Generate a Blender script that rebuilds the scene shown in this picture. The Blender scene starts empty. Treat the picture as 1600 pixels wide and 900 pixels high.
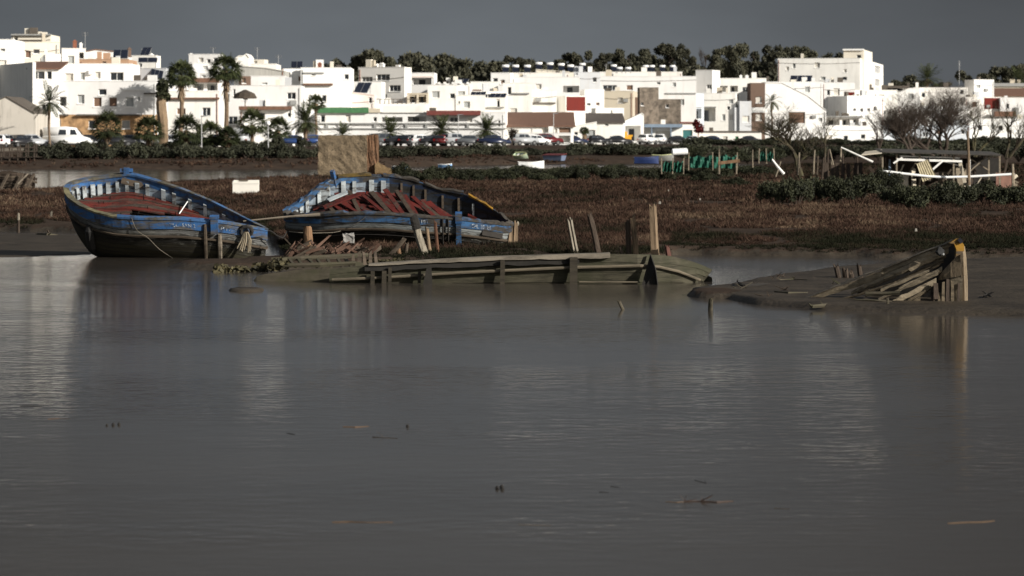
import bpy, bmesh, math, random
import numpy as np
from mathutils import Vector, Matrix
R = math.radians
random.seed(7); RNG = np.random.default_rng(7)
scene = bpy.context.scene
COL = scene.collection
# ---------------------------------------------------------------- camera model
F = 5000.0      # focal length in pixels of the 1600 px wide photograph
H = 3.2         # eye height above the water
YH = 215.0      # row of the horizon
def P(px, py, D): return Vector(((px-800)/F*D, D, H-(py-YH)/F*D))
def ZY(py, D): return H-(py-YH)/F*D
def XX(px, D): return (px-800)/F*D
def DY(py, z=0.0): return (H-z)*F/(py-YH)
def lerp(a, b, t): return a+(b-a)*t
def sstep(x, a, b):
    t = np.clip((x-a)/(b-a), 0, 1); return t*t*(3-2*t)

# ---------------------------------------------------------------- materials
MATS = {}
def nodes_of(name):
    m = bpy.data.materials.new(name); m.use_nodes = True
    nt = m.node_tree; b = nt.nodes['Principled BSDF']
    return m, nt, b
def N(nt, t, **kw):
    n = nt.nodes.new(t)
    for k, v in kw.items():
        if k in n.inputs.keys(): n.inputs[k].default_value = v
        else: setattr(n, k, v)
    return n
def ramp(nt, fac, stops):
    r = nt.nodes.new('ShaderNodeValToRGB'); e = r.color_ramp.elements
    while len(e) < len(stops): e.new(0.5)
    for i, (p, c) in enumerate(stops):
        e[i].position = p; e[i].color = (c[0], c[1], c[2], 1) if hasattr(c, '__len__') else (c, c, c, 1)
    nt.links.new(fac, r.inputs[0]); return r.outputs[0]
def coords(nt, stretch=(1, 1, 1), rand=True, src='Object'):
    tc = nt.nodes.new('ShaderNodeTexCoord'); mp = nt.nodes.new('ShaderNodeMapping')
    mp.inputs['Scale'].default_value = stretch
    nt.links.new(tc.outputs[src], mp.inputs[0])
    if not rand: return mp.outputs[0]
    oi = nt.nodes.new('ShaderNodeObjectInfo'); ad = nt.nodes.new('ShaderNodeVectorMath'); ad.operation = 'MULTIPLY_ADD'
    nt.links.new(oi.outputs['Random'], ad.inputs[0]); ad.inputs[1].default_value = (91, 57, 33)
    nt.links.new(mp.outputs[0], ad.inputs[2]); return ad.outputs[0]
def noise(nt, vec, scale, detail=6, rough=.6):
    n = N(nt, 'ShaderNodeTexNoise', Scale=scale, Detail=detail, Roughness=rough)
    nt.links.new(vec, n.inputs['Vector']); return n.outputs['Fac']
def mixc(nt, fac, a, b, mode='MIX'):
    m = nt.nodes.new('ShaderNodeMix'); m.data_type = 'RGBA'; m.blend_type = mode
    if isinstance(fac, (int, float)): m.inputs[0].default_value = fac
    else: nt.links.new(fac, m.inputs[0])
    for i, c in ((6, a), (7, b)):
        if hasattr(c, 'default_value') or hasattr(c, 'is_output'): nt.links.new(c, m.inputs[i])
        else: m.inputs[i].default_value = (c[0], c[1], c[2], 1)
    return m.outputs[2]
def bump(nt, b, h, strength=.5, dist=.02):
    bp = N(nt, 'ShaderNodeBump', Strength=strength, Distance=dist)
    nt.links.new(h, bp.inputs['Height']); nt.links.new(bp.outputs[0], b.inputs['Normal'])
def plain(name, c, rough=.8, var=.25, scale=3, bmp=.3, stretch=(1, 1, 1), metal=0, spec=.4, dist=.02):
    if name in MATS: return MATS[name]
    m, nt, b = nodes_of(name)
    v = coords(nt, stretch); f = noise(nt, v, scale)
    lo = [x*(1-var) for x in c]; hi = [min(1, x*(1+var*.8)) for x in c]
    nt.links.new(ramp(nt, f, [(.3, lo), (.7, hi)]), b.inputs['Base Color'])
    b.inputs['Roughness'].default_value = rough; b.inputs['Metallic'].default_value = metal
    b.inputs['Specular IOR Level'].default_value = spec
    if bmp: bump(nt, b, noise(nt, v, scale*4), bmp, dist)
    MATS[name] = m; return m
def wallm(name, c, stain=(.42, .38, .33), amt=.45, rough=.9):
    m, nt, b = nodes_of(name)
    v = coords(nt, (1, 1, .14)); s = noise(nt, v, 1.1, 8, .65)
    v2 = coords(nt); p = noise(nt, v2, .35, 5)
    base = ramp(nt, p, [(.3, [x*.9 for x in c]), (.65, c)])
    k = ramp(nt, s, [(.52, 0.0), (.78, amt)])
    nt.links.new(mixc(nt, k, base, stain), b.inputs['Base Color'])
    b.inputs['Roughness'].default_value = rough; b.inputs['Specular IOR Level'].default_value = .2
    bump(nt, b, noise(nt, v2, 6), .25, .03)
    MATS[name] = m; return m
def paintm(name, c, wood=(.13, .1, .075), wear=.5, scale=2.5, stretch=(.35, 1, 1.6), rough=.7, soft=.06, src='Object', var=.3, dirt=.75):
    m, nt, b = nodes_of(name)
    v = coords(nt, stretch, src=src); f = noise(nt, v, scale, 10, .68)
    g = noise(nt, v, scale*.45, 4)
    pc = ramp(nt, g, [(.3, [x*(1-var) for x in c]), (.7, [min(1, x*(1+var)) for x in c])])
    wf = noise(nt, v, scale*3, 6)
    wc = ramp(nt, wf, [(.3, [x*.45 for x in wood]), (.7, [x*1.3 for x in wood])])
    k = ramp(nt, f, [(wear-soft, 0.0), (wear+soft, 1.0)])
    st = noise(nt, coords(nt, (4, 4, .5)), 1.5, 8, .65); ks = ramp(nt, st, [(.5, 0.0), (.68, dirt)])
    nt.links.new(mixc(nt, ks, mixc(nt, k, pc, wc), [x*.22 for x in wood]), b.inputs['Base Color'])
    b.inputs['Roughness'].default_value = rough; b.inputs['Specular IOR Level'].default_value = .3
    bump(nt, b, f, .6, .02)
    MATS[name] = m; return m
def woodm(name, c, dark=.4, scale=3, stretch=(.3, .3, 3), rough=.85, algae=None):
    m, nt, b = nodes_of(name)
    v = coords(nt, stretch); f = noise(nt, v, scale, 10, .7)
    col = ramp(nt, f, [(.3, [x*dark for x in c]), (.52, c), (.75, [min(1, x*1.35) for x in c])])
    if algae:
        v2 = coords(nt); g = noise(nt, v2, 1.6, 6)
        col = mixc(nt, ramp(nt, g, [(.42, 0.0), (.62, .85)]), col, algae)
    nt.links.new(col, b.inputs['Base Color'])
    b.inputs['Roughness'].default_value = rough; b.inputs['Specular IOR Level'].default_value = .25
    bump(nt, b, f, .8, .02)
    MATS[name] = m; return m
def leafm(name, a, bcol, rough=.7):
    m, nt, b = nodes_of(name)
    at = nt.nodes.new('ShaderNodeAttribute'); at.attribute_name = 'tone'
    oi = nt.nodes.new('ShaderNodeObjectInfo')
    col = ramp(nt, at.outputs['Fac'], [(0, a), (1, bcol)])
    hs = N(nt, 'ShaderNodeHueSaturation'); nt.links.new(col, hs.inputs['Color'])
    mr = nt.nodes.new('ShaderNodeMapRange'); nt.links.new(oi.outputs['Random'], mr.inputs[0])
    mr.inputs[3].default_value = .7; mr.inputs[4].default_value = 1.25
    nt.links.new(mr.outputs[0], hs.inputs['Value'])
    nt.links.new(hs.outputs[0], b.inputs['Base Color'])
    b.inputs['Roughness'].default_value = rough; b.inputs['Specular IOR Level'].default_value = .2
    MATS[name] = m; return m

WHITE = wallm('whitewash', (.84, .83, .80), (.5, .47, .42), .28)
WHITE2 = wallm('old_whitewash', (.78, .76, .71), (.36, .33, .28), .45)
WHITE3 = wallm('dirty_whitewash', (.52, .48, .42), (.16, .14, .11), .9)
CREAM = wallm('cream_render', (.70, .65, .55))
BEIGE = wallm('beige_render', (.52, .46, .36))
PINKW = wallm('pinkish_render', (.74, .64, .58))
GREYW = wallm('grey_render', (.50, .51, .52))
BLUEG = wallm('bluish_render', (.60, .64, .68))
OCHRE = wallm('ochre_render', (.40, .25, .16))
BROWNW = wallm('brown_render', (.15, .10, .075), (.12, .08, .06), .4)
REDW = wallm('dark_red_render', (.13, .02, .015), (.07, .02, .02), .4)
CORR = plain('corrugated_sheet_grey', (.36, .35, .32), .6, .2, 2, .2, (6, 6, .2))
STONE = plain('orange_stone_cladding', (.36, .22, .11), .9, .55, 1.6, .8, dist=.06)
RUBBLE = plain('rough_stone', (.17, .14, .11), .95, .6, 1.2, .9, dist=.08)
TILE = plain('clay_roof_tile', (.15, .08, .052), .85, .45, 2.5, .6, (4, 4, .5))
TILED = plain('dark_roof_tile', (.075, .06, .05), .85, .4, 2.5, .6, (4, 4, .5))
REDT = plain('red_fascia', (.14, .035, .027), .7, .25)
GREENT = plain('green_fascia', (.05, .15, .06), .7, .2)
GREYT = plain('grey_trim', (.26, .26, .25), .7, .15)
BLUET = plain('slate_blue_trim', (.16, .21, .27), .6, .15)
WTRIM = plain('white_trim', (.80, .79, .76), .6, .06)
DARKT = plain('dark_eave', (.09, .075, .06), .8, .2)
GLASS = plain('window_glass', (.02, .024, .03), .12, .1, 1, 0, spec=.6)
SHUT = plain('brown_shutter', (.17, .10, .065), .7, .15, 3, .3, (.3, .3, 8))
GSHUT = plain('grey_shutter', (.34, .35, .34), .7, .12, 3, .3, (.3, .3, 8))
WSHUT = plain('pale_shutter', (.58, .55, .49), .7, .1, 3, .3, (.3, .3, 8))
TEAL = plain('teal_door_paint', (.03, .12, .12), .5, .15)
GREEND = plain('green_door_paint', (.03, .16, .06), .5, .15)
ROOFM = plain('flat_roof_screed', (.42, .35, .28), .9, .3)
INNER = plain('recess_wall', (.45, .42, .38), .9, .2)
SOLAR = plain('solar_panel_glass', (.012, .015, .025), .15, .2, 1, 0, spec=.6)
METAL = plain('galvanised_metal', (.32, .32, .32), .4, .15, 3, .1, metal=.6)
TANK = plain('white_tank_enamel', (.82, .82, .80), .35, .06, 2, .05)
BLACKR = plain('black_rubber', (.018, .018, .018), .85, .2)
TERRA = plain('terracotta_chimney', (.22, .08, .045), .85, .25)

# ---------------------------------------------------------------- mesh builder
class MB:
    def __init__(s): s.v = []; s.f = []; s.m = []; s.uv = {}
    def add(s, vs, fs, mi=0):
        o = len(s.v); s.v.extend([Vector(x) for x in vs])
        for f in fs: s.f.append([o+i for i in f]); s.m.append(mi)
        return o
    def quad(s, a, b, c, d, mi=0): s.add([a, b, c, d], [(0, 1, 2, 3)], mi)
    def hexa(s, p, mi=0):   # 4 bottom (ccw), 4 top
        s.add(p, [(3, 2, 1, 0), (4, 5, 6, 7), (0, 1, 5, 4), (1, 2, 6, 5), (2, 3, 7, 6), (3, 0, 4, 7)], mi)
    def box(s, x0, x1, y0, y1, z0, z1, mi=0):
        s.hexa([(x0, y0, z0), (x1, y0, z0), (x1, y1, z0), (x0, y1, z0), (x0, y0, z1), (x1, y0, z1), (x1, y1, z1), (x0, y1, z1)], mi)
    def fbox(s, fr, u0, u1, n0, n1, z0, z1, mi=0):   # box in a facade frame fr=(O,t,n)
        O, t, n = fr
        q = lambda u, w, z: Vector((O.x+t.x*u+n.x*w, O.y+t.y*u+n.y*w, z))
        s.hexa([q(u0, n0, z0), q(u1, n0, z0), q(u1, n1, z0), q(u0, n1, z0), q(u0, n0, z1), q(u1, n0, z1), q(u1, n1, z1), q(u0, n1, z1)], mi)
    def beam(s, p0, p1, w, h, up=Vector((0, 0, 1)), mi=0, taper=1.0, jit=0.0):
        p0 = Vector(p0); p1 = Vector(p1); d = (p1-p0).normalized()
        a = d.cross(up)
        if a.length < .05: a = d.cross(Vector((0, 1, 0)))
        a.normalize(); b = a.cross(d).normalized()
        pts = []
        for p, k in ((p0, 1.0), (p1, taper)):
            for sa, sb in ((-1, -1), (1, -1), (1, 1), (-1, 1)):
                pts.append(p+a*sa*w*.5*k+b*sb*h*.5*k+d*random.uniform(-jit, jit))
        s.hexa(pts, mi)
    def tube(s, pts, rad, n=6, mi=0, jit=0.0, cap=True, jag=0.0):
        pts = [Vector(p) for p in pts]; rings = []
        for i, p in enumerate(pts):
            d = (pts[min(i+1, len(pts)-1)]-pts[max(i-1, 0)]).normalized()
            a = d.cross(Vector((0, 0, 1)))
            if a.length < .15: a = d.cross(Vector((0, 1, 0)))
            a.normalize(); b = d.cross(a)
            r = rad[i] if hasattr(rad, '__len__') else rad
            ring = []
            for k in range(n):
                an = 2*math.pi*k/n; rr = r*(1+random.uniform(-jit, jit))
                q = p+(a*math.cos(an)+b*math.sin(an))*rr
                if jag and i == len(pts)-1: q += d*random.uniform(-jag, jag)
                ring.append(q)
            rings.append(ring)
        o = len(s.v)
        for r in rings: s.v.extend(r)
        for i in range(len(rings)-1):
            for k in range(n):
                k2 = (k+1) % n
                s.f.append([o+i*n+k, o+i*n+k2, o+(i+1)*n+k2, o+(i+1)*n+k]); s.m.append(mi)
        if cap:
            s.f.append([o+k for k in range(n)][::-1]); s.m.append(mi)
            s.f.append([o+(len(rings)-1)*n+k for k in range(n)]); s.m.append(mi)
    def grid(s, rows, mi=0, closed=False, uv=None):
        o = len(s.v); nr = len(rows); nc = len(rows[0])
        for r in rows: s.v.extend([Vector(p) for p in r])
        for i in range(nr-1):
            for j in range(nc if closed else nc-1):
                j2 = (j+1) % nc
                s.f.append([o+i*nc+j, o+i*nc+j2, o+(i+1)*nc+j2, o+(i+1)*nc+j]); s.m.append(mi)
                if uv is not None:
                    s.uv[len(s.f)-1] = [uv(i, j), uv(i, j+1), uv(i+1, j+1), uv(i+1, j)]
    def build(s, name, mats, parent=None, origin=None, smooth=False):
        mats = mats if isinstance(mats, (list, tuple)) else [mats]
        org = Vector(origin) if origin is not None else (Vector(parent['wo']) if parent is not None else Vector((0, 0, 0)))
        me = bpy.data.meshes.new(name)
        me.from_pydata([tuple(v-org) for v in s.v], [], s.f)
        for m in mats: me.materials.append(m)
        if len(mats) > 1: me.polygons.foreach_set('material_index', s.m)
        if smooth: me.polygons.foreach_set('use_smooth', [True]*len(s.f))
        if s.uv:
            ul = me.uv_layers.new(name='UVMap')
            for fi, uvs in s.uv.items():
                for li, u in zip(me.polygons[fi].loop_indices, uvs): ul.data[li].uv = u
        me.update()
        o = bpy.data.objects.new(name, me); COL.objects.link(o)
        if parent is not None:
            o.parent = parent; o['wo'] = list(org)
        else: o.location = org; o['wo'] = list(org)
        return o
def np_mesh(name, verts, faces, mat, parent=None, origin=(0, 0, 0), tone=None, smooth=False):
    verts = np.asarray(verts, np.float32)-np.asarray(origin, np.float32); k = faces.shape[1]
    me = bpy.data.meshes.new(name); me.vertices.add(len(verts)); me.vertices.foreach_set('co', verts.ravel())
    me.loops.add(faces.size); me.loops.foreach_set('vertex_index', faces.astype(np.int32).ravel())
    me.polygons.add(len(faces)); me.polygons.foreach_set('loop_start', np.arange(0, faces.size, k, dtype=np.int32))
    try: me.polygons.foreach_set('loop_total', np.full(len(faces), k, dtype=np.int32))
    except Exception: pass
    if smooth: me.polygons.foreach_set('use_smooth', np.ones(len(faces), dtype=bool))
    if tone is not None:
        a = me.attributes.new('tone', 'FLOAT', 'POINT'); a.data.foreach_set('value', np.asarray(tone, np.float32))
    me.materials.append(mat); me.update(calc_edges=True); me.validate()
    o = bpy.data.objects.new(name, me); COL.objects.link(o)
    if parent is not None: o.parent = parent
    else: o.location = origin
    o['wo'] = list(map(float, origin)); return o
def tag(o, label, cat, group=None, kind=None):
    o['label'] = label; o['category'] = cat
    if group: o['group'] = group
    if kind: o['kind'] = kind
    return o
def empty(name, loc, label, cat, group=None):
    o = bpy.data.objects.new(name, None); COL.objects.link(o); o.location = loc; o.empty_display_size = .2
    o['wo'] = list(loc); return tag(o, label, cat, group)
def copy_tree(o, parent=None):
    c = o.copy(); COL.objects.link(c)
    if parent is not None: c.parent = parent
    for ch in list(o.children): copy_tree(ch, c)
    return c

# ---------------------------------------------------------------- terrain
def poly(px, pts):
    return np.interp(px, [p[0] for p in pts], [p[1] for p in pts])
SHORE = [(-900, 357), (0, 360), (95, 363), (150, 364), (400, 362), (418, 366), (430, 385), (442, 402), (470, 409), (560, 416), (700, 417),
         (900, 416), (1035, 409), (1052, 399), (1100, 398), (1250, 400), (1400, 403), (1600, 404), (2500, 405)]
BACK = [(-900, 300), (0, 299), (60, 296), (170, 290), (280, 284), (400, 279), (500, 273), (620, 267), (700, 264), (900, 262), (1040, 261), (2500, 261)]
FARE = [(-900, 266), (0, 265), (500, 264), (800, 257), (1000, 256), (2500, 256)]
DFR = [(-900, 356), (0, 362), (250, 380), (500, 440), (800, 480), (1000, 560), (1300, 640), (1600, 650), (2500, 660)]
MUD0 = [(-900, 445), (1010, 445), (1075, 456), (1100, 468), (1135, 469), (1180, 479), (1290, 488), (1420, 492), (1600, 498), (2500, 502)]
MUD1 = [(-900, 445), (1010, 445), (1080, 452), (1140, 446), (1200, 434), (1300, 420), (1400, 412), (1500, 407), (1600, 404), (2500, 400)]
def DFRONT(px): return float(poly(px, DFR))
def vnoise(x, y, s, seed=0):
    x = x/s+seed*17.3; y = y/s+seed*9.1
    return (np.sin(x*1.7+1.3*np.sin(y*1.1+seed))*np.cos(y*1.9+1.7*np.sin(x*.9))+.5*np.sin(x*4.1+y*3.3+seed)*np.sin(y*4.7-x*2.1))/1.5
def terrain(px, D):
    px = np.asarray(px, float); D = np.asarray(D, float)
    X = (px-800)/F*D
    Ds = H*F/(poly(px, SHORE)-YH)+vnoise(X, X*0, 2.2)*.5+vnoise(X, X*0, .6, 3)*.2
    h = -.5+.72*sstep(D, Ds-1.2, Ds+.9)+.18*sstep(D, Ds+4, Ds+40)+vnoise(X, D, 3.0, 1)*.05*sstep(D, Ds, Ds+2)
    Db = (H-.4)*F/(poly(px, BACK)-YH)
    Df = H*F/(poly(px, FARE)-YH)
    ch = sstep(px, 1250, 1120)
    dn = sstep(D, Db-2, Db+6)*ch
    h = h*(1-dn)+(-.6)*dn
    up = sstep(D, Df-3, Df+6)
    h = h+(.55-h)*up*ch+(1-ch)*.5*up
    h = np.where(D > Df, h+(1.05-h)*sstep(D, Df+5, Df+14), h)
    fr = poly(px, DFR)
    h = np.where(D > Df, h+(2.1-h)*sstep(D, Df+15, np.minimum(Df+40, fr-8)), h)
    hill = sstep(D, fr+20, 900)*(9+4*sstep(px, 350, 550)*sstep(px, 1500, 1300))
    h = h+hill
    # mud bank at the right
    m0 = H*F/(poly(px, MUD0)-YH); m1 = H*F/(poly(px, MUD1)-YH)
    k = sstep(D, m0-.5, m0+1.2)*sstep(D, m1+1.5, m1-1.5)*sstep(m1-m0, .2, 2.0)
    mud = .03+.07*k+vnoise(X, D, 1.5, 5)*.018
    h = np.maximum(h, np.where(k > 0.02, -.25+(mud+.25)*k, -.6))
    # mud toes under the wrecks; those at far left added to cover bright reflections
    for cx, cy, rx, rd, hh in ((372, 417, 2.0, 2.2, .16), (500, 415, 2.6, 2.0, .22), (385, 454, .5, 1.0, .05), (10, 374, 3.4, 7, .05), (75, 378, 1.6, 6, .04), (45, 393, 2.6, 3.6, .03), (98, 394, 1.5, 3.2, .03), (70, 386, 2.6, 4.5, .03), (110, 388, 1.4, 4.5, .03), (0, 398, 2.0, 2.4, .02), (1118, 462, .7, 1.6, .12)):
        D0 = DY(cy); X0 = XX(cx, D0)
        g = np.exp(-((X-X0)/rx)**2-((D-D0)/rd)**2)
        h = np.maximum(h, -.5+(.5+hh)*np.minimum(1, g*1.6))
    return h
pxs = np.linspace(-700, 2300, 420)
Ds_ = np.concatenate([np.arange(45, 135, .3), np.arange(135, 240, 1.0), np.arange(240, 420, 2.5), np.arange(420, 960, 12), np.array([1100, 1500, 2500, 6000])])
PXg, Dg = np.meshgrid(pxs, Ds_)
hz = terrain(PXg, Dg)
V = np.stack([(PXg-800)/F*Dg, Dg, hz], -1).reshape(-1, 3)
nr, nc = PXg.shape
i = np.arange(nr-1)[:, None]*nc+np.arange(nc-1)[None, :]
Fq = np.stack([i, i+1, i+1+nc, i+nc], -1).reshape(-1, 4)
def groundm():
    m, nt, b = nodes_of('ground_soil')
    at = nt.nodes.new('ShaderNodeAttribute'); at.attribute_name = 'tone'
    v = coords(nt, rand=False); f = noise(nt, v, .8, 8); g = noise(nt, v, 6, 6)
    mud = ramp(nt, f, [(.3, (.026, .021, .016)), (.5, (.048, .039, .029)), (.7, (.066, .053, .039))])
    soil = ramp(nt, f, [(.3, (.028, .020, .015)), (.7, (.060, .042, .030))])
    town = ramp(nt, f, [(.3, (.14, .12, .095)), (.7, (.22, .19, .15))])
    c = mixc(nt, ramp(nt, at.outputs['Fac'], [(.2, 0.0), (.4, 1.0)]), mud, soil)
    c = mixc(nt, ramp(nt, at.outputs['Fac'], [(.7, 0.0), (.9, 1.0)]), c, town)
    nt.links.new(c, b.inputs['Base Color'])
    nt.links.new(ramp(nt, at.outputs['Fac'], [(.1, .55), (.5, .95)]), b.inputs['Roughness'])
    b.inputs['Specular IOR Level'].default_value = .07
    bump(nt, b, g, 1.0, .045); return m
tone = np.where((hz < .12) & (Dg < 190), 0.0, .5)
tone = np.where((Dg > poly(PXg, DFR)-16), 1.0, tone).ravel()
gr = np_mesh('ground', V, Fq, groundm(), tone=tone, smooth=True); gr['kind'] = 'structure'
# ---------------------------------------------------------------- water
def waterm():
    m, nt, b = nodes_of('muddy_river_water')
    v = coords(nt, (.8, 1.25, 1), rand=False)
    v2 = coords(nt, (.06, .10, 1), rand=False)
    w = noise(nt, v, 3.4, 2, .5); w2 = noise(nt, v, 9, 1, .5)
    patch = ramp(nt, noise(nt, v2, .9, 4, .6), [(.44, .22), (.58, 1.15)])
    ad = nt.nodes.new('ShaderNodeMath'); ad.operation = 'MULTIPLY_ADD'; nt.links.new(w2, ad.inputs[0]); ad.inputs[1].default_value = .14; nt.links.new(w, ad.inputs[2])
    mu = nt.nodes.new('ShaderNodeMath'); mu.operation = 'MULTIPLY'; nt.links.new(ad.outputs[0], mu.inputs[0]); nt.links.new(patch, mu.inputs[1])
    nt.links.new(ramp(nt, noise(nt, v2, 1.5, 3), [(.3, (.044, .037, .030)), (.7, (.062, .053, .044))]), b.inputs['Base Color'])
    b.inputs['Roughness'].default_value = .11; b.inputs['IOR'].default_value = 1.33
    bump(nt, b, mu.outputs[0], .8, .015); return m
wb = MB(); wb.quad((-900, -60, 0), (900, -60, 0), (900, 6000, 0), (-900, 6000, 0))
wo = wb.build('water', waterm()); wo['kind'] = 'structure'
# ---------------------------------------------------------------- houses
WHITE4 = wallm('grey_whitewash', (.70, .69, .67), (.40, .37, .33), .4)
WHITE5 = wallm('warm_whitewash', (.77, .74, .69), (.38, .34, .29), .4)
ZB = 1.4
PANE = {'d': GLASS, 's': SHUT, 'g': GSHUT, 'w': WSHUT, 'teal': TEAL, 'green': GREEND, 'o': INNER}
def along(B, v, px):
    q = (px-800)/F
    return (q*B.y-B.x)/(v.x-q*v.y)
class Face:
    def __init__(s, O, t, n): s.O, s.t, s.n = Vector(O), Vector(t), Vector(n)
    def u(s, px): return along(s.O, s.t, px)
    def D(s, px): return s.O.y+s.t.y*s.u(px)
    def z(s, px, py): return ZY(py, s.D(px))
    def fr(s): return (s.O, s.t, s.n)
    def p(s, u, w, z): return Vector((s.O.x+s.t.x*u+s.n.x*w, s.O.y+s.t.y*u+s.n.y*w, z))
def facade(mb, fc, w, zt, holes, split=None, mi=0, mi2=0, z0=ZB):
    us = sorted(set([0, w]+[h[0] for h in holes]+[h[1] for h in holes]))
    zs = sorted(set([z0, zt]+[h[2] for h in holes]+[h[3] for h in holes]+([split] if split else [])))
    for a, b in zip(us[:-1], us[1:]):
        for c, d in zip(zs[:-1], zs[1:]):
            mu, mz = (a+b)/2, (c+d)/2
            if any(h[0] < mu < h[1] and h[2] < mz < h[3] for h in holes): continue
            k = mi2 if split and mz < split else mi
            mb.quad(fc.p(a, 0, c), fc.p(b, 0, c), fc.p(b, 0, d), fc.p(a, 0, d), k)
    for a, b, c, d, dp in holes:
        k = mi2 if split and (c+d)/2 < split else mi
        mb.quad(fc.p(a, 0, c), fc.p(a, dp, c), fc.p(a, dp, d), fc.p(a, 0, d), k)
        mb.quad(fc.p(b, dp, c), fc.p(b, 0, c), fc.p(b, 0, d), fc.p(b, dp, d), k)
        mb.quad(fc.p(a, 0, c), fc.p(b, 0, c), fc.p(b, dp, c), fc.p(a, dp, c), k)
        mb.quad(fc.p(a, dp, d), fc.p(b, dp, d), fc.p(b, 0, d), fc.p(a, 0, d), k)
        mb.quad(fc.p(a, dp, c), fc.p(b, dp, c), fc.p(b, dp, d), fc.p(a, dp, d), k)
def window(root, fc, h, kind):
    a, b, c, d, dp = h; fr = fc.fr()
    if kind == 'o':
        # open recess: sill rail and a shaded door at the back
        m = MB(); m.fbox(fr, a+.01, b-.01, -.03, .06, c-.06, c+.05); m.build('sill', WTRIM, root)
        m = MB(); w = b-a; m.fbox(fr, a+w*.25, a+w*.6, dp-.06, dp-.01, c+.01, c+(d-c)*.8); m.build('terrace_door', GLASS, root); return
    door = kind in ('teal', 'green')
    m = MB(); e = .07
    for q in ((a, a+e, c, d), (b-e, b, c, d), (a+e, b-e, d-e, d), (a+e, b-e, c, c+e)):
        m.fbox(fr, q[0]+.004, q[1]-.004, dp-.12, dp-.02, q[2]+.004, q[3]-.004)
    if kind == 'd' and b-a > 1.0:
        n = max(1, int((b-a)/.9))
        for k in range(1, n+1):
            x = a+(b-a)*k/(n+1); m.fbox(fr, x-.03, x+.03, dp-.11, dp-.03, c+e, d-e)
    if not door: m.fbox(fr, a-.06, b+.06, -.08, .05, c-.09, c-.004)
    wn = m.build('door' if door else 'window', WTRIM if not door else PANE[kind], root)
    m = MB()
    m.fbox(fr, a+e, b-e, dp-.08, dp-.04, c+e, d-e)
    if kind in 'sgw':
        k = c+e
        while k < d-e-.1: m.fbox(fr, a+e+.01, b-e-.01, dp-.10, dp-.081, k+.02, k+.11); k += .16
    m.build({'d': 'pane', 'o': 'pane'}.get(kind, 'door_leaf' if door else 'shutter'), PANE[kind], wn)
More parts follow.
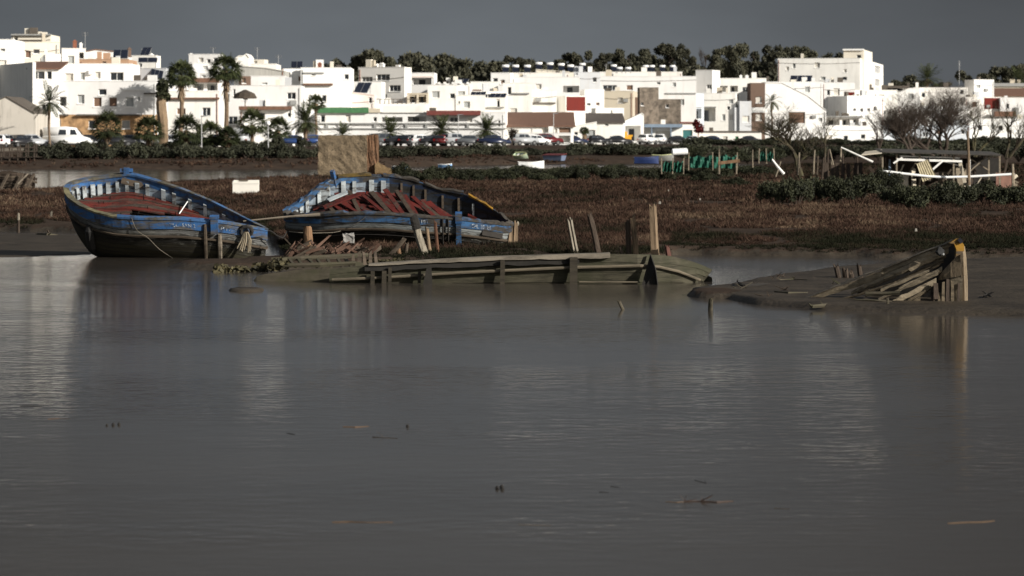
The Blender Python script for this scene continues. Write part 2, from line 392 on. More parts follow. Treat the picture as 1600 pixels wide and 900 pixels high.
def house(label, x0, x1, yt, r=0, xs=None, side='L', yaw=18, depth=9, mat=WHITE, wins=(), swins=(), trim=(), strim=(), base=None, basey=None,
          prof=None, roofmat=None, name='white_house', cat='house', lean=None, coping=True, chim=(), D=None):
    cx = (x0+x1)/2; D = D if D else DFRONT(cx)+r
    hr = random.Random(int(x0*7+x1*13+yt*3))
    if mat is WHITE: mat = hr.choice((WHITE, WHITE, WHITE4, WHITE2, WHITE5))
    if xs is None and not prof and not lean and not base and 18 < x1-x0 < 75 and hr.random() < .7:
        m0 = min([q[0] for q in wins]+[q[1] for q in trim]+[x0+(x1-x0)*.3]); m1 = max([q[2] for q in wins]+[q[3] for q in trim]+[x1-(x1-x0)*.3])
        if hr.random() < .7 and m0-x0 > 4: xs, side, yaw = x0+min(m0-x0-1.5, hr.uniform(4, 10)), 'L', hr.uniform(8, 15)
        elif x1-m1 > 4: xs, side, yaw = x1-min(x1-m1-1.5, hr.uniform(3, 7)), 'R', hr.uniform(6, 11)
    th = R(yaw)
    wins = list(wins); a0 = (xs if xs and side == 'L' else x0)+3; a1 = (xs if xs and side == 'R' else x1)-3; sc_ = F/D
    if a1-a0 > 22 and mat not in (RUBBLE, CORR) and not prof and not label.startswith('tall windowless'):
        for q in range(int((a1-a0)/15)+1):
            ww = hr.uniform(.6, 1.2)*sc_; hh_ = hr.uniform(.7, 1.3)*sc_; wx = hr.uniform(a0, a1-ww); wy = yt+hr.choice((.9, 1.1, 3.9, 4.1))*sc_
            if wy+hh_ > 210: continue
            if all(wx > b[2]+3 or wx+ww < b[0]-3 or wy > b[3]+3 or wy+hh_ < b[1]-3 for b in wins) and all(wx > b[3]+1 or wx+ww < b[1]-1 or wy > b[4]+1 or wy+hh_ < b[2]-1 for b in trim): wins.append((wx, wy, wx+ww, wy+hh_, hr.choice('ddggsww')))
    sf = None
    if xs is None:
        O = Vector((XX(x0, D), D, 0)); fc = Face(O, (1, 0, 0), (0, 1, 0)); w = fc.u(x1); d = depth
        cs = (x0+x1)/2
    elif side == 'L':
        O = Vector((XX(xs, D), D, 0)); t = Vector((math.cos(th), math.sin(th), 0)); n = Vector((-math.sin(th), math.cos(th), 0))
        fc = Face(O, t, n); w = fc.u(x1); d = along(O, n, x0)
        sf = Face(fc.p(0, d, 0), -n, t)
    else:
        Cn = Vector((XX(xs, D), D, 0)); t = Vector((math.cos(th), -math.sin(th), 0)); n = Vector((math.sin(th), math.cos(th), 0))
        k = along(Cn, -t, x0); O = Cn-t*k; fc = Face(O, t, n); w = k; d = along(Cn, n, x1)
        sf = Face(Cn, n, -t)
    zt = ZY(yt, D)
    rt = empty(name, (fc.p(w/2, 0, 0).x, fc.p(w/2, 0, 0).y, ZB), label, cat)
    def mk(face, lst):
        out = []
        for (a, b, c, e, k) in lst:
            u0, u1 = face.u(a), face.u(c); z1, z0 = face.z(a, b), face.z(a, e)
            out.append(((u0, u1, max(z0, ZB+.05), z1, 1.8 if k == 'o' else .32), k))
        return out
    hs = mk(fc, wins); mb = MB()
    split = ZY(basey, D) if basey else None
    zlow = zt
    if prof: zlow = min(fc.z(q[0], q[1]) for q in prof)
    facade(mb, fc, w, zlow, [h[0] for h in hs], split, 0, 1)
    if prof:
        pr = [(fc.u(q[0]), fc.z(q[0], q[1])) for q in prof]
        mb.add([fc.p(0, 0, zlow), fc.p(w, 0, zlow)]+[fc.p(u, 0, z) for u, z in reversed(pr)], [list(range(len(pr)+2))])
        mb.add([fc.p(0, d, zlow), fc.p(w, d, zlow)]+[fc.p(u, d, z) for u, z in reversed(pr)], [list(range(len(pr)+2))[::-1]])
        zl, zr = pr[0][1], pr[-1][1]
    else: zl = zr = zt
    mb.quad(fc.p(w, d, ZB), fc.p(0, d, ZB), fc.p(0, d, zlow), fc.p(w, d, zlow))
    hs2 = mk(sf, swins) if sf else []
    if sf and side == 'L': facade(mb, sf, d, zl, [h[0] for h in hs2])
    else: mb.quad(fc.p(0, d, ZB), fc.p(0, 0, ZB), fc.p(0, 0, zl), fc.p(0, d, zl))
    if sf and side == 'R': facade(mb, sf, d, zr, [h[0] for h in hs2])
    else: mb.quad(fc.p(w, 0, ZB), fc.p(w, d, ZB), fc.p(w, d, zr), fc.p(w, 0, zr))
    if not prof and not lean:
        pt = min(.2, w*.2); rz = zt-.45
        a = [fc.p(0, 0, zt), fc.p(w, 0, zt), fc.p(w, d, zt), fc.p(0, d, zt)]
        b_ = [fc.p(pt, pt, zt), fc.p(w-pt, pt, zt), fc.p(w-pt, d-pt, zt), fc.p(pt, d-pt, zt)]
        c = [fc.p(pt, pt, rz), fc.p(w-pt, pt, rz), fc.p(w-pt, d-pt, rz), fc.p(pt, d-pt, rz)]
        for k in range(4):
            k2 = (k+1) % 4
            mb.quad(a[k], a[k2], b_[k2], b_[k]); mb.quad(b_[k], b_[k2], c[k2], c[k])
        rm = MB(); rm.quad(*c); rm.build('roof', ROOFM, rt)
        if coping and w > 3:
            cm = MB(); cm.fbox(fc.fr(), -.05, w+.05, -.05, .24, zt+.003, zt+.07); cm.build('coping', mat, rt)
    elif lean:
        ry, rd, rmt = lean; z1 = ZY(ry, D+rd); rm = MB(); o = .35
        sl = (z1-zt)/rd
        rm.hexa([fc.p(-.3, -o, zt-sl*o), fc.p(w+.3, -o, zt-sl*o), fc.p(w+.3, rd, z1), fc.p(-.3, rd, z1)]+
                [fc.p(-.3, -o, zt-sl*o+.18), fc.p(w+.3, -o, zt-sl*o+.18), fc.p(w+.3, rd, z1+.18), fc.p(-.3, rd, z1+.18)])
        rm.build('roof', rmt, rt)
        mb.add([fc.p(0, 0, zt), fc.p(0, rd, z1), fc.p(0, rd, zt)], [(0, 1, 2)]); mb.add([fc.p(w, 0, zt), fc.p(w, rd, z1), fc.p(w, rd, zt)], [(0, 2, 1)])
        mb.quad(fc.p(w, rd, zt), fc.p(0, rd, zt), fc.p(0, rd, z1), fc.p(w, rd, z1))
    if prof:
        rm = MB(); ov = .12
        for (ua, za), (ub, zb) in zip(pr[:-1], pr[1:]):
            rm.hexa([fc.p(ua, -ov, za+.004), fc.p(ub, -ov, zb+.004), fc.p(ub, d+ov, zb+.004), fc.p(ua, d+ov, za+.004),
                     fc.p(ua, -ov, za+.12), fc.p(ub, -ov, zb+.12), fc.p(ub, d+ov, zb+.12), fc.p(ua, d+ov, za+.12)])
        rm.build('roof', roofmat or mat, rt)
    mb.build('wall', [mat, base or mat], rt)
    if w > 5 and not lean:
        for q in range(hr.randint(1, 2 if prof else 4)):
            if prof: break
            u = hr.uniform(.4, w-1.4); n0 = hr.uniform(.6, max(.7, min(d-1.2, 4))); hh = hr.uniform(.35, 1.3); ww = hr.uniform(.4, 1.1)
            m = MB(); m.fbox(fc.fr(), u, u+ww, n0, n0+hr.uniform(.4, .9), zt-.45, zt+hh); kind_ = hr.choice(('roof_hatch', 'vent_stack', 'water_cistern')); m.build(kind_, hr.choice((mat, WHITE2, GREYW, BEIGE, DARKT, CREAM)), rt)
        u = hr.choice((.25, w-.3)); m = MB(); m.fbox(fc.fr(), u-.04, u+.04, -.09, -.004, max(ZB, zt-6.5), zt-.3); m.build('drainpipe', hr.choice((GREYT, WTRIM, TERRA)), rt)
        if hr.random() < .55:
            u = hr.uniform(1, w-1.2); z_ = zt-hr.uniform(1.2, 2.6); m = MB(); m.fbox(fc.fr(), u, u+.8, -.36, -.004, z_, z_+.55)
            if not any(a-.9 < u < b+.1 and c-.6 < z_ < e+.1 for (a, b, c, e, _), _k in hs): m.build('air_conditioner', GREYT, rt)
        if hr.random() < .5:
            m = MB(); z_ = zt-hr.uniform(.6, 1.6); pts = [fc.p(w*q/8, -.06, z_-.25*math.sin(q/8*3.14)) for q in range(9)]; m.tube(pts, .03, 4); m.build('cable', DARKT, rt)
    for h, k in hs: window(rt, fc, h, k)
    for h, k in hs2: window(rt, sf, h, k)
    for face, lst in ((fc, trim), (sf, strim)):
        for (nm, a, b, c, e, pro, mt) in lst:
            m = MB(); m.fbox(face.fr(), face.u(a), face.u(c), -pro, -.003, face.z(a, e), face.z(a, b)); m.build(nm, mt, rt)
    for (a, b, c, e, mt) in chim:
        m = MB(); u0, u1 = fc.u(a), fc.u(c); z1 = fc.z(a, b); wd = u1-u0; zc = zt-.4
        m.fbox(fc.fr(), u0, u1, .6, .6+max(wd, .4), zc, z1-.25); m.fbox(fc.fr(), u0-.06, u1+.06, .54, .66+max(wd, .4), z1-.247, z1-.15)
        m.fbox(fc.fr(), u0+wd*.2, u1-wd*.2, .65, .6+max(wd, .4)*.8, z1-.147, z1); m.build('chimney', mt, rt)
    return rt
h = house
# --- left block
h('low gabled white shed with stained front at the left edge of the picture', -40, 55, 168, -6, prof=[(-40, 172), (10, 152), (54.5, 178)], mat=WHITE3, roofmat=DARKT, depth=12, name='gabled_shed', cat='shed')
h('tall windowless grey-shaded wall block rising behind the gabled shed', -60, 56, 97, 7, xs=51, yaw=22, mat=WHITE2)
h('large white two-storey house with orange stone ground floor behind the white van', 54.5, 246, 127, 0, depth=11, base=STONE, basey=179,
  wins=[(61, 157, 75, 173, 'o'), (91, 151, 104, 166, 'o'), (121, 148, 132, 162, 'g'), (146, 152, 159, 167, 's'), (170, 152, 183, 167, 's'), (196, 152, 209, 167, 'g'), (215, 151, 219, 158, 'g'),
        (62, 186, 73, 200, 'g'), (84, 186, 95, 200, 'g'), (138, 188, 149, 201, 'd'), (190, 188, 203, 201, 'g')],
  trim=[('eave', 58, 178.5, 107, 181, .5, DARKT), ('eave', 121, 178.5, 222, 181, .5, DARKT), ('lintel', 193, 139, 226, 141, .15, WTRIM), ('lintel', 225, 145, 245, 147, .3, DARKT), ('balcony_rail', 61, 172, 78, 174, .5, GREYT)])
h('white upper storey set back above the house with the stone ground floor', 92, 206, 100, 5.5, depth=8, wins=[(125, 113, 133, 125, 'g'), (172, 113, 193, 126, 'd')], trim=[('air_conditioner', 139, 109.5, 145, 116.5, .35, TANK)])
h('glazed roof terrace under a brown tiled canopy beside the grey-shaded wall', 46, 91.5, 108, 5, depth=5, wins=[(48, 111, 70, 124, 'd'), (73, 111, 81, 124, 'd')], lean=(98.5, 6, TILE), name='roof_terrace', cat='terrace')
h('small white house with a dark window high at the left edge', -20, 21, 62, 40, wins=[(0, 76, 8, 80, 'd')])
h('plain white cube house below the small house at the left edge', -40, 22, 82, 22)
h('cream house with dark band under its flat top, highest on the left hill', 18, 79, 54, 70, mat=CREAM, wins=[(22, 57, 28, 64, 'd')], trim=[('fascia', 30, 62, 71, 65, .3, DARKT), ('coping_slab', 18, 53.5, 80, 55.5, .5, GREYT)])
h('warm cream house with a pergola post under the highest house', 24, 92, 66, 50, mat=CREAM, wins=[(52, 77, 62, 84, 'd')])
h('white cube house under the dark water tank on the left hill', 63, 95, 84, 24, chim=[(70, 77, 74, 86, WHITE)])
h('white house with a white chimney and dark doorway on the left hill', 90, 134, 76, 34, wins=[(124, 82, 131, 92, 'o')], chim=[(124.5, 66, 129, 78, WHITE), (114, 62, 120, 76, TERRA)])
h('white house with pitched tile roof in the middle of the left hill', 130, 178, 80, 42, prof=[(130, 82), (150, 78), (178, 81)], roofmat=TILE, wins=[(140, 86, 146, 92, 'd')])
h('ochre parapet house under the tile roofs of the left hill', 124, 201, 93, 20, mat=OCHRE, wins=[(160, 96, 166, 99, 'd')])
h('white house carrying a dark solar panel and brown chimney on the left hill', 150, 206, 90, 26, chim=[(201, 74, 206, 93, BROWNW)], wins=[(156, 94, 162, 100, 'd')])
h('white house with stubby chimneys beside the dark solar panels', 206, 251, 87, 32, chim=[(232, 83, 236, 92, WHITE)], wins=[(217, 99, 222, 105, 'd')])
h('grey house behind the leaning solar panel and tall pruned palm', 205, 263, 107, 16, mat=GREYW, wins=[(210, 110, 216, 122, 'd'), (243, 112, 253, 122, 'd')])
# --- villa and the houses between the two tall palms
h('white villa with a brown cornice and dark windows between the two tall palms', 261, 343, 143, 6, depth=7, wins=[(276, 169, 290, 179, 's'), (316, 168, 329, 181, 'd')], trim=[('cornice', 261, 152.5, 343, 155, .5, TILE)])
h('white penthouse under a tile canopy on top of the villa', 300, 343, 124, 12, depth=6, wins=[(303, 131, 318, 142, 'o'), (323, 131, 340, 142, 'o')], trim=[('tile_canopy', 300, 122, 343, 129, 1.2, TILE)])
h('plain white house between the pruned palm and the villa', 250, 301, 127, 14, wins=[(264, 129, 270, 139, 'd')])
h('cream white house with three windows against the sky behind the tall palms', 295, 348, 85, 50, wins=[(310, 90, 318, 97, 'w'), (323, 92, 329, 99, 'd'), (333, 90, 340, 97, 'd')], chim=[(294, 83, 299, 92, WHITE)])
h('white stepped house between the tall palms, under the cream one', 295, 340, 99, 38, wins=[(317, 103, 325, 109, 'g')])
h('white house with wide brown opening between the tall palms', 312, 340, 114, 26, wins=[(303+12, 117, 322, 121, 'd')])
h('white barrel-roofed house beside the right tall palm', 365, 389, 97, 55, prof=[(365, 97), (367, 92), (373, 88), (380, 88), (385, 85), (389, 90)])
h('pale yellow house with low parapet right of the barrel roof', 388, 419, 93, 66, mat=CREAM, wins=[(395, 95, 402, 99, 'd')])
h('grey corrugated metal building behind the white terraces', 373, 445, 104, 26, prof=[(373, 104), (415, 107), (445, 112)], mat=CORR, roofmat=CORR, name='metal_building', cat='building')
h('narrow white block behind the grey metal building', 391, 432, 100, 42)
h('white terrace house under the grey metal building', 391, 446, 119, 18, wins=[(409, 129, 418, 132, 'g')])
h('small brown timber house left of the white terrace house', 373, 392, 119, 22, mat=BROWNW, wins=[(378, 122, 384, 130, 's')], name='brown_house')
h('long blank white house behind the thatched parasol', 343, 471, 134, 11, depth=7, wins=[(364, 139, 368, 150, 'd')])
h('white house with a terracotta pot and dark corner right of the metal building', 440, 476, 108, 32, wins=[(445, 113, 454, 122, 'd'), (466, 119, 472, 127, 's')])
h('wide white house with a brown tile string course left of the ridge trees', 470, 548, 106, 16, wins=[(487, 115, 493, 118, 'd'), (538, 116, 545, 124, 'd')], trim=[('string_course', 474, 130.5, 520, 133.5, .5, TILE), ('string_course', 474, 113, 506, 115, .2, GREYT)], chim=[(496, 97, 502, 108, TERRA)])
h('white house with brown tiled eave behind the low palms', 374, 456, 171, 1, depth=6, wins=[(402, 175, 414, 187, 'o'), (449, 172, 455, 183, 'd'), (376, 196, 390, 212, 'w')], trim=[('tile_eave', 374, 166, 456, 171.5, .9, TILE)])
h('white wall house between the brown eave and the green fascia', 455, 500, 163, 7, wins=[(470, 178, 476, 188, 'd')])
# --- centre block
h('long white two-storey house with green and red roof edges behind the stone ruin', 493, 790, 176, 0, D=436, depth=8,
  wins=[(501, 180, 508, 191, 'd'), (540, 180, 548, 191, 'w'), (583, 183, 589, 190, 'd'), (597, 183, 629, 191, 'o'), (637, 182, 666, 191, 'o'), (703, 183, 716, 191, 'd'), (730, 183, 738, 191, 'w'), (778, 188, 782, 198, 'd'),
        (636, 212, 651, 225, 'w'), (666, 212, 681, 225, 'w'), (700, 212, 714, 221, 'w'), (740, 211, 754, 224, 'w'), (778, 212, 783, 224, 'd')],
  trim=[('green_fascia', 493, 168, 576, 176.5, .5, GREENT), ('parapet', 576.3, 169.5, 594, 176, .25, BEIGE), ('tile_canopy', 667, 173, 751, 180, 1.3, REDT), ('parapet', 598, 165, 664, 176, .3, WHITE2),
        ('floor_band', 493, 192, 790, 194, .22, GREYT), ('floor_band', 493, 200, 790, 202, .22, GREYT)]+[('pilaster', x, 194.3, x+4, 199.7, .2, GREYT) for x in (509, 541, 584, 633, 664, 729)])
h('low pinkish house with a curved gable below the tilted solar panel', 513, 585, 150, 13, prof=[(513, 151), (520, 147), (533, 144), (560, 146), (585, 149)], mat=PINKW, roofmat=PINKW, wins=[(576, 152, 581, 161, 'd')])
h('white roof terrace with dark railing in front of the white villa', 584, 669, 162, 9, depth=8, trim=[('railing', 585, 154.5, 655, 155.5, .1, DARKT)]+[('baluster', x, 155.6, x+1.2, 162, .1, DARKT) for x in range(586, 656, 7)], name='roof_terrace', cat='terrace')
h('tall white house with large dark windows left of the ridge trees', 560, 643, 105, 32, xs=632, side='R', yaw=22, wins=[(588, 116, 609, 126, 'd'), (565, 120, 582, 129, 'd'), (608, 133, 626, 143, 'd')], chim=[(590, 98, 596, 107, WHITE)])
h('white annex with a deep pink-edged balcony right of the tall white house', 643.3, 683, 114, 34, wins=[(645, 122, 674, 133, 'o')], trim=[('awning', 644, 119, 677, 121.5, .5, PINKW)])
h('white house under the tilted dark solar panel', 545, 602, 128, 24, wins=[(549, 134, 553, 139, 'd')])
h('shaded brown loggia house between two white houses', 636, 669, 146, 15, mat=BEIGE, wins=[(640, 148, 651, 161, 'o'), (654, 148, 666, 161, 'o')])
h('white block house with flat top beside the brown loggia', 668, 714, 133, 13, wins=[(703, 146, 711, 154, 'd')])
h('white house with notched parapet in front of the ridge trees', 680, 737, 131, 18, trim=[('merlon', x, 128.5, x+4, 131, .3, WHITE) for x in (684, 693, 706, 718, 729)], wins=[(706, 134, 708, 138, 'd')])
h('bright white cube house above the red tile canopy', 712, 758, 149, 7, wins=[(716, 158, 719, 162, 'g')])
h('white house with dark roof clutter above the end of the long house', 735, 793, 143, 13, wins=[(757, 147, 768, 153, 'd'), (782, 147, 790, 153, 'd')])
h('white corner house with outside stair at the end of the long house', 757, 793, 153, 6, wins=[(776, 155, 781, 168, 'd')], trim=[('ledge', 757, 167, 788, 168.5, .4, GREYT)])
h('white house at the left end of the roof tanks row', 767, 802, 114, 44, wins=[(770, 122, 778, 128, 'd')])
h('white house with tiled cap below the left roof tanks', 735, 778, 128, 26, trim=[('tile_cap', 738, 140, 752, 142, .4, TILE)], wins=[(757, 132, 763, 140, 's')])
# --- centre right
h('long white house under the row of white roof tanks', 800, 890, 114, 42, wins=[(807, 123, 827, 130, 'd')], trim=[('ledge', 805, 121, 832, 122.5, .3, GREYT)])
h('cream parapet house among the roof tanks', 837, 890, 109.5, 46, mat=CREAM, prof=[(837, 109), (890, 113)])
h('grey topped house right of the cream parapet', 889.5, 938, 113, 52, mat=GREYW, wins=[(897, 114, 903, 118, 'd')])
h('long white house carrying the right group of roof tanks', 937, 1066, 112.5, 62, wins=[(950, 115, 958, 119, 'd')])
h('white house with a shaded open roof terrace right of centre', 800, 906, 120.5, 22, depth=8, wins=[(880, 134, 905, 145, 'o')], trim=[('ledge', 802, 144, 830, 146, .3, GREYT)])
h('broad white house with two brown windows above the beige house', 905.3, 1088, 119.5, 20, depth=8, wins=[(942, 133, 964, 142, 'd'), (979, 133, 989, 141, 's'), (1026, 128, 1032, 132, 'd')], trim=[('ledge', 1040, 145, 1087, 147, .2, GREYT)])
h('white stepped house with thin ledges left of the red panelled one', 786, 832, 130, 15, wins=[(793, 136, 799, 148, 'd')], trim=[('ledge', 801, 145, 827, 147, .35, GREYT)])
h('white house with long brown ledge left of the red panelled one', 815, 870, 141, 9, trim=[('ledge', 817, 160, 868, 162, .4, DARKT)], wins=[(820, 163, 830, 168, 's')])
h('white house whose front carries one big dark red panel', 828, 914.5, 150, 3, xs=884, yaw=42, trim=[('red_panel', 885, 151, 914, 173, .08, REDW), ('plinth', 885, 173.2, 914, 178, .06, PINKW)])
h('white house between the red panel and the beige house', 905, 944, 140, 11, wins=[(917, 161, 923, 165, 'd'), (931, 160, 937, 165, 's')])
h('plain beige house right of the red panelled house', 939, 996, 142.5, 5, mat=BEIGE, name='beige_house', wins=[(944, 170, 950, 176, 'd')])
h('tall rough stone house without windows right of the beige house', 996, 1029, 137, 1, mat=RUBBLE, name='stone_house', wins=[(1001, 160, 1006, 165, 'd')])
h('lower rough stone house joined to the tall stone one', 1028.5, 1064, 155.5, 0, mat=RUBBLE, name='stone_house', wins=[(1040, 163, 1045, 168, 'd')])
h('narrow brown house wedged between beige and stone houses', 986, 996.4, 152, -1, mat=BROWNW, name='brown_house')
h('low bright white wall house above the warehouse roofs', 924, 975, 169, -6, wins=[(954, 172, 957, 178, 'g')])
h('old warehouse with a pale brown tiled slope behind the parked cars', 786, 896, 198, -12, lean=(177, 12, TILE), depth=12, mat=WHITE2, wins=[(800, 203, 806, 208, 'd'), (846, 200, 871, 208, 'w'), (873, 199, 892, 208, 's')], name='warehouse', cat='warehouse')
h('old warehouse with a dark tiled roof left of the white gable', 862, 974, 192, -9, lean=(178.5, 12, TILED), depth=12, mat=WHITE2, name='warehouse', cat='warehouse', wins=[(945, 193, 951, 197, 'd')])
h('white sloping-gable garage with a dark open doorway', 971, 1006, 195, -18, prof=[(971, 193), (1003, 177.5), (1006, 180)], wins=[(977, 196.5, 1001, 221, 'o')], depth=9, name='garage', cat='garage')
h('white garage with a grey metal door behind the small palm', 893, 933, 198, -20, prof=[(893, 198), (932.5, 191)], wins=[(916, 203, 930, 221, 'g'), (897, 206, 903, 211, 'd')], name='garage', cat='garage')
h('plain white wall building left of the open garage', 931, 976, 199, -20, wins=[(966, 209, 971, 214, 'g')], name='white_building', cat='building')
h('low white workshop with dark openings behind the red van', 812, 893, 208, -18, wins=[(826, 215, 838, 223, 'o'), (873, 212, 891, 223, 'o')], name='workshop', cat='workshop')
h('white garage with slate blue canopy and posts', 1004, 1066, 197, -20, wins=[(1024, 204, 1048, 223, 'w')], trim=[('canopy', 1006, 194, 1066, 199, 1.6, BLUET)]+[('canopy_post', x, 199.2, x+1.6, 224, 1.5, BLUET) for x in (1017, 1047)], name='garage', cat='garage')
h('white garage with a dark teal doorway', 1062.5, 1090, 193, -24, wins=[(1067, 203, 1082, 222, 'teal')], trim=[('fascia', 1062, 190.5, 1090, 193, .3, REDT)], name='garage', cat='garage')
h('bluish white house with a terracotta stair block right of the stone houses', 1060, 1100, 146, 4, mat=BLUEG, trim=[('stair_block', 1063, 155, 1074, 168, .5, TERRA), ('wall_panel', 1075, 156, 1098, 167, .3, WHITE)], wins=[(1084, 170, 1096, 186, 'o')])
# --- right block
h('white house with a chimney cube right of the ridge gap', 1087, 1125, 109.5, 42, xs=1113, side='R', yaw=25, wins=[(1104, 132, 1112, 140, 'd')])
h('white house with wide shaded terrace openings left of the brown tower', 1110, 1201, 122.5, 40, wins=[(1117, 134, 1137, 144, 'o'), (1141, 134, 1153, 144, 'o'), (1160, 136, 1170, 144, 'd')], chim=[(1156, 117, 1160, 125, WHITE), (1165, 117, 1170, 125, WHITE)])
h('long pale house with a shaded side left of the brown tower', 1080, 1154, 146, 9, mat=WHITE2, wins=[(1090, 168, 1118, 190, 'o'), (1136, 166, 1141, 172, 'd')], trim=[('pergola_beam', 1080, 166.5, 1119, 168, .6, GREYT)])
h('grey shaded house left of the brown tower', 1118, 1156, 168, 3, xs=1148, yaw=20, mat=GREYW)
h('pale house with a door joined to the brown tower', 1150, 1174, 158, -4, mat=GREYW, wins=[(1160, 181, 1171, 191, 'w')])
h('narrow brown tower house with white window frames', 1173, 1195.3, 129.5, -6, mat=BROWNW, wins=[(1181, 151, 1190, 161, 'w'), (1181, 178, 1190, 188, 'w')], trim=[('white_band', 1173, 168, 1195, 176, .06, WTRIM)], name='brown_house')
h('big bright white house with a long sloping top right of the brown tower', 1195.5, 1291, 172, -9, depth=12, prof=[(1195.5, 129.5), (1222, 130), (1262, 150), (1291, 173)], wins=[(1232, 175, 1258, 193, 's'), (1279, 184, 1285, 190, 'g')])
h('white house with twin slit windows behind the sloping one', 1194, 1286, 128, 8, wins=[(1232, 138, 1236, 146, 'd'), (1240, 138, 1244, 149, 'd')])
h('tallest cream white apartment block with a stair tower on the skyline', 1215, 1380, 91, 34, xs=1344, side='R', yaw=11, wins=[(1228, 104, 1233, 110, 'w'), (1318, 108, 1323, 113, 'w')], swins=[(1349, 100, 1357, 112, 's'), (1367, 102, 1376, 113, 'd'), (1349, 123, 1357, 131, 'w'), (1367, 123, 1375, 134, 'd')], name='apartment_block', cat='apartment block', mat=WHITE2)
h('stair tower cube standing on the tallest apartment block', 1318, 1363, 77.5, 36, xs=1350, side='R', yaw=11, depth=4, mat=CREAM, strim=(), trim=[('slab_edge', 1317, 76.5, 1350, 79, .4, WTRIM)], name='stair_tower', cat='tower')
h('white house under the apartment block with red flowers at its window', 1285, 1336, 129, 10, wins=[(1292, 140, 1297, 149, 'd'), (1302, 138, 1312, 149, 'w')], trim=[('flower_box', 1322, 144, 1335, 149, .3, REDW)])
h('wide white house with a row of small windows under the apartment block', 1285, 1381, 150, 2, xs=1324, yaw=24, wins=[(1333, 169, 1338, 175, 'd'), (1344, 169, 1349, 175, 'd'), (1355, 169, 1360, 174, 'd'), (1365, 166, 1370, 173, 'd')])
h('white house corner right of the apartment block foot', 1333, 1402, 141, 14, wins=[(1350, 142, 1354, 149, 'd')], mat=WHITE2)
h('white house with a dark pergola roof left of the skyline palm', 1379, 1441, 138, 24, wins=[(1386, 141, 1396, 144, 'd')], trim=[('pergola', 1386, 134, 1420, 138, 1.0, DARKT)])
h('white house with a long shaded veranda behind the left bare trees', 1288, 1346, 183, -8, wins=[(1291, 186, 1312, 196, 'o'), (1316, 186, 1328, 196, 'o'), (1333, 185, 1342, 196, 'o')], trim=[('veranda_slab', 1286, 181, 1347, 183.5, .8, GREYT)])
h('low white row house with a dark door behind the bare trees', 1286.5, 1380, 197, -14, wins=[(1290, 211, 1300, 220, 'w'), (1318, 212, 1325, 225, 'd'), (1345, 210, 1352, 217, 'd')])
h('low white house with two grey doors behind the forked bare tree', 1228, 1287, 209, -12, wins=[(1262, 211, 1273, 226, 'g'), (1279, 210, 1285, 226, 'g'), (1236, 214, 1244, 220, 'd')])
h('long low white cottage row with a green door', 1089, 1190, 206, -16, wins=[(1096, 214, 1104, 223, 'w'), (1111, 213, 1117, 225, 'green'), (1129, 213, 1137, 223, 'w'), (1149, 213, 1154, 222, 'green'), (1163, 213, 1170, 221, 'w')], trim=[('eave', 1089, 204.5, 1190, 206.5, .25, DARKT)], name='cottage_row', cat='cottage')
h('white cube house with one shaded side far right under the wooded ridge', 1507, 1553, 124.5, 34, xs=1522, yaw=28)
h('white house behind the crown of the big bare tree', 1428, 1512, 137, 30, wins=[(1440, 145, 1446, 152, 'd'), (1500, 140, 1506, 147, 'd')])
h('long white house half hidden by the big bare tree', 1404, 1515, 166, 6, wins=[(1424, 178, 1431, 186, 'd'), (1460, 178, 1467, 186, 'd')])
h('low bluish house behind the trunk of the big bare tree', 1380, 1516, 196, -8, mat=BLUEG, wins=[(1398, 206, 1406, 214, 'd'), (1442, 206, 1450, 214, 'd')])
h('white house with a dark red wall panel at the far right', 1500, 1566, 152, 8, wins=[(1512, 178, 1518, 186, 'd')], trim=[('red_panel', 1538, 153, 1564, 170, .1, REDW)])
h('white house with a brown pergola at the right edge', 1563, 1640, 153, 6, wins=[(1572, 162, 1577, 170, 'd')], trim=[('pergola', 1553, 174, 1586, 182, 1.2, TILE), ('grey_pier', 1584, 168, 1592, 205, .3, GREYT)])
h('low white house at the right edge behind the shed', 1510, 1640, 186, -6, wins=[(1528, 196, 1535, 204, 'd'), (1560, 196, 1567, 204, 'd')])
h('house with brown tiled slope under the wooded ridge at the right edge', 1556, 1640, 150, 40, lean=(139, 7, TILE), mat=CREAM, wins=[(1600, 152, 1606, 158, 'd')])
h('cream house with a grey green roof strip at the right edge', 1552, 1640, 131, 56, mat=CREAM, trim=[('roof_strip', 1553, 130, 1610, 135, .5, GREYT)], wins=[(1575, 138, 1582, 143, 'd')])
# ---------------------------------------------------------------- roof furniture
def heater(px, yb, D, w, hgt):
    o = P(px, yb, D)
    rt = empty('solar_water_heater', o, '', 'water heater', 'solar water heaters along the roofs')
    a = w/2
    m = MB(); m.tube([o+Vector((-a, .3, hgt-.22)), o+Vector((-a*.9, .3, hgt-.22)), o+Vector((a*.9, .3, hgt-.22)), o+Vector((a, .3, hgt-.22))], [.12, .24, .24, .12], 10); m.build('tank', TANK, rt, smooth=True)
    m = MB(); m.hexa([o+Vector((-a*.9, -.5, .15)), o+Vector((a*.9, -.5, .15)), o+Vector((a*.9, .22, hgt-.45)), o+Vector((-a*.9, .22, hgt-.45)), o+Vector((-a*.9, -.5, .22)), o+Vector((a*.9, -.5, .22)), o+Vector((a*.9, .18, hgt-.40)), o+Vector((-a*.9, .18, hgt-.40))]); m.build('panel', SOLAR, rt)
    m = MB()
    for s in (-1, 1):
        m.beam(o+Vector((s*a*.8, .5, -.3)), o+Vector((s*a*.8, .32, hgt-.4)), .06, .06); m.beam(o+Vector((s*a*.8, -.5, -.3)), o+Vector((s*a*.8, -.48, .2)), .06, .06)
    m.build('stand', METAL, rt)
    return rt
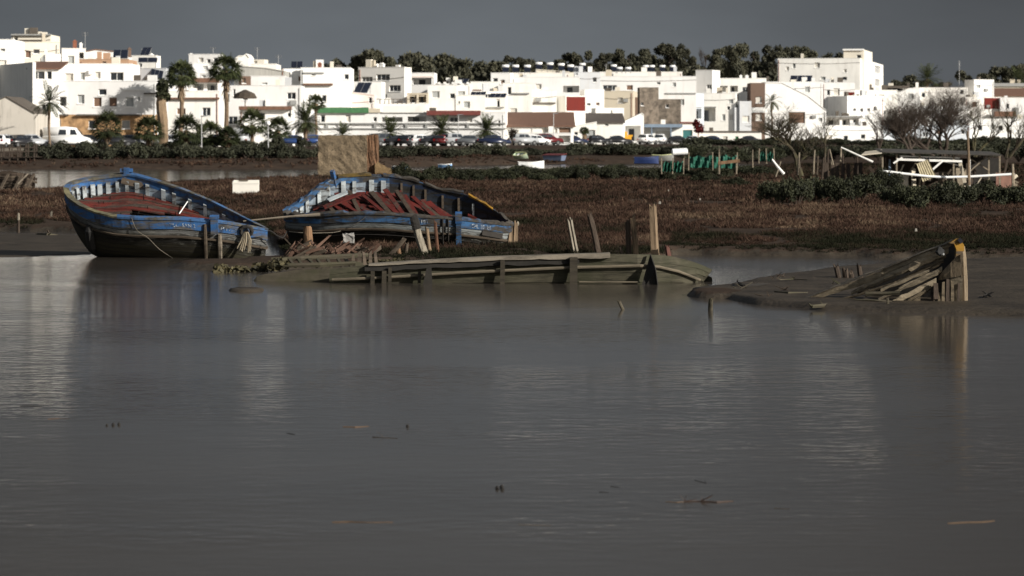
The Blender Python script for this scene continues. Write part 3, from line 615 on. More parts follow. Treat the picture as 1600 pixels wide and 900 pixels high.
for k, (x, y) in enumerate([(790, 114), (805.5, 114), (824, 114), (842, 109.5), (859.5, 110), (877, 111), (891.5, 113), (905, 112), (910, 110), (959, 112), (968, 112.5), (981.5, 112.5), (1009, 112.5), (1018.5, 112.5), (1035, 112.5), (1051, 112.5)]):
    D = DFRONT(x)+(44 if x < 895 else 64)
    t = heater(x, y, D, 1.15, 1.35 if x not in (968, 981.5, 905) else .95)
    t['label'] = 'white tank over dark panel, in the left row on the long white roof' if x < 900 else 'white tank over dark panel, in the right group on the long white roof'
def solar(label, x0, x1, y0, y1, D, lean=0.0, frames=2):
    o = P((x0+x1)/2, y1, D); w = (x1-x0)/F*D; hh = (y1-y0)/F*D
    rt = empty('solar_collector', o, label, 'solar panel'); sk = lean*w
    m = MB(); dp = hh*.8
    pts = lambda e: [o+Vector((-w/2+e, -dp/2, e*.6)), o+Vector((w/2-e-abs(sk), -dp/2, e*.6)), o+Vector((w/2-e, dp/2, hh-e*.6)), o+Vector((-w/2+e+abs(sk), dp/2, hh-e*.6))]
    q = pts(0); m.hexa([p-Vector((0, 0, .08)) for p in q]+q); m.build('panel_frame', METAL, rt)
    n = Vector((0, -hh, dp)).normalized()
    m = MB()
    for k in range(frames):
        a, b = k/frames+.02, (k+1)/frames-.02
        e = [lerp(q[0], q[1], a), lerp(q[0], q[1], b), lerp(q[3], q[2], b), lerp(q[3], q[2], a)]
        m.hexa([p+n*.012 for p in e]+[p+n*.03 for p in e])
    m.build('cell_glass', SOLAR, rt)
    m = MB()
    for s in (-.4, .4): m.beam(o+Vector((s*w, dp*.4, -.8)), o+Vector((s*w, dp*.4, hh*.85)), .07, .07)
    m.build('stand', METAL, rt)
solar('dark sloping solar panel beside the brown chimney on the left hill', 177, 200, 78, 91, DFRONT(188)+25.5)
solar('small dark leaning solar panel standing highest on the left skyline', 219, 237, 74, 87, DFRONT(228)+36, .25)
solar('low dark flat panel below the leaning panel on the left skyline', 216, 246, 90, 97, DFRONT(228)+30)
solar('dark blue solar panel left of the left tall palm', 234, 256, 107, 124, DFRONT(245)+15, .1, 3)
solar('steep dark solar panel leaning in front of the tall white house', 552, 581, 129, 145, DFRONT(566)+14, .25)
solar('dark solar panel on the roof left of the tallest apartment block', 1233, 1270, 118, 128, DFRONT(1250)+9, .08, 3)
solar('dark panel on the rooftop beside the right tall palm', 455, 473, 96, 106, DFRONT(463)+33)
solar('dark low panel above the bright white cube house', 734, 760, 143.5, 150, DFRONT(747)+9, .1, 3)
solar('dark low panel at the end of the long house roofs', 764, 792, 146, 153, DFRONT(778)+8, .1, 3)
solar('long dark low panel behind the notched white parapet', 705, 733, 123, 130, DFRONT(719)+22, .1, 3)
solar('dark panel on the roof below the skyline palm', 1384, 1412, 136, 141, DFRONT(1398)+25, .1, 3)
def antenna(label, px, y0, y1, D):
    o = P(px, y1, D); p = P(px, y0, D); m = MB(); m.tube([o-Vector((0, 0, 1)), p], .035, 5)
    for k in (.98, .9, .82): 
        q = o.lerp(p, k); m.tube([q-Vector((.45, 0, 0)), q+Vector((.45, 0, 0))], .02, 4)
    ob = m.build('antenna', METAL, origin=o); tag(ob, label, 'antenna')
antenna('thin roof antenna on the left hill above the tile roof', 133, 50, 80, DFRONT(133)+44)
antenna('short antenna above the cream house between the tall palms', 333, 74, 86, DFRONT(333)+52)
antenna('tall thin antenna right of the right tall palm', 402, 74, 95, DFRONT(402)+68)
antenna('thin antenna above the dark rooftop panel', 435, 86, 108, DFRONT(435)+44)
antenna('slim antenna on the long roof among the right roof tanks', 947, 100, 114, DFRONT(947)+64)
antenna('bare mast on the far right skyline left of the white cube house', 1499, 95, 137, DFRONT(1499)+40)
# ---------------------------------------------------------------- vegetation
def leaf_cloud(blobs, n, size, seed, clump=.5, gap=0.0):
    rg = np.random.default_rng(seed); b = np.array(blobs, float)
    w = b[:, 3]*b[:, 4]*b[:, 5]; w = w/w.sum(); idx = rg.choice(len(b), n, p=w)
    d = rg.normal(size=(n, 3)); d /= np.linalg.norm(d, axis=1)[:, None]
    r = rg.random(n)**.45; c = b[idx, :3]+d*r[:, None]*b[idx, 3:6]
    # pull to local clumps so that gaps open
    cc = c[rg.choice(n, max(6, n//28))]
    near = cc[rg.choice(len(cc), n)]
    k = np.argmin(((c[:, None, :]-cc[None, ::max(1, len(cc)//60), :])**2).sum(-1), 1) if n < 20000 else None
    if k is not None:
        cen = cc[::max(1, len(cc)//60)][k]; c = c+(cen-c)*(clump*rg.random(n)[:, None])
    nrm = rg.normal(size=(n, 3)); nrm /= np.linalg.norm(nrm, axis=1)[:, None]
    t = np.cross(nrm, rg.normal(size=(n, 3))); t /= np.linalg.norm(t, axis=1)[:, None]; bt = np.cross(nrm, t)
    s = size*(.6+.8*rg.random(n))[:, None]
    v = np.stack([c-t*s*.5-bt*s*.28, c+t*s*.5-bt*s*.22, c+t*s*.5+bt*s*.28, c-t*s*.5+bt*s*.22], 1).reshape(-1, 3)
    tone = np.repeat(np.clip(rg.normal(.45, .22, n)+(np.random.default_rng(seed+1).random(400)[k % 400]-.5)*.5 if k is not None else rg.random(n), 0, 1), 4)
    return v, np.arange(n*4).reshape(n, 4), tone
def limbs(mb, p, d, L, r, depth, spread=.6, n=3, up=.15, seg=3, sides=5, shrink=.68, wig=.22):
    pts = [p]; rad = [r]; q = Vector(p); dd = Vector(d).normalized()
    for k in range(seg):
        dd = (dd+Vector((random.uniform(-wig, wig), random.uniform(-wig, wig), random.uniform(-wig, wig)+up*.3))).normalized()
        q = q+dd*(L/seg); pts.append(q.copy()); rad.append(r*(1-.32*(k+1)/seg))
    mb.tube(pts, rad, sides if r > .03 else 3, cap=False)
    if depth <= 0: return
    for k in range(n):
        i = random.randint(max(1, seg-2), seg) if k else seg
        an = random.uniform(0, 6.28); s = random.uniform(.4, 1)*spread
        nd = (dd+Vector((math.cos(an)*s, math.sin(an)*s, random.uniform(-.3, .5)*s+up))).normalized()
        limbs(mb, pts[i], nd, L*shrink*random.uniform(.75, 1.15), rad[i]*.73, depth-1, spread, n, up, seg, sides, shrink, wig)
BARK = woodm('tree_bark', (.050, .037, .028), .5, 4, (2, 2, .4))
BARKG = woodm('mossy_bark', (.040, .030, .022), .5, 5, (2, 2, .6), algae=(.060, .055, .024))
EUC = leafm('eucalyptus_leaves', (.028, .029, .018), (.085, .081, .052))
DARKL = leafm('dark_shrub_leaves', (.011, .013, .007), (.044, .047, .023))
HEDG = leafm('saltbush_leaves', (.017, .019, .012), (.058, .060, .036))
PALML = leafm('palm_leaves', (.016, .022, .009), (.075, .084, .034))
DEADF = plain('dead_palm_fronds', (.20, .14, .085), .9, .4, 4, .6, (3, 3, .5))
PTRUNK = woodm('palm_trunk_bark', (.17, .12, .08), .5, 3, (1, 1, 3))
# ridge trees: four prototypes, copied
def ridge_tree(seed, kind):
    rt = empty('eucalyptus_tree', (0, 0, 0), '', 'tree', 'trees on the ridge behind the town'); rg = np.random.default_rng(seed); random.seed(seed)
    m = MB(); m.tube([(0, 0, -6), (.1, 0, -1), (.0, .1, 2.4), (.1, 0, 4)], [.4, .34, .26, .12], 6)
    for k in range(5):
        a = k*1.3; m.tube([(0, 0, 1.5+k*.7), (math.cos(a)*.9, math.sin(a)*.9, 2.4+k*.6), (math.cos(a)*1.5, math.sin(a)*1.5, 3.2+k*.5)], [.14, .09, .04], 4, cap=False)
    m.build('trunk', BARK, rt)
    bl = []
    for k in range(15 if kind else 11):
        a = rg.random()*6.28; rr = rg.random()**.6*(2.7 if kind else 3.3); z = (.5+rg.random()*7.6) if kind else 1+rg.random()*5
        f = 1-.5*max(0, z-4)/5; s = rg.uniform(.75, 1.45)
        bl.append((math.cos(a)*rr*f, math.sin(a)*rr*f, z, s, s, s*.8))
    for k in range(8): bl.append((rg.uniform(-2.2, 2.2), rg.uniform(-2, 2), rg.uniform(-1.5, 3), 1.3, 1.3, 1.2))
    v, f, t = leaf_cloud(bl, 7000, .38, seed, .3)
    np_mesh('crown', v, f, EUC, rt, tone=t); return rt
protos = [ridge_tree(11, 1), ridge_tree(12, 0), ridge_tree(13, 1), ridge_tree(14, 0), ridge_tree(15, 1)]
RT = []
for x, y in zip(range(512, 800, 13), [103, 93, 88, 85, 84, 84, 77, 79, 84, 83, 82, 82, 86, 88, 85, 89, 92, 93, 95, 94, 96, 97, 94]): RT.append((x+random.uniform(-3, 3), y+random.uniform(-3, 2), 34, 0))
for x, y, w in [(792, 82, 26), (812, 89, 30), (832, 96, 26), (852, 90, 30), (872, 92, 26), (884, 77, 24), (898, 82, 22), (908, 79, 22), (928, 92, 28), (940, 83, 26), (957, 78, 26), (970, 84, 24), (985, 76, 28), (1000, 82, 26), (1013, 76, 26), (1030, 65, 32), (1046, 68, 34), (1066, 68, 24), (1080, 82, 22), (1118, 76, 28), (1135, 65, 28), (1153, 67, 28), (1180, 72, 28), (1195, 84, 24), (1212, 70, 32), (1228, 68, 30), (1246, 72, 32), (1262, 72, 30), (1285, 80, 26), (1303, 82, 26),
                (803, 95, 34), (822, 97, 34), (842, 98, 34), (862, 97, 34), (915, 97, 36), (935, 98, 36), (965, 97, 36), (998, 96, 36), (1020, 94, 36), (1082, 97, 34), (1100, 99, 34), (1168, 95, 36), (1194, 97, 34), (1128, 96, 34), (1058, 94, 36), (1274, 97, 30), (888, 98, 34),
                (1325, 100, 24), (1392, 120, 24), (1416, 117, 34), (1438, 121, 28), (1470, 128, 26), (1516, 110, 30), (1530, 108, 32), (1548, 104, 34), (1566, 98, 34), (1584, 102, 30), (1604, 100, 34), (1620, 108, 34)]: RT.append((x, y, w, 1))
for k_ in range(44): RT.append((500+k_*19+random.uniform(-5, 5), 103+random.uniform(-5, 4)-(6 if 620 < 500+k_*19 < 700 else 0), 46, 0))
used = set()
for k, (x, y, w, kd) in enumerate(RT):
    pi = (k*3+kd) % 5; D = random.uniform(820, 960)
    if x > 1310: D = random.uniform(800, 880)
    t = protos[pi] if pi not in used else copy_tree(protos[pi]); used.add(pi)
    sx = w/F*D/5.6*(1.3 if kd else 1.65); top = 8.7 if pi in (0, 2, 4) else 6.6
    gz = float(terrain(x, D)); zt = ZY(y, D); sz = max(sx*.9, (zt-gz)/(top+2)) if kd else sx*1.25
    sz = min(sz, sx*1.9)
    t.location = (XX(x, D), D, zt-top*sz); t.scale = (sx, sx, sz); t.rotation_euler = (0, 0, random.uniform(0, 6.28))
    t['label'] = ('dark grey-green tree in the dense wood on the left part of the ridge' if x < 800 else 'tall eucalyptus with an uneven crown on the ridge right of centre' if x < 1320 else 'dark round tree on the low ridge at the far right')
# bare grey tree on the ridge
def bare_tree(label, px, pyb, D, hgt, lean=(0, 0), depth=5, r=.16, mat=BARKG, spread=.8, n=3, up=.1, seed=3, trunks=1, squash=1.0, shrink=.72):
    random.seed(seed); o = P(px, pyb, D); rt = empty('bare_tree', o, label, 'tree')
    m = MB(); tips = MB()
    for k in range(trunks):
        a = random.uniform(0, 6.28); s = .25*k
        b = o+Vector((math.cos(a)*s, math.sin(a)*s, -.3))
        m2 = MB(); limbs(m2, b, Vector((lean[0]+math.cos(a)*.5*(k > 0), math.sin(a)*.3*(k > 0), 1)), hgt*.36, r, depth, spread, n, up, 3, 6, shrink)
        m.add(m2.v, m2.f)
    # split trunk (thick) from crown (thin) by height
    zc = o.z+hgt*.3; tr = MB(); cr = MB()
    zz = [v.z for v in m.v]; mx = max(zz)-o.z; sc = hgt/mx
    mv = [Vector((o.x+(v.x-o.x)*sc*squash, o.y+(v.y-o.y)*sc, o.z+(v.z-o.z)*sc)) for v in m.v]
    lo = [f for f in m.f if all(mv[i].z < zc for i in f)]; hi = [f for f in m.f if not all(mv[i].z < zc for i in f)]
    tr.v = mv; tr.f = lo; tr.m = [0]*len(lo); cr.v = mv; cr.f = hi; cr.m = [0]*len(hi)
    tr.build('trunk', mat, rt); cr.build('crown', mat, rt); return rt
bare_tree('grey leafless tree on the ridge between the eucalyptus groups', 1097, 125, 860, 9.5, depth=6, r=.3, spread=.6, up=.3, seed=5, n=3, mat=BARK)
bare_tree('forked bare tree with mossy trunk leaning left beside the crossed white poles', 1252, 268, 205, 4.6, (-.4, 0), 6, .14, seed=23, spread=1.1, n=4, squash=1.3)
bare_tree('upright bare tree in front of the low house with two grey doors', 1285, 252, 262, 4.5, (.15, 0), 6, .13, seed=8, spread=.8, n=3)
bare_tree('wide dense leafless tree dominating the right side behind the shed', 1470, 240, 300, 7.2, (-.1, 0), 6, .15, seed=35, spread=1.0, n=4, trunks=3, squash=1.7, shrink=.78, up=.2, mat=BARK)
bare_tree('leafless tree with its crown leaning left, against the long low white houses', 1428, 240, 290, 5.6, (-.4, 0), 6, .11, seed=52, spread=1.0, n=4, trunks=2, squash=1.5, up=.18, mat=BARK)
bare_tree('small bare tree left of the wide dense one', 1375, 233, 310, 3.4, (-.1, 0), 6, .11, seed=41, spread=.9, n=3, squash=1.5, mat=BARK)
bare_tree('tangled bare tree right of the wide dense one', 1520, 240, 270, 4.8, (.2, 0), 6, .14, seed=61, spread=.85, n=3, trunks=2)
bare_tree('spindly bare tree at the right edge behind the shed', 1572, 240, 250, 4.6, (.1, 0), 6, .13, seed=71, spread=.8, n=3, trunks=2)
bare_tree('pale grey leafless tree beside the low workshop', 799, 224, DFRONT(800)-26, 2.4, (0, 0), 6, .1, seed=81, spread=.9, n=4, squash=1.3, mat=BARK)
random.seed(99)
# palms
def fan_crown(name, parent, o, rad, nfr, seed, droop=.5, fan=True):
    rg = np.random.default_rng(seed); vs = []; fs = []; tn = []
    def tri(a, b, c, d, t):
        i = len(vs); vs.extend([a, b, c, d]); fs.append((i, i+1, i+2, i+3)); tn.extend([t]*4)
    for k in range(nfr):
        az = k*2.39996+rg.uniform(-.2, .2); el = lerp(1.35, -.55, (k/nfr)**.85)+rg.uniform(-.12, .12); L = rad*rg.uniform(.85, 1.1); t = rg.uniform(.1, .7)*(.6+.4*(el > 0))
        d0 = np.array([math.cos(az)*math.cos(el), math.sin(az)*math.cos(el), math.sin(el)]); side = np.array([-math.sin(az), math.cos(az), 0])
        if fan:
            c = d0*L*.5; upv = np.cross(side, d0); e = c
            tri(side*.02, e+side*.02, e-side*.02, -side*.02, .6)
            for q in range(13):
                a = lerp(-1.35, 1.35, q/12); dr = d0*math.cos(a)+side*math.sin(a); dr = dr+np.array([0, 0, -droop*abs(math.sin(a))*.6-.15*droop])+upv*rg.uniform(-.1, .1)
                ln = L*.55*(1-.25*abs(math.sin(a))); w = np.cross(dr, upv); w = w/np.linalg.norm(w)*.07
                mid = e+dr*ln*.6; tip = e+dr*ln+np.array([0, 0, -droop*ln*.35])
                tri(e, mid-w, tip, mid+w, np.clip(t+rg.uniform(-.15, .15), 0, 1))
        else:
            pts = []; p = np.zeros(3); d = d0.copy()
            for q in range(9):
                pts.append(p.copy()); p = p+d*L/8; d = d+np.array([0, 0, -droop*.16*(1-abs(d[2])*.5)]); d /= np.linalg.norm(d)
            for q in range(8):
                tri(pts[q]+side*.02, pts[q+1]+side*.015, pts[q+1]-side*.015, pts[q]-side*.02, .55)
                if q == 0: continue
                for s in (-1, 1):
                    for h2 in (0., .33, .66):
                        b = lerp(pts[q], pts[q+1] if q < 8 else p, h2); fw = (pts[q+1]-pts[q])/np.linalg.norm(pts[q+1]-pts[q])
                        ln = L*.26*(1-abs(q-3.5)/7)*rg.uniform(.85, 1.1); dr = side*s*.75+fw*.65+np.array([0, 0, rg.uniform(.0, .35)-.25])
                        tip = b+dr*ln; w = fw*.055
                        tri(b-w, b+dr*ln*.5-w, tip, b+dr*ln*.5+w, np.clip(t+rg.uniform(-.15, .15), 0, 1))
    return np_mesh(name, np.array(vs)+np.array(o), np.array(fs), PALML, parent, origin=parent['wo'], tone=np.array(tn))
def palm(label, px, ytop, yb, w, D, fan=True, tr=.16, beard=0.0, seed=0, nfr=44, droop=.5, lean=0.0):
    o = P(px, yb, D); w = w*(1.3 if w < 52 else 1.12); nfr = int(nfr*1.25); r = w/F*D/2*1.05; ch = ZY(ytop, D)-r*.85
    rt = empty('palm_tree', o, label, 'palm tree'); m = MB(); c = Vector((o.x+lean, o.y, ch))
    hh = ch-o.z; pts = [lerp(Vector((o.x, o.y, o.z-.4)), c, q/6)+Vector((math.sin(q*1.1+seed)*.04*hh*.3, 0, 0)) for q in range(7)]
    m.tube(pts, [tr*1.35]+[tr*1.05]*4+[tr*1.15, tr*.9], 9, jit=.08); m.build('trunk', PTRUNK, rt)
    if beard:
        m = MB()
        for k in range(70):
            a = random.uniform(0, 6.28); z = random.uniform(0, beard); rr = tr*1.1+.55*r*.5*(1-z/beard)**.6*random.uniform(.6, 1.1)
            p0 = c+Vector((math.cos(a)*tr, math.sin(a)*tr, -z)); p1 = c+Vector((math.cos(a)*rr, math.sin(a)*rr, -z-random.uniform(.4, .9)))
            m.beam(p0, p1, random.uniform(.08, .2), .03, taper=.5)
        m.build('dead_skirt', DEADF, rt)
    fan_crown('crown', rt, c, r, nfr, seed+5, droop, fan); return rt
palm('slim palm with a small drooping crown in front of the stone ground floor', 77, 131, 231, 58, 350, False, .13, 0, 1, 26, 1.0)
palm('broad low palm right of the white van', 167, 171, 228, 50, 352, True, .22, .8, 2, 40)
palm('broad low palm in front of the stone house corner', 232, 177, 230, 54, 354, True, .24, .9, 3, 44)
palm('left one of the two tall bearded palms', 283, 91, 226, 54, 368, True, .24, 2.6, 4, 56, .7)
palm('right one of the two tall bearded palms', 353, 81, 222, 56, 372, True, .24, 3.0, 5, 58, .7)
palm('low palm in front of the villa under the left tall palm', 291, 175, 229, 50, 356, True, .22, .8, 6, 44)
palm('low palm in front of the villa beside the slim lamp post', 329, 186, 229, 44, 358, True, .2, .8, 7, 40)
palm('smallest low palm under the right tall palm', 357, 196, 230, 34, 356, True, .18, .6, 8, 34)
palm('low palm before the brown tiled eave', 394, 168, 226, 46, 362, True, .2, .8, 9, 42)
palm('low palm beside the globe street lamp', 434, 180, 226, 40, 370, True, .2, .8, 10, 40)
palm('shaggy palm left of the long house with the green edge', 477, 164, 222, 46, 385, False, .2, .8, 11, 46, .8)
palm('small palm crown behind the shaggy palm, under the wide white house', 494, 146, 222, 26, 432, True, .14, .5, 12, 30)
palm('palm half hidden behind the stone ruin', 535, 192, 226, 32, 418, False, .2, .4, 13, 34, .8)
palm('star-crowned palm just right of the stone ruin', 610, 185, 227, 40, 425, False, .2, .5, 14, 38, .7)
palm('star-crowned palm under the red tile canopy', 690, 180, 226, 40, 426, False, .2, .5, 15, 38, .7)
palm('star-crowned palm at the right end of the long house', 760, 180, 228, 40, 427, False, .2, .5, 16, 38, .7)
palm('small shaggy palm before the white garages', 913, 196, 225, 13, 500, True, .2, 1.2, 17, 24, .9)
palm('thin palm with a sparse crown before the big sloping white house', 1206, 143, 205, 28, 600, False, .14, 0, 18, 16, 1.3)
palm('date palm on the skyline right of the apartment block', 1449, 100, 150, 40, 700, False, .3, .8, 19, 50, .6)
palm('palm at the right edge below the wooded ridge', 1592, 104, 160, 40, 710, False, .3, .6, 20, 40, .9)
# pruned palm trunk
o = P(254, 228, 364); rt = empty('pruned_palm', o, 'thick pruned palm trunk with dark ragged top left of the villa', 'palm tree')
m = MB(); zt = ZY(146, 364); m.tube([o+Vector((.15*math.sin(k), 0, lerp(-.3, zt-o.z, k/6))) for k in range(7)], [.5, .48, .5, .6, .58, .62, .5], 10, jit=.15); m.build('trunk', DEADF, rt)
v, f, t = leaf_cloud([(o.x, o.y, zt+.5, .7, .7, .9), (o.x+.1, o.y, zt-.3, .8, .8, .5), (o.x, o.y, zt+1.3, .5, .5, .5)], 700, .5, 77); np_mesh('crown', v, f, DARKL, rt, origin=o, tone=t)
# bushes
def bush_proto(seed, mat, n=2200, size=.075):
    rg = np.random.default_rng(seed); bl = []
    for k in range(20):
        a = rg.random()*6.28; rr = rg.random()**.5*.85; s = rg.uniform(.18, .38)
        bl.append((math.cos(a)*rr, math.sin(a)*rr, max(.08, .1+(1-rr**2)*.75*rg.uniform(.35, 1)), s, s, s*.85))
    rt = empty('shrub', (0, 0, 0), '', 'shrub'); random.seed(seed)
    m = MB()
    for k in range(7):
        a = k*.9; m.tube([(0, 0, -.15), (math.cos(a)*.2, math.sin(a)*.2, .2), (math.cos(a)*.5, math.sin(a)*.5, .5)], [.03, .02, .008], 4, cap=False)
    m.build('stem', BARK, rt)
    v, f, t = leaf_cloud(bl, n, size, seed, .35); np_mesh('foliage', v, f, mat, rt, tone=t); return rt
BP = {k: [bush_proto(s+i, m, n, sz) for i in range(3)] for k, s, m, n, sz in (('d', 201, DARKL, 5200, .06), ('h', 211, HEDG, 2600, .085))}
BU = {'d': set(), 'h': set()}
def bush(px, yb, w, hp, D, kind, label, group):
    i = random.randrange(3); t = BP[kind][i] if i not in BU[kind] else copy_tree(BP[kind][i]); BU[kind].add(i)
    p = P(px, yb, D); sx = w/F*D/2; t.location = p; t.scale = (sx, sx*random.uniform(.8, 1.1), hp/F*D); t.rotation_euler = (0, 0, random.uniform(0, 6.28))
    t['label'] = label; t['group'] = group
for k in range(30):
    x = 628+k*19.6+random.uniform(-8, 8); yb = lerp(279, 275, k/29)+random.uniform(-3, 6); D = (H-.42)*F/(yb-YH)
    if x > 1195: continue
    bush(x, yb+1, random.uniform(40, 66), random.uniform(18, 27), D, 'd', 'dark green shrub in the belt along the back of the brown marsh', 'shrubs along the back of the marsh')
for x, yb, w, hp in [(735, 284, 44, 20), (655, 283, 30, 15), (880, 282, 60, 20), (970, 281, 60, 24), (1150, 292, 60, 16), (1100, 284, 50, 16)]:
    bush(x, yb, w, hp, (H-.42)*F/(yb-YH), 'd', 'dark green shrub standing forward of the belt on the brown marsh', 'shrubs standing forward on the marsh')
for x, yb, w, hp in [(1215, 318, 60, 34), (1245, 322, 60, 44), (1275, 316, 70, 44), (1310, 318, 66, 46), (1345, 312, 80, 44), (1380, 300, 60, 32), (1400, 322, 60, 32), (1425, 328, 80, 44), (1465, 324, 70, 42), (1500, 322, 76, 38), (1540, 318, 70, 32), (1580, 322, 80, 36), (1615, 320, 60, 36)]:
    bush(x, yb, w*1.2, hp*1.2, (H-.4)*F/(yb-YH), 'd', 'tall dark green shrub in the thicket before the shed' if x > 1365 else 'tall dark green shrub in the thicket left of the shed', 'thicket in front of the shed')
for k in range(46):
    x = 52+k*22.5+random.uniform(-9, 9); D = H*F/(float(poly(x, FARE))-YH)+random.uniform(12, 17); z = float(terrain(x, D))-.1
    yb = YH+(H-z)*F/D
    hp = (29 if x < 130 else 25) if x < 470 else 20
    if 800 < x < 890: hp = 12
    bush(x, yb, random.uniform(46, 74), hp*random.uniform(.85, 1.1), D, 'h', 'grey green saltbush on the far bank below the palms' if x < 480 else 'grey green saltbush on the far bank below the parked cars', 'saltbushes on the far bank')
for k in range(14):
    x = 140+k*25+random.uniform(-8, 8); D = 351+k*.9; z = float(terrain(x, D))
    bush(x, YH+(H-z)*F/D, random.uniform(26, 44), random.uniform(12, 22), D, 'h', 'leafy bush among the low palms on the left waterfront', 'bushes among the low palms')
for k in range(56):
    x = 1085+(k % 28)*19.5+random.uniform(-8, 8); yb = random.uniform(243, 254) if k < 28 else random.uniform(232, 237); D = (H-.9)*F/(yb-YH) if k < 28 else random.uniform(430, 500)
    if k >= 28: yb = YH+(H-float(terrain(x, D)))*F/D
    bush(x, yb, random.uniform(42, 70), random.uniform(18, 30) if k < 28 else random.uniform(10, 15), D, 'h' if k % 3 else 'd', 'scrubby bush in the rough ground before the low white cottages', 'scrub before the white cottages')
OLDP = plain('weathered_paper', (.22, .20, .17), .9, .3)
# saltmarsh plants
def marshm():
    m, nt, b = nodes_of('saltmarsh_plants')
    at = nt.nodes.new('ShaderNodeAttribute'); at.attribute_name = 'tone'
    nt.links.new(ramp(nt, at.outputs['Fac'], [(0, (.008, .009, .004)), (.22, (.015, .014, .007)), (.42, (.026, .0155, .011)), (.72, (.052, .029, .020)), (1, (.12, .085, .055))]), b.inputs['Base Color'])
    b.inputs['Roughness'].default_value = .9; b.inputs['Specular IOR Level'].default_value = .1; return m
def tufts(px, D, hgt, tone, nb, wid, seed):
    rg = np.random.default_rng(seed); n = len(px); z = terrain(px, D); ok = z > .1
    px, D, z, hgt, tone = px[ok], D[ok], z[ok], hgt[ok], tone[ok]; n = len(px)
    base = np.stack([(px-800)/F*D, D, z-.03], -1)
    base = np.repeat(base, nb, 0); hh = np.repeat(hgt, nb)*rg.uniform(.5, 1.1, n*nb); wd = np.repeat(wid[ok] if hasattr(wid, '__len__') else np.full(n, wid), nb)
    a = rg.uniform(0, 6.28, n*nb); le = rg.uniform(.3, 1.15, n*nb); off = rg.normal(0, .35, (n*nb, 2))*hh[:, None]
    base[:, :2] += off*.7
    tip = base+np.stack([np.cos(a)*le*hh, np.sin(a)*le*hh, hh*np.sqrt(1-np.minimum(.9, le)**2*.7)], -1)
    a2 = rg.uniform(0, 6.28, n*nb); wv = np.stack([np.cos(a2)*wd, np.sin(a2)*wd, rg.uniform(-.3, .3, n*nb)*wd], -1)
    mid = (base+tip)/2
    v = np.stack([base-wv*.4, mid-wv*.6, tip, mid+wv*.6], 1).reshape(-1, 3)
    t = np.repeat(np.clip(np.repeat(tone, nb)+rg.normal(0, .12, n*nb), 0, 1), 4)
    return v, np.arange(n*nb*4).reshape(-1, 4), t
def sample_marsh(n, D0, D1, seed, x0=-260, x1=1900):
    rg = np.random.default_rng(seed); D = np.sqrt(rg.uniform(D0*D0, D1*D1, n)); px = rg.uniform(x0, x1, n)
    nc_ = n//26; c = rg.integers(0, nc_, n); k = rg.random(n) < .62; cd, cp = D[:nc_].copy(), px[:nc_].copy(); s = rg.uniform(.25, .9, nc_)
    D = np.where(k, cd[c]+rg.normal(0, 1, n)*s[c], D); px = np.where(k, cp[c]+rg.normal(0, 1, n)*s[c]*1.3*F/cd[c], px); return px, D
allv, allf, allt = [], [], []; off = 0
for n, D0, D1, nb, wd, hg, sd in ((42000, 78, 100, 11, .014, .17, 1), (45000, 98, 130, 10, .020, .19, 2), (42000, 128, 205, 10, .035, .24, 3), (8000, 205, 250, 8, .05, .28, 4)):
    px, D = sample_marsh(n, D0, D1, sd); X = (px-800)/F*D
    Dsh = H*F/(poly(px, SHORE)-YH); ed = np.clip((D-Dsh)/np.where(px > 1050, 16, 8), 0, 1)
    Db = (H-.4)*F/(poly(px, BACK)-YH); keep = (np.abs(vnoise(X, D*.3, 6.5, 13)) > .05) & (D > Dsh+.3) & ((D < Db+1) | (px > 1190))
    pat = vnoise(X, D*.45, 2.6, 7)*.22+vnoise(X, D*.4, .9, 8)*.18+vnoise(X, D*.25, 8, 11)*.22
    tn = .08+.5*sstep(ed+vnoise(X, D, 1.6, 2)*.12, .25, 1.0)+pat
    # pale dry grass patch near the right shore
    tn = tn+.55*np.exp(-((px-1190)/60)**2-((D-92)/3.5)**2)
    hh = hg*(1+.6*vnoise(X, D, 1.3, 9))*np.where(ed < .3, .7, 1)
    v, f, t = tufts(px[keep], D[keep], np.maximum(hh[keep], .08), tn[keep], nb, wd, sd+20)
    allv.append(v); allf.append(f+off); allt.append(t); off += len(v)
mo = np_mesh('marsh_grass', np.concatenate(allv), np.concatenate(allf), marshm(), tone=np.concatenate(allt))
tag(mo, 'brown saltmarsh plants covering the flat between river and channel', 'marsh grass', kind='stuff')
px, D = sample_marsh(16000, 318, 392, 31); X = (px-800)/F*D; z = terrain(px, D); k = (z < 1.25) & (z > .12) & (px < 1130)
v, f, t = tufts(px[k], D[k], np.full(k.sum(), .35), .55+.3*vnoise(X[k], D[k], 4, 3), 7, .09, 41)
fo = np_mesh('bank_grass', v, f, MATS.get('x') or mo.data.materials[0], tone=t); tag(fo, 'dry brown grass on the far bank beyond the channel', 'grass', kind='stuff')
px, D = sample_marsh(7000, 205, 330, 51, 1060); k = terrain(px, D) > .2
v, f, t = tufts(px[k], D[k], np.full(k.sum(), .4), .3+.3*vnoise(px[k]*.05, D[k], 4, 3), 7, .07, 52)
for k_ in range(7):
    rr = random.Random(800+k_); x, D_ = rr.uniform(600, 1500), rr.uniform(95, 170); o = Vector((XX(x, D_), D_, float(terrain(x, D_))+.2)); m = MB(); s_ = rr.uniform(.03, .055)
    m.hexa([o+Vector(q_) for q_ in ((-s_, -s_, -.05), (s_, -s_, -.05), (s_, s_, -.05), (-s_, s_, -.05), (-s_*.6, -s_*.5, s_), (s_*.7, -s_*.6, s_*.8), (s_*.5, s_*.6, s_), (-s_*.7, s_*.5, s_*.9))]); tag(m.build('paper_scrap', OLDP, origin=o), 'small pale scrap of litter caught in the brown marsh plants', 'litter', 'litter on the marsh')
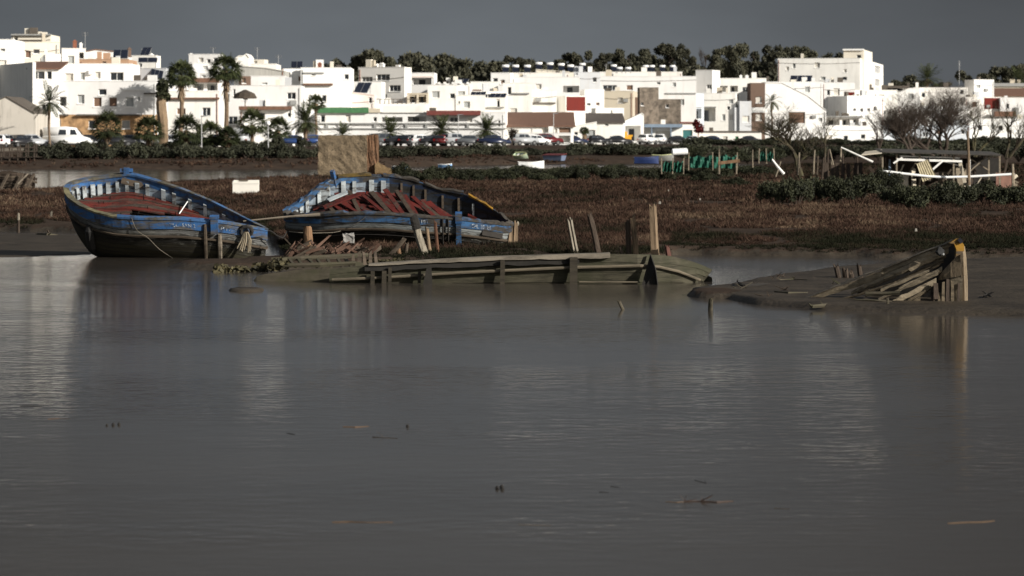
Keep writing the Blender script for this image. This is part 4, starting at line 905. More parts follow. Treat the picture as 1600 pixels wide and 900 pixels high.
fo = np_mesh('rough_grass', v, f, mo.data.materials[0], tone=t); tag(fo, 'rough dry grass and weeds around the shed and bare trees', 'grass', kind='stuff')
# ---------------------------------------------------------------- vehicles
def carpaint(name, c): 
    m = plain(name, c, .3, .05, 2, 0, spec=.5); m.node_tree.nodes['Principled BSDF'].inputs['Coat Weight'].default_value = .5; return m
CP = {k: carpaint('car_paint_'+k, c) for k, c in dict(white=(.75, .75, .74), silver=(.38, .39, .40), black=(.018, .018, .02), grey=(.09, .095, .10), blue=(.02, .05, .16), red=(.10, .010, .011), dark_blue=(.012, .018, .045), yellow=(.55, .27, .02)).items()}
RIMM = plain('wheel_rim_alloy', (.10, .10, .10), .5, .1, 2, 0)
LAMP = plain('headlight_lens', (.35, .35, .34), .15, .05, 1, 0, spec=.7); TAIL = plain('tail_light_lens', (.3, .01, .01), .2, .05, 1, 0)
PROF = {  # side outline of body, roof line of cabin  (x forward, z up)
 'hatchback': ([(-1.95, .35), (-2.0, .75), (-1.9, .95), (.75, .98), (1.75, .80), (1.98, .62), (2.0, .32)], [(-1.88, .95), (-1.55, 1.42), (-.2, 1.50), (.25, 1.44), (1.0, .97)], .84),
 'suv': ([(-2.1, .42), (-2.15, .85), (-2.05, 1.08), (.8, 1.10), (1.95, .96), (2.15, .72), (2.15, .40)], [(-2.0, 1.08), (-1.75, 1.62), (-.3, 1.70), (.3, 1.62), (1.0, 1.09)], .90),
 'saloon': ([(-2.2, .35), (-2.25, .78), (-2.1, .96), (-1.4, 1.0), (.7, .97), (2.0, .80), (2.22, .6), (2.22, .32)], [(-1.55, .98), (-.85, 1.40), (.0, 1.45), (.3, 1.40), (1.1, .96)], .86),
 'van': ([(-2.7, .40), (-2.75, 1.2), (-2.7, 1.3), (1.6, 1.3), (2.45, 1.05), (2.75, .75), (2.75, .38)], [(-2.70, 1.3), (-2.66, 2.25), (-.2, 2.36), (1.0, 2.2), (1.75, 1.28)], .98)}
def car_proto(kind):
    body, cab, hw = PROF[kind]; rt = empty(kind if kind == 'van' else 'parked_car', (0, 0, 0), '', 'van' if kind == 'van' else 'car')
    bm = bmesh.new()
    def prism(pts, w0, w1):
        a = [bm.verts.new((x, -w0(z), z)) for x, z in pts]; b = [bm.verts.new((x, w0(z), z)) for x, z in pts]
        n = len(pts)
        for k in range(n): bm.faces.new((a[k], a[(k+1) % n], b[(k+1) % n], b[k]))
        bm.faces.new(a[::-1]); bm.faces.new(b)
    zt = max(z for x, z in cab); zb = min(z for x, z in cab)
    prism(body, lambda z: hw, None)
    prism(cab, lambda z: hw-.04-(.20 if kind != 'van' else .06)*(z-zb)/(zt-zb), None)
    bmesh.ops.recalc_face_normals(bm, faces=bm.faces); bmesh.ops.bevel(bm, geom=list(bm.edges), offset=.05, segments=2, affect='EDGES', clamp_overlap=True)
    me = bpy.data.meshes.new('body'); bm.to_mesh(me); bm.free(); me.materials.append(CP['white']); me.polygons.foreach_set('use_smooth', [True]*len(me.polygons))
    o = bpy.data.objects.new('body', me); COL.objects.link(o); o.parent = rt
    # glass: windscreens and side panes, a little proud
    L = len(cab); wz = lambda z: hw-.04-(.20 if kind != 'van' else .06)*(z-zb)/(zt-zb)
    def strip(p, q, inset=.06):
        (x0, z0), (x1, z1) = p, q; m = MB(); nx, nz = -(z1-z0), (x1-x0); l = math.hypot(nx, nz); nx, nz = nx/l*.012, nz/l*.012
        if nz < 0: nx, nz = -nx, -nz
        a, b = lerp(0, 1, .12), .9; P0 = (lerp(x0, x1, a), lerp(z0, z1, a)); P1 = (lerp(x0, x1, b), lerp(z0, z1, b))
        w0, w1 = wz(P0[1])-inset, wz(P1[1])-inset
        q = [(P0[0]+nx, -w0, P0[1]+nz), (P0[0]+nx, w0, P0[1]+nz), (P1[0]+nx, w1, P1[1]+nz), (P1[0]+nx, -w1, P1[1]+nz)]
        m.hexa([(x-nx*1.5, y, z-nz*1.5) for x, y, z in q]+q); return m
    strip(cab[-1], cab[-2]).build('windscreen', GLASS, rt)
    if kind != 'van': strip(cab[0], cab[1]).build('rear_window', GLASS, rt)
    for s in (-1, 1):
        z0, z1 = zb+.07, zt-.14; sl = lambda z: wz(z)*s+.012*s
        ws = [(-1.35, -.35), (-.28, .55)] if kind != 'van' else [(.35, 1.15), (-1.0, -.1)]
        m = MB()
        for a, b in ws:
            if kind == 'van': z0, z1 = 1.42, 2.0
            cut = .25 if b > 0 else 0
            q = [(a, sl(z0), z0), (b, sl(z0), z0), (b-cut, sl(z1), z1), (a+(.0 if a > -1 else .15), sl(z1), z1)]
            m.hexa([(x, y-.02*s, z) for x, y, z in q]+q)
        m.build('side_window', GLASS, rt)
    xb, xf = body[1][0], body[-2][0]; zl = body[-2][1]+.05
    for s in (-1, 1):
        m = MB(); m.box(xf-.16, xf+.012, s*(hw-.22)-.14, s*(hw-.22)+.14, zl-.08, zl+.07); m.build('headlight', LAMP, rt)
        m = MB(); m.box(xb-.012, xb+.1, s*(hw-.14)-.1, s*(hw-.14)+.1, .72, .92); m.build('tail_light', TAIL, rt)
    xw = 1.28 if kind != 'van' else 1.75; rw = .31 if kind in ('hatchback', 'saloon') else .35
    for sx in (-1, 1):
        for s in (-1, 1):
            m = MB(); m.tube([(sx*xw, s*(hw-.17), rw), (sx*xw, s*(hw-.16), rw), (sx*xw, s*(hw+.02), rw), (sx*xw, s*(hw+.03), rw)], [rw*.9, rw, rw, rw*.9], 16); w = m.build('wheel', BLACKR, rt, smooth=False)
            m = MB(); m.tube([(sx*xw, s*(hw+.025), rw), (sx*xw, s*(hw+.045), rw)], [rw*.6, rw*.5], 12); m.build('rim', RIMM, w)
    m = MB(); m.box(xb-.05, xf+.05, -hw*.95, hw*.95, .28, .42); m.build('bumper', BLACKR if kind == 'van' else plain('dark_plastic', (.03, .03, .03), .6, .1), rt)
    return rt
CARP = {k: car_proto(k) for k in PROF}; CARU = set()
def car(px, yb, kind, col, yaw, label, dD=-9, cat='car'):
    t = CARP[kind] if kind not in CARU else copy_tree(CARP[kind]); CARU.add(kind)
    D = min(DFRONT(px)+dD, 424 if 490 < px < 790 else 1e9)-(22 if px > 790 else 0); p = P(px, yb, D); z = float(terrain(px, D)); t.location = (p.x, D, max(z, 1.2)); t.rotation_euler = (0, 0, R(yaw)); t['label'] = label
    if kind != 'van': t['group'] = 'cars parked along the waterfront'
    for ch in t.children:
        if ch.name.startswith('body'):
            ch.material_slots[0].link = 'OBJECT'; ch.material_slots[0].material = CP[col]
for a in [
 (106, 230, 'van', 'white', 2, 'large white van parked before the stone ground floor'),
 (140, 231, 'saloon', 'black', 8, 'dark saloon car just right of the large white van'),
 (8, 229, 'hatchback', 'white', 70, 'white hatchback behind the jetty at the left edge'),
 (30, 228, 'saloon', 'black', 60, 'black car between two pale ones before the gabled shed'),
 (52, 230, 'hatchback', 'silver', 20, 'silver car between the gabled shed and the white van'),
 (182, 230, 'suv', 'black', 10, 'black off-roader behind the broad low palm right of the van'),
 (206, 231, 'saloon', 'grey', -8, 'dark grey saloon before the stone house, third car right of the van'),
 (262, 229, 'hatchback', 'silver', 60, 'silver hatchback under the pruned palm trunk'),
 (308, 229, 'hatchback', 'dark_blue', 10, 'dark blue car left of the slim lamp post'),
 (343, 229, 'saloon', 'dark_blue', 15, 'dark blue saloon right of the slim lamp post'),
 (380, 228, 'van', 'silver', 85, 'pale van seen end-on between the low palms'),
 (456, 228, 'saloon', 'blue', 175, 'blue saloon right of the globe street lamp'),
 (485, 228, 'hatchback', 'blue', 165, 'blue hatchback before the shaggy palm'),
 (600, 231, 'suv', 'grey', 40, 'grey off-roader just right of the stone ruin'),
 (625, 229, 'saloon', 'black', 10, 'black saloon left of the white hatchback, right of the star-crowned palm'),
 (642, 229, 'hatchback', 'black', 60, 'black hatchback touching the white one before the long house'),
 (659, 232, 'hatchback', 'white', 35, 'white hatchback before the middle of the long house'),
 (678, 230, 'saloon', 'black', 20, 'black car between the white and red ones'),
 (694, 232, 'hatchback', 'red', 70, 'dark red hatchback under the star-crowned palm'),
 (712, 231, 'suv', 'silver', 40, 'silver off-roader right of the dark red hatchback'),
 (736, 230, 'saloon', 'grey', 15, 'grey saloon left of the last star-crowned palm'),
 (772, 229, 'saloon', 'dark_blue', 5, 'dark saloon right of the last star-crowned palm'),
 (818, 232, 'suv', 'silver', 35, 'silver off-roader left of the tall red car'),
 (838, 234, 'hatchback', 'white', 30, 'white hatchback touching the tall red car'),
 (856, 232, 'suv', 'red', 20, 'tall dark red car before the low white workshop'),
 (896, 229, 'saloon', 'dark_blue', 5, 'dark blue saloon right of the tall red car'),
 (934, 229, 'hatchback', 'black', 20, 'black hatchback before the plain white wall'),
 (966, 228, 'saloon', 'black', 5, 'black saloon before the dark open garage'),
 (1012, 229, 'suv', 'white', 60, 'white off-roader before the slate blue canopy'),
 (1032, 231, 'suv', 'white', 80, 'white car facing out, right one of the white pair by the canopy'),
 (1060, 229, 'saloon', 'black', 5, 'black saloon before the teal doorway'),
 (1085, 228, 'saloon', 'silver', 0, 'silver saloon right of the teal doorway'),
 (1115, 229, 'saloon', 'dark_blue', 5, 'dark saloon before the left cottages of the row'),
 (1172, 229, 'saloon', 'black', 3, 'black saloon at the right end of the cottage row')]: car(*a)
# yellow digger
o = P(978, 234, DFRONT(978)-26); z = float(terrain(978, o.y)); o.z = z; rt = empty('excavator', o, 'small yellow excavator on the far bank before the garages', 'excavator')
m = MB(); m.box(o.x-.8, o.x+.9, o.y-.7, o.y+.7, z+.6, z+1.25); m.box(o.x+.3, o.x+1.1, o.y-.6, o.y+.6, z+1.25, z+1.55); m.build('body', CP['yellow'], rt)
m = MB(); m.hexa([Vector((o.x+a, o.y+b, z+c)) for a, b, c in ((-.7, -.6, 1.25), (.25, -.6, 1.25), (.25, .1, 1.25), (-.7, .1, 1.25), (-.55, -.55, 2.1), (.2, -.55, 2.1), (.2, .05, 2.1), (-.55, .05, 2.1))]); m.build('cab', CP['yellow'], rt)
m = MB(); m.beam(o+Vector((-.7, .3, 1.1)), o+Vector((-1.9, .3, 2.2)), .22, .22); m.beam(o+Vector((-1.9, .3, 2.2)), o+Vector((-2.6, .3, .9)), .18, .18); m.build('boom', CP['yellow'], rt)
m = MB(); m.hexa([o+Vector(q) for q in ((-2.9, 0, .3), (-2.3, 0, .3), (-2.3, .6, .3), (-2.9, .6, .3), (-2.8, 0, .9), (-2.5, 0, .9), (-2.5, .6, .9), (-2.8, .6, .9))]); m.build('bucket', BLACKR, rt)
for s in (-.75, .75):
    m = MB(); m.tube([o+Vector((-1.0, s, .3)), o+Vector((-.8, s, .3)), o+Vector((.9, s, .3)), o+Vector((1.1, s, .3))], [.2, .3, .3, .2], 8); m.build('track', BLACKR, rt)
# street lamps
def lamp(label, px, y0, y1, D, globe):
    o = P(px, y1, D); p = P(px, y0, D); rt = empty('street_lamp', o, label, 'street lamp')
    m = MB(); m.tube([o-Vector((0, 0, .3)), o.lerp(p, .2), p], [.09, .07, .05], 8); m.build('pole', METAL, rt)
    m = MB()
    if globe: m.tube([p+Vector((0, 0, q)) for q in (0, .06, .25, .44, .5)], [.1, .2, .27, .2, .05], 10); m.build('lamp_globe', TANK, rt, smooth=True)
    else: m.hexa([p+Vector(q) for q in ((-.1, -.1, -.02), (.7, -.12, .06), (.7, .12, .06), (-.1, .1, -.02), (-.1, -.1, .1), (.7, -.08, .14), (.7, .08, .14), (-.1, .1, .1))]); m.build('lamp_head', METAL, rt)
lamp('slim grey street lamp post rising before the villa', 315, 182, 240, 352, False)
lamp('short street lamp with a white globe among the low palms', 419, 196, 236, 358, True)
lamp('dark tall lamp post before the tall red car', 865, 178, 232, DFRONT(865)-24, False)
lamp('pale lamp post right of the red tile canopy', 716, 180, 230, 427, False)
# ---------------------------------------------------------------- ruin, box, far boats
D = 232; o = P(543, 274, D); o.z = .1; rt = empty('stone_ruin', o, 'square roofless stone ruin standing on the marsh behind the right blue boat', 'ruin')
def rough_box(x0, x1, y0, y1, z0, z1, nseg, amp, seed, topj=.0, sl=0.0):
    bm = bmesh.new(); rg = random.Random(seed)
    bmesh.ops.create_cube(bm, size=1); bmesh.ops.subdivide_edges(bm, edges=list(bm.edges), cuts=nseg, use_grid_fill=True)
    for v in bm.verts:
        fx, fz = v.co.x+.5, v.co.z+.5
        zz = z0+(z1-z0-sl*fx)*fz+(rg.uniform(-topj, topj) if fz > .98 else 0)
        v.co = Vector((lerp(x0, x1, fx), lerp(y0, y1, v.co.y+.5), zz))+Vector((rg.uniform(-amp, amp), rg.uniform(-amp, amp), rg.uniform(-amp, amp)*.5))
    m = MB(); m.v = [v.co.copy() for v in bm.verts]; m.f = [[v.index for v in f.verts] for f in bm.faces]; m.m = [0]*len(m.f); bm.free(); return m
def masonry(name, c):
    m, nt, b = nodes_of(name); v = coords(nt); f = noise(nt, v, 1.4, 8, .65); g = noise(nt, v, 5, 6, .7)
    vo = N(nt, 'ShaderNodeTexVoronoi', Scale=2.6); nt.links.new(v, vo.inputs['Vector'])
    base = ramp(nt, f, [(.3, [x*.55 for x in c]), (.5, c), (.72, [x*1.25 for x in c])])
    k = ramp(nt, g, [(.36, .85), (.46, 0.0)])
    nt.links.new(mixc(nt, k, base, (.05, .04, .03)), b.inputs['Base Color']); b.inputs['Roughness'].default_value = .95; b.inputs['Specular IOR Level'].default_value = .1
    bump(nt, b, g, 1.0, .12); MATS[name] = m; return m
MAS = masonry('ruin_masonry', (.17, .13, .085)); MAS2 = masonry('ruin_brick', (.15, .085, .05))
x0, x1, x2 = XX(497, D), XX(573, D), XX(588, D); zt = ZY(212, D)
rough_box(x0, x1, D, D+3.2, -.2, zt, 9, .05, 3, .05).build('wall', MAS, rt)
rough_box(x1+.02, x2, D+.25, D+3.4, -.2, zt-.02, 6, .07, 4, .18).build('brick_pier', MAS2, rt)
m = MB(); 
rows = []
for k in range(9):
    t = k/8; xx = lerp(x2-.1, XX(622, D), t); hh = lerp(ZY(252, D), ZY(268, D), t**.8)+random.uniform(-.08, .08)
    rows.append([(xx, D-.3, -.2), (xx, D-.1, hh*.8), (xx, D+.8, hh), (xx, D+2, hh*.8), (xx, D+2.4, -.2)])
m.grid(rows); m.build('collapsed_wall', masonry('rubble_masonry', (.17, .115, .06)), rt)
# white box on the marsh
D = 158; o = P(383, 307, D); rt = empty('cool_box', o, 'white rectangular cabinet lying on the brown marsh behind the left blue boat', 'box')
a, b_, c = XX(363.5, D)-o.x, XX(403.5, D)-o.x, ZY(283, D)-o.z; ED = plain('box_enamel', (.70, .67, .60), .5, .06, 2, .1); ID = plain('box_inside', (.10, .085, .06), .9, .3)
m = MB(); e = .07
m.box(o.x+a, o.x+b_, o.y, o.y+.05, o.z-.1, o.z+c); m.box(o.x+a, o.x+b_, o.y+.6, o.y+.65, o.z-.1, o.z+c*1.06); m.box(o.x+a, o.x+a+e, o.y+.05, o.y+.6, o.z-.1, o.z+c); m.box(o.x+b_-e, o.x+b_, o.y+.05, o.y+.6, o.z-.1, o.z+c*1.0); m.box(o.x+a+e, o.x+b_-e, o.y+.05, o.y+.6, o.z-.1, o.z+.02); m.build('body', ED, rt)
m = MB(); m.box(o.x+a+.3, o.x+a+.75, o.y-.04, o.y+.09, o.z+c, o.z+c+.05); m.build('hinge', ID, rt)
m = MB(); m.box(o.x+a-.02, o.x+b_+.02, o.y-.02, o.y-.003, o.z+c-.14, o.z+c-.1); m.build('rim', plain('box_rim', (.6, .58, .52), .6, .1), rt)
def skiff(label, px, yb, L, B, Hh, D, yaw, hullm, capm, z=0.0, heel=0.0, name='rowing_boat', transom=True):
    M = Matrix.Translation((XX(px, D), D, z)) @ Matrix.Rotation(R(yaw), 4, 'Z') @ Matrix.Rotation(R(heel), 4, 'X')
    rt = empty(name, M.translation, label, 'boat'); n = 15; tr = lambda p: M @ Vector(p)
    def bp(u): return B/2*(1-max(0, (u-.45)/.55)**2.2)*(.78+.22*min(1, u/.35)) if transom else B/2*(1-abs(2*u-1)**2.6)
    def sh(u): return Hh*(.85+.35*(u-.4)**2+.25*max(0, u-.6))
    def ring(u, off, fl): 
        b = max(bp(u)-off, .004); x = (u-.5)*L; s = sh(u)
        return [(x, -b, s), (x, -b*.92, s*.55), (x, -b*.6, fl+.03), (x, 0, fl-.02), (x, b*.6, fl+.03), (x, b*.92, s*.55), (x, b, s)]
    m = MB(); us = [k/(n-1) for k in range(n)]
    m.grid([[tr(p) for p in ring(u, 0, -.15)] for u in us]); m.grid([[tr(p) for p in ring(u, .05, .06)] for u in us])
    r0 = ring(0, 0, -.15); m.add([tr(p) for p in r0], [list(range(7))]); m.build('hull', hullm, rt, smooth=False)
    m = MB()
    for s in (-1, 1): m.grid([[tr((( u-.5)*L, s*(bp(u)+.03), sh(u)-.02)), tr(((u-.5)*L, s*(bp(u)+.03), sh(u)+.05)), tr(((u-.5)*L, s*max(bp(u)-.07, .002), sh(u)+.05)), tr(((u-.5)*L, s*max(bp(u)-.07, .002), sh(u)-.02))] for u in us])
    m.build('gunwale', capm, rt)
    for u in (.25, .55):
        m = MB(); x = (u-.5)*L; b = bp(u)-.06; m.hexa([tr(q) for q in ((x-.12, -b, sh(u)*.7), (x+.12, -b, sh(u)*.7), (x+.12, b, sh(u)*.7), (x-.12, b, sh(u)*.7), (x-.12, -b, sh(u)*.75), (x+.12, -b, sh(u)*.75), (x+.12, b, sh(u)*.75), (x-.12, b, sh(u)*.75))]); m.build('thwart', WTRIM, rt)
    return rt
BW = plain('white_boat_hull', (.72, .72, .70), .4, .12, 1.5, .05); BB = plain('light_blue_boat_hull', (.18, .36, .62), .45, .15, 1.5, .05); BG = plain('greenish_boat_hull', (.42, .50, .36), .5, .2, 1.5, .05); BN = plain('navy_boat_hull', (.015, .03, .10), .5, .2, 1.5, .05)
RED = plain('red_boat_paint', (.12, .025, .025), .6, .2); YEL = plain('yellow_green_trim', (.55, .56, .30), .6, .15)
skiff('small white and blue dinghy with a red end at the far water edge', 625, 257, 1.6, .8, .26, 328, 8, BB, WTRIM, .02)
skiff('small light blue dinghy with a white rim at the far water edge', 696, 259, 1.5, .8, .34, 345, -20, BB, WTRIM, 0)
skiff('larger white open boat moored on the channel', 830, 263, 2.8, 1.1, .62, 345, 5, BW, WTRIM, 0)
skiff('pale green boat leaning on the far bank above the white one', 815, 245, 1.9, .9, .5, 384, -35, BG, YEL, .85, 30)
skiff('dark blue boat lying left of the green netting', 1010, 251, 2.3, 1.0, .5, 300, 4, BN, BN, .9)
skiff('old grey boat with a yellow rim behind the dark blue boat', 1036, 246, 2.2, .9, .5, 322, -15, plain('grey_boat_hull', (.2, .2, .18), .6, .2), YEL, 1.0)
# red-blue boxy raft
D = 388; o = P(866, 250, D); z = float(terrain(866, D)); rt = empty('covered_barge', (o.x, D, z), 'small boxy blue barge with a red flat roof on the far bank', 'boat'); M = Matrix.Translation((o.x, D, z)) @ Matrix.Rotation(R(-28), 4, 'Z')
m = MB(); m.hexa([M @ Vector(q) for q in ((-1.15, -.5, 0), (1.15, -.5, 0), (1.15, .6, 0), (-1.15, .6, 0), (-1.3, -.6, .62), (1.3, -.6, .62), (1.3, .7, .62), (-1.3, .7, .62))]); m.build('hull', plain('slate_blue_hull', (.12, .15, .22), .6, .2), rt)
m = MB(); m.hexa([M @ Vector(q) for q in ((-1.36, -.66, .63), (1.36, -.66, .63), (1.36, .76, .80), (-1.36, .76, .80), (-1.36, -.66, .70), (1.36, -.66, .70), (1.36, .76, .87), (-1.36, .76, .87))]); m.build('roof', RED, rt)
# white tank on the bank
o = P(1062, 237, 315); rt = empty('water_tank', P(1062, 243, 315), 'white cylindrical tank lying on trestles above the green netting', 'tank')
m = MB(); m.tube([o+Vector((q, .08*q, .05*q)) for q in (-.78, -.7, .7, .78)], [.2, .33, .33, .2], 14); m.build('tank_body', TANK, rt, smooth=False)
m = MB()
for q in (-.45, .45): m.beam(o+Vector((q, -.3, -.7)), o+Vector((q, .1, -.25)), .07, .07); m.beam(o+Vector((q, .4, -.7)), o+Vector((q, 0, -.25)), .07, .07)
m.build('trestle', BARK, rt)
# jetty at the left edge
o = P(15, 252, 330); rt = empty('wooden_jetty', o, 'dark wooden jetty with railings at the left edge of the far channel', 'jetty'); JW = woodm('dark_jetty_wood', (.055, .042, .032))
for q in range(-3, 4):
    for dy in (0, 1.6):
        x = o.x+q*.85; m = MB(); m.beam((x, 330+dy, -.7), (x, 330+dy, ZY(226+random.uniform(-2, 2), 330)), .13, .13); m.build('post', JW, rt)
m = MB()
for k in range(18): m.box(o.x-3+k*.34, o.x-3+k*.34+.3, 329.8, 331.8, ZY(245, 330)-.06, ZY(245, 330)+random.uniform(-.01, .01))
m.build('deck', JW, rt)
for y in (231, 237): m = MB(); m.beam((o.x-3, 329.9, ZY(y, 330)), (o.x+2.7, 329.9, ZY(y-.5, 330)), .09, .1); m.build('rail', JW, rt)
# ---------------------------------------------------------------- the two blue fishing boats
BLUE = paintm('boat_blue_paint', (.024, .085, .215), wood=(.08, .075, .068), wear=.53, scale=3.0, stretch=(.4, .6, 2))
BLUEW = paintm('boat_blue_worn', (.030, .088, .19), wood=(.045, .04, .034), wear=.50, scale=3.2, stretch=(.45, .6, 2.4))
CAPM = paintm('gunwale_cap_paint', (.035, .09, .20), wood=(.10, .09, .065), wear=.52, scale=2.5, stretch=(.5, .5, 1))
CAPD = paintm('gunwale_cap_rotten', (.04, .08, .15), wood=(.05, .043, .035), wear=.42, scale=3, stretch=(.6, .6, 1))
YELP = paintm('yellow_boat_paint', (.26, .135, .012), wood=(.07, .05, .03), wear=.53, scale=3)
YELD = paintm('dull_yellow_paint', (.10, .065, .015), wood=(.05, .042, .03), wear=.5, scale=3)
REDP = paintm('red_deck_paint', (.095, .014, .009), wood=(.055, .042, .032), wear=.53, scale=2.4, stretch=(.3, 2.2, 1.5))
REDP2 = paintm('red_broken_paint', (.080, .010, .007), wood=(.05, .032, .024), wear=.57, scale=2.4, stretch=(1.2, .5, 1.2))
RIBM = paintm('rib_white_paint', (.30, .33, .34), wood=(.07, .06, .05), wear=.56, scale=4, dirt=.35)
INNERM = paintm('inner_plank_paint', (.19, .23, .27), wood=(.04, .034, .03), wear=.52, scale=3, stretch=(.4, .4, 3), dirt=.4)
INDARK = paintm('inner_plank_shaded', (.020, .026, .036), wood=(.018, .015, .012), wear=.5, scale=3, stretch=(.4, .4, 3))  # inner planking with the shadow of the right half painted in
CAPP = paintm('gunwale_pale_worn', (.14, .125, .07), wood=(.08, .072, .055), wear=.5, scale=3)
DECKIN = plain('bilge_dark', (.02, .017, .014), .9, .4)  # near-black colour also carries the shade inside hulls and plank gaps
GREYW2 = woodm('grey_weathered_wood', (.15, .125, .095), .35, 3.5)
OLDW = woodm('old_dark_wood', (.072, .055, .039), .35, 3.5)
WARMW = woodm('warm_split_wood', (.17, .10, .055), .3, 3.5, (2.5, 2.5, .35))
POSTW = woodm('weathered_post_wood', (.17, .12, .075), .12, 3.0, (5, 5, .4))
POSTG = woodm('pale_post_wood', (.20, .175, .135), .14, 3.0, (5, 5, .4))
POSTD = woodm('dark_rotten_post', (.05, .036, .026), .3, 3.0, (3.5, 3.5, .35))
MUDW = woodm('muddy_wood', (.062, .052, .036), .5, 3, (.4, .4, 3), algae=(.042, .040, .021))
ROPE = plain('old_rope', (.26, .22, .16), .9, .3)
ROPED = plain('weathered_rope', (.15, .13, .10), .9, .3)
WLET = paintm('white_lettering_paint', (.42, .46, .50), wood=(.03, .06, .12), wear=.50, scale=9, stretch=(1, 1, 1))
def hullmat(name, pale, depth):
    m, nt, b = nodes_of(name)
    uv = nt.nodes.new('ShaderNodeUVMap'); sp = nt.nodes.new('ShaderNodeSeparateXYZ'); nt.links.new(uv.outputs[0], sp.inputs[0])
    mp = nt.nodes.new('ShaderNodeMapping'); mp.inputs['Scale'].default_value = (.5, 2.6, 1); nt.links.new(uv.outputs[0], mp.inputs[0]); v = mp.outputs[0]
    f = noise(nt, v, 2.4, 10, .7); g = noise(nt, v, .7, 4); mp2 = nt.nodes.new('ShaderNodeMapping'); mp2.inputs['Scale'].default_value = (3.0, .35, 1); nt.links.new(uv.outputs[0], mp2.inputs[0]); s = noise(nt, mp2.outputs[0], 2.0, 8, .65)
    dv = nt.nodes.new('ShaderNodeMath'); dv.operation = 'MULTIPLY_ADD'; nt.links.new(s, dv.inputs[0]); dv.inputs[1].default_value = .22; nt.links.new(sp.outputs[1], dv.inputs[2])
    band = ramp(nt, dv.outputs[0], [(.0, pale), (.50, pale), (.58, (.016, .014, .011)), (.78, (.008, .007, .005)), (.95, (.030, .026, .015))])  # dark lower hull colour, deepened further to stand for shade
    band = mixc(nt, ramp(nt, f, [(.50, 0.0), (.60, .9)]), band, (.022, .019, .015))
    band = mixc(nt, ramp(nt, g, [(.50, 0.0), (.72, .6)]), band, (.055, .05, .03))
    fl = noise(nt, mp.outputs[0], 7, 8, .75); fu = ramp(nt, sp.outputs[0], [(0, 0), (1, 1)])
    mru = nt.nodes.new('ShaderNodeMapRange'); nt.links.new(sp.outputs[0], mru.inputs[0]); mru.inputs[1].default_value = 1.8; mru.inputs[2].default_value = 4.5
    mf = nt.nodes.new('ShaderNodeMath'); mf.operation = 'MULTIPLY'; nt.links.new(ramp(nt, fl, [(.54, 0.0), (.62, .85)]), mf.inputs[0]); nt.links.new(mru.outputs[0], mf.inputs[1])
    mg = nt.nodes.new('ShaderNodeMath'); mg.operation = 'MULTIPLY'; nt.links.new(mf.outputs[0], mg.inputs[0]); nt.links.new(ramp(nt, sp.outputs[1], [(.5, 1.0), (.85, 0.0)]), mg.inputs[1])
    band = mixc(nt, mg.outputs[0], band, (.26, .26, .235))
    # plank seams
    sc = nt.nodes.new('ShaderNodeMath'); sc.operation = 'MULTIPLY'; nt.links.new(sp.outputs[1], sc.inputs[0]); sc.inputs[1].default_value = 6.2
    fr = nt.nodes.new('ShaderNodeMath'); fr.operation = 'FRACT'; nt.links.new(sc.outputs[0], fr.inputs[0])
    seam = ramp(nt, fr.outputs[0], [(.0, 1.0), (.05, .0), (.95, 0.0), (1.0, 1.0)])
    col = mixc(nt, seam, band, (.010, .009, .008)); nt.links.new(col, b.inputs['Base Color'])
    b.inputs['Roughness'].default_value = .75; b.inputs['Specular IOR Level'].default_value = .25
    ma = nt.nodes.new('ShaderNodeMath'); ma.operation = 'MULTIPLY_ADD'; nt.links.new(seam, ma.inputs[0]); ma.inputs[1].default_value = -1.5; nt.links.new(f, ma.inputs[2])
    bump(nt, b, ma.outputs[0], .9, .025); MATS[name] = m; return m
BLUED = paintm('boat_blue_shaded', (.010, .024, .06), wood=(.02, .018, .015), wear=.5, scale=3.2)  # wale blue darkened to paint the shadow inside the right boat
class Boat:
    def __init__(s, far, near, xl, xr, D0, slope, B, plan, heel, depth, N_=60, kmax=.8, ins=(.10, .95)):
        s.N = N_; s.h = R(heel); s.depth = depth; s.kmax = kmax
        s.d = Vector((0, math.sin(s.h), -math.cos(s.h))); s.up = -s.d
        us = [(1-math.cos(math.pi*k/(N_-1)))/2 for k in range(N_)]; s.us = us
        s.near, s.far = [], []
        for u in us:
            px = lerp(xl, xr, u); Dc = D0+slope*(u-.5); b = B*plan(u); yn, yf = float(poly(px, near)), float(poly(px, far))
            if u in (0.0, us[-1]) or u < 1e-9 or u > 1-1e-9: yn = yf = (yn+yf)/2; b = 0
            s.near.append(P(px, yn, Dc-b)); s.far.append(P(px, yf, Dc+b))
        s.C = [(a+b)/2 for a, b in zip(s.near, s.far)]
        s.ring = [('n', k) for k in range(N_)]+[('f', k) for k in range(N_-2, 0, -1)]
        s.inw = {}
        for sd, k in s.ring:
            e = (s.near if sd == 'n' else s.far)[k]; kk = min(max(us[k], ins[0]), ins[1])
            s.inw[(sd, k)] = s.Cu(kk)-e
    def at(s, lst, u):
        k = (math.acos(max(-1, min(1, 1-2*u)))/math.pi)*(s.N-1); i = min(int(k), s.N-2); return lst[i].lerp(lst[i+1], k-i)
    def Cu(s, u): return s.at(s.C, u)
    def E(s, q): return (s.near if q[0] == 'n' else s.far)[q[1]]
    def I(s, q): return s.inw[q].normalized()
    def outer(s, q, t):     # t metres down the outside
        k = max(0, t)/s.depth; return s.E(q)+s.d*t+s.inw[q]*(s.kmax*k**2.3)
    def inner(s, q, t, off=.07):
        w = s.inw[q]; k = max(0, t)/s.depth; return s.E(q)+s.d*t+w.normalized()*min(off, w.length*.6)+w*(s.kmax*k**2.3)*.6
    def pt(s, sd, u):        # nearest ring key
        k = min(range(s.N), key=lambda i: abs(s.us[i]-u)); return (sd, k)
    def deckp(s, u, v, drop):
        n, f = s.at(s.near, u), s.at(s.far, u); return n.lerp(f, (v+1)/2)+s.d*drop
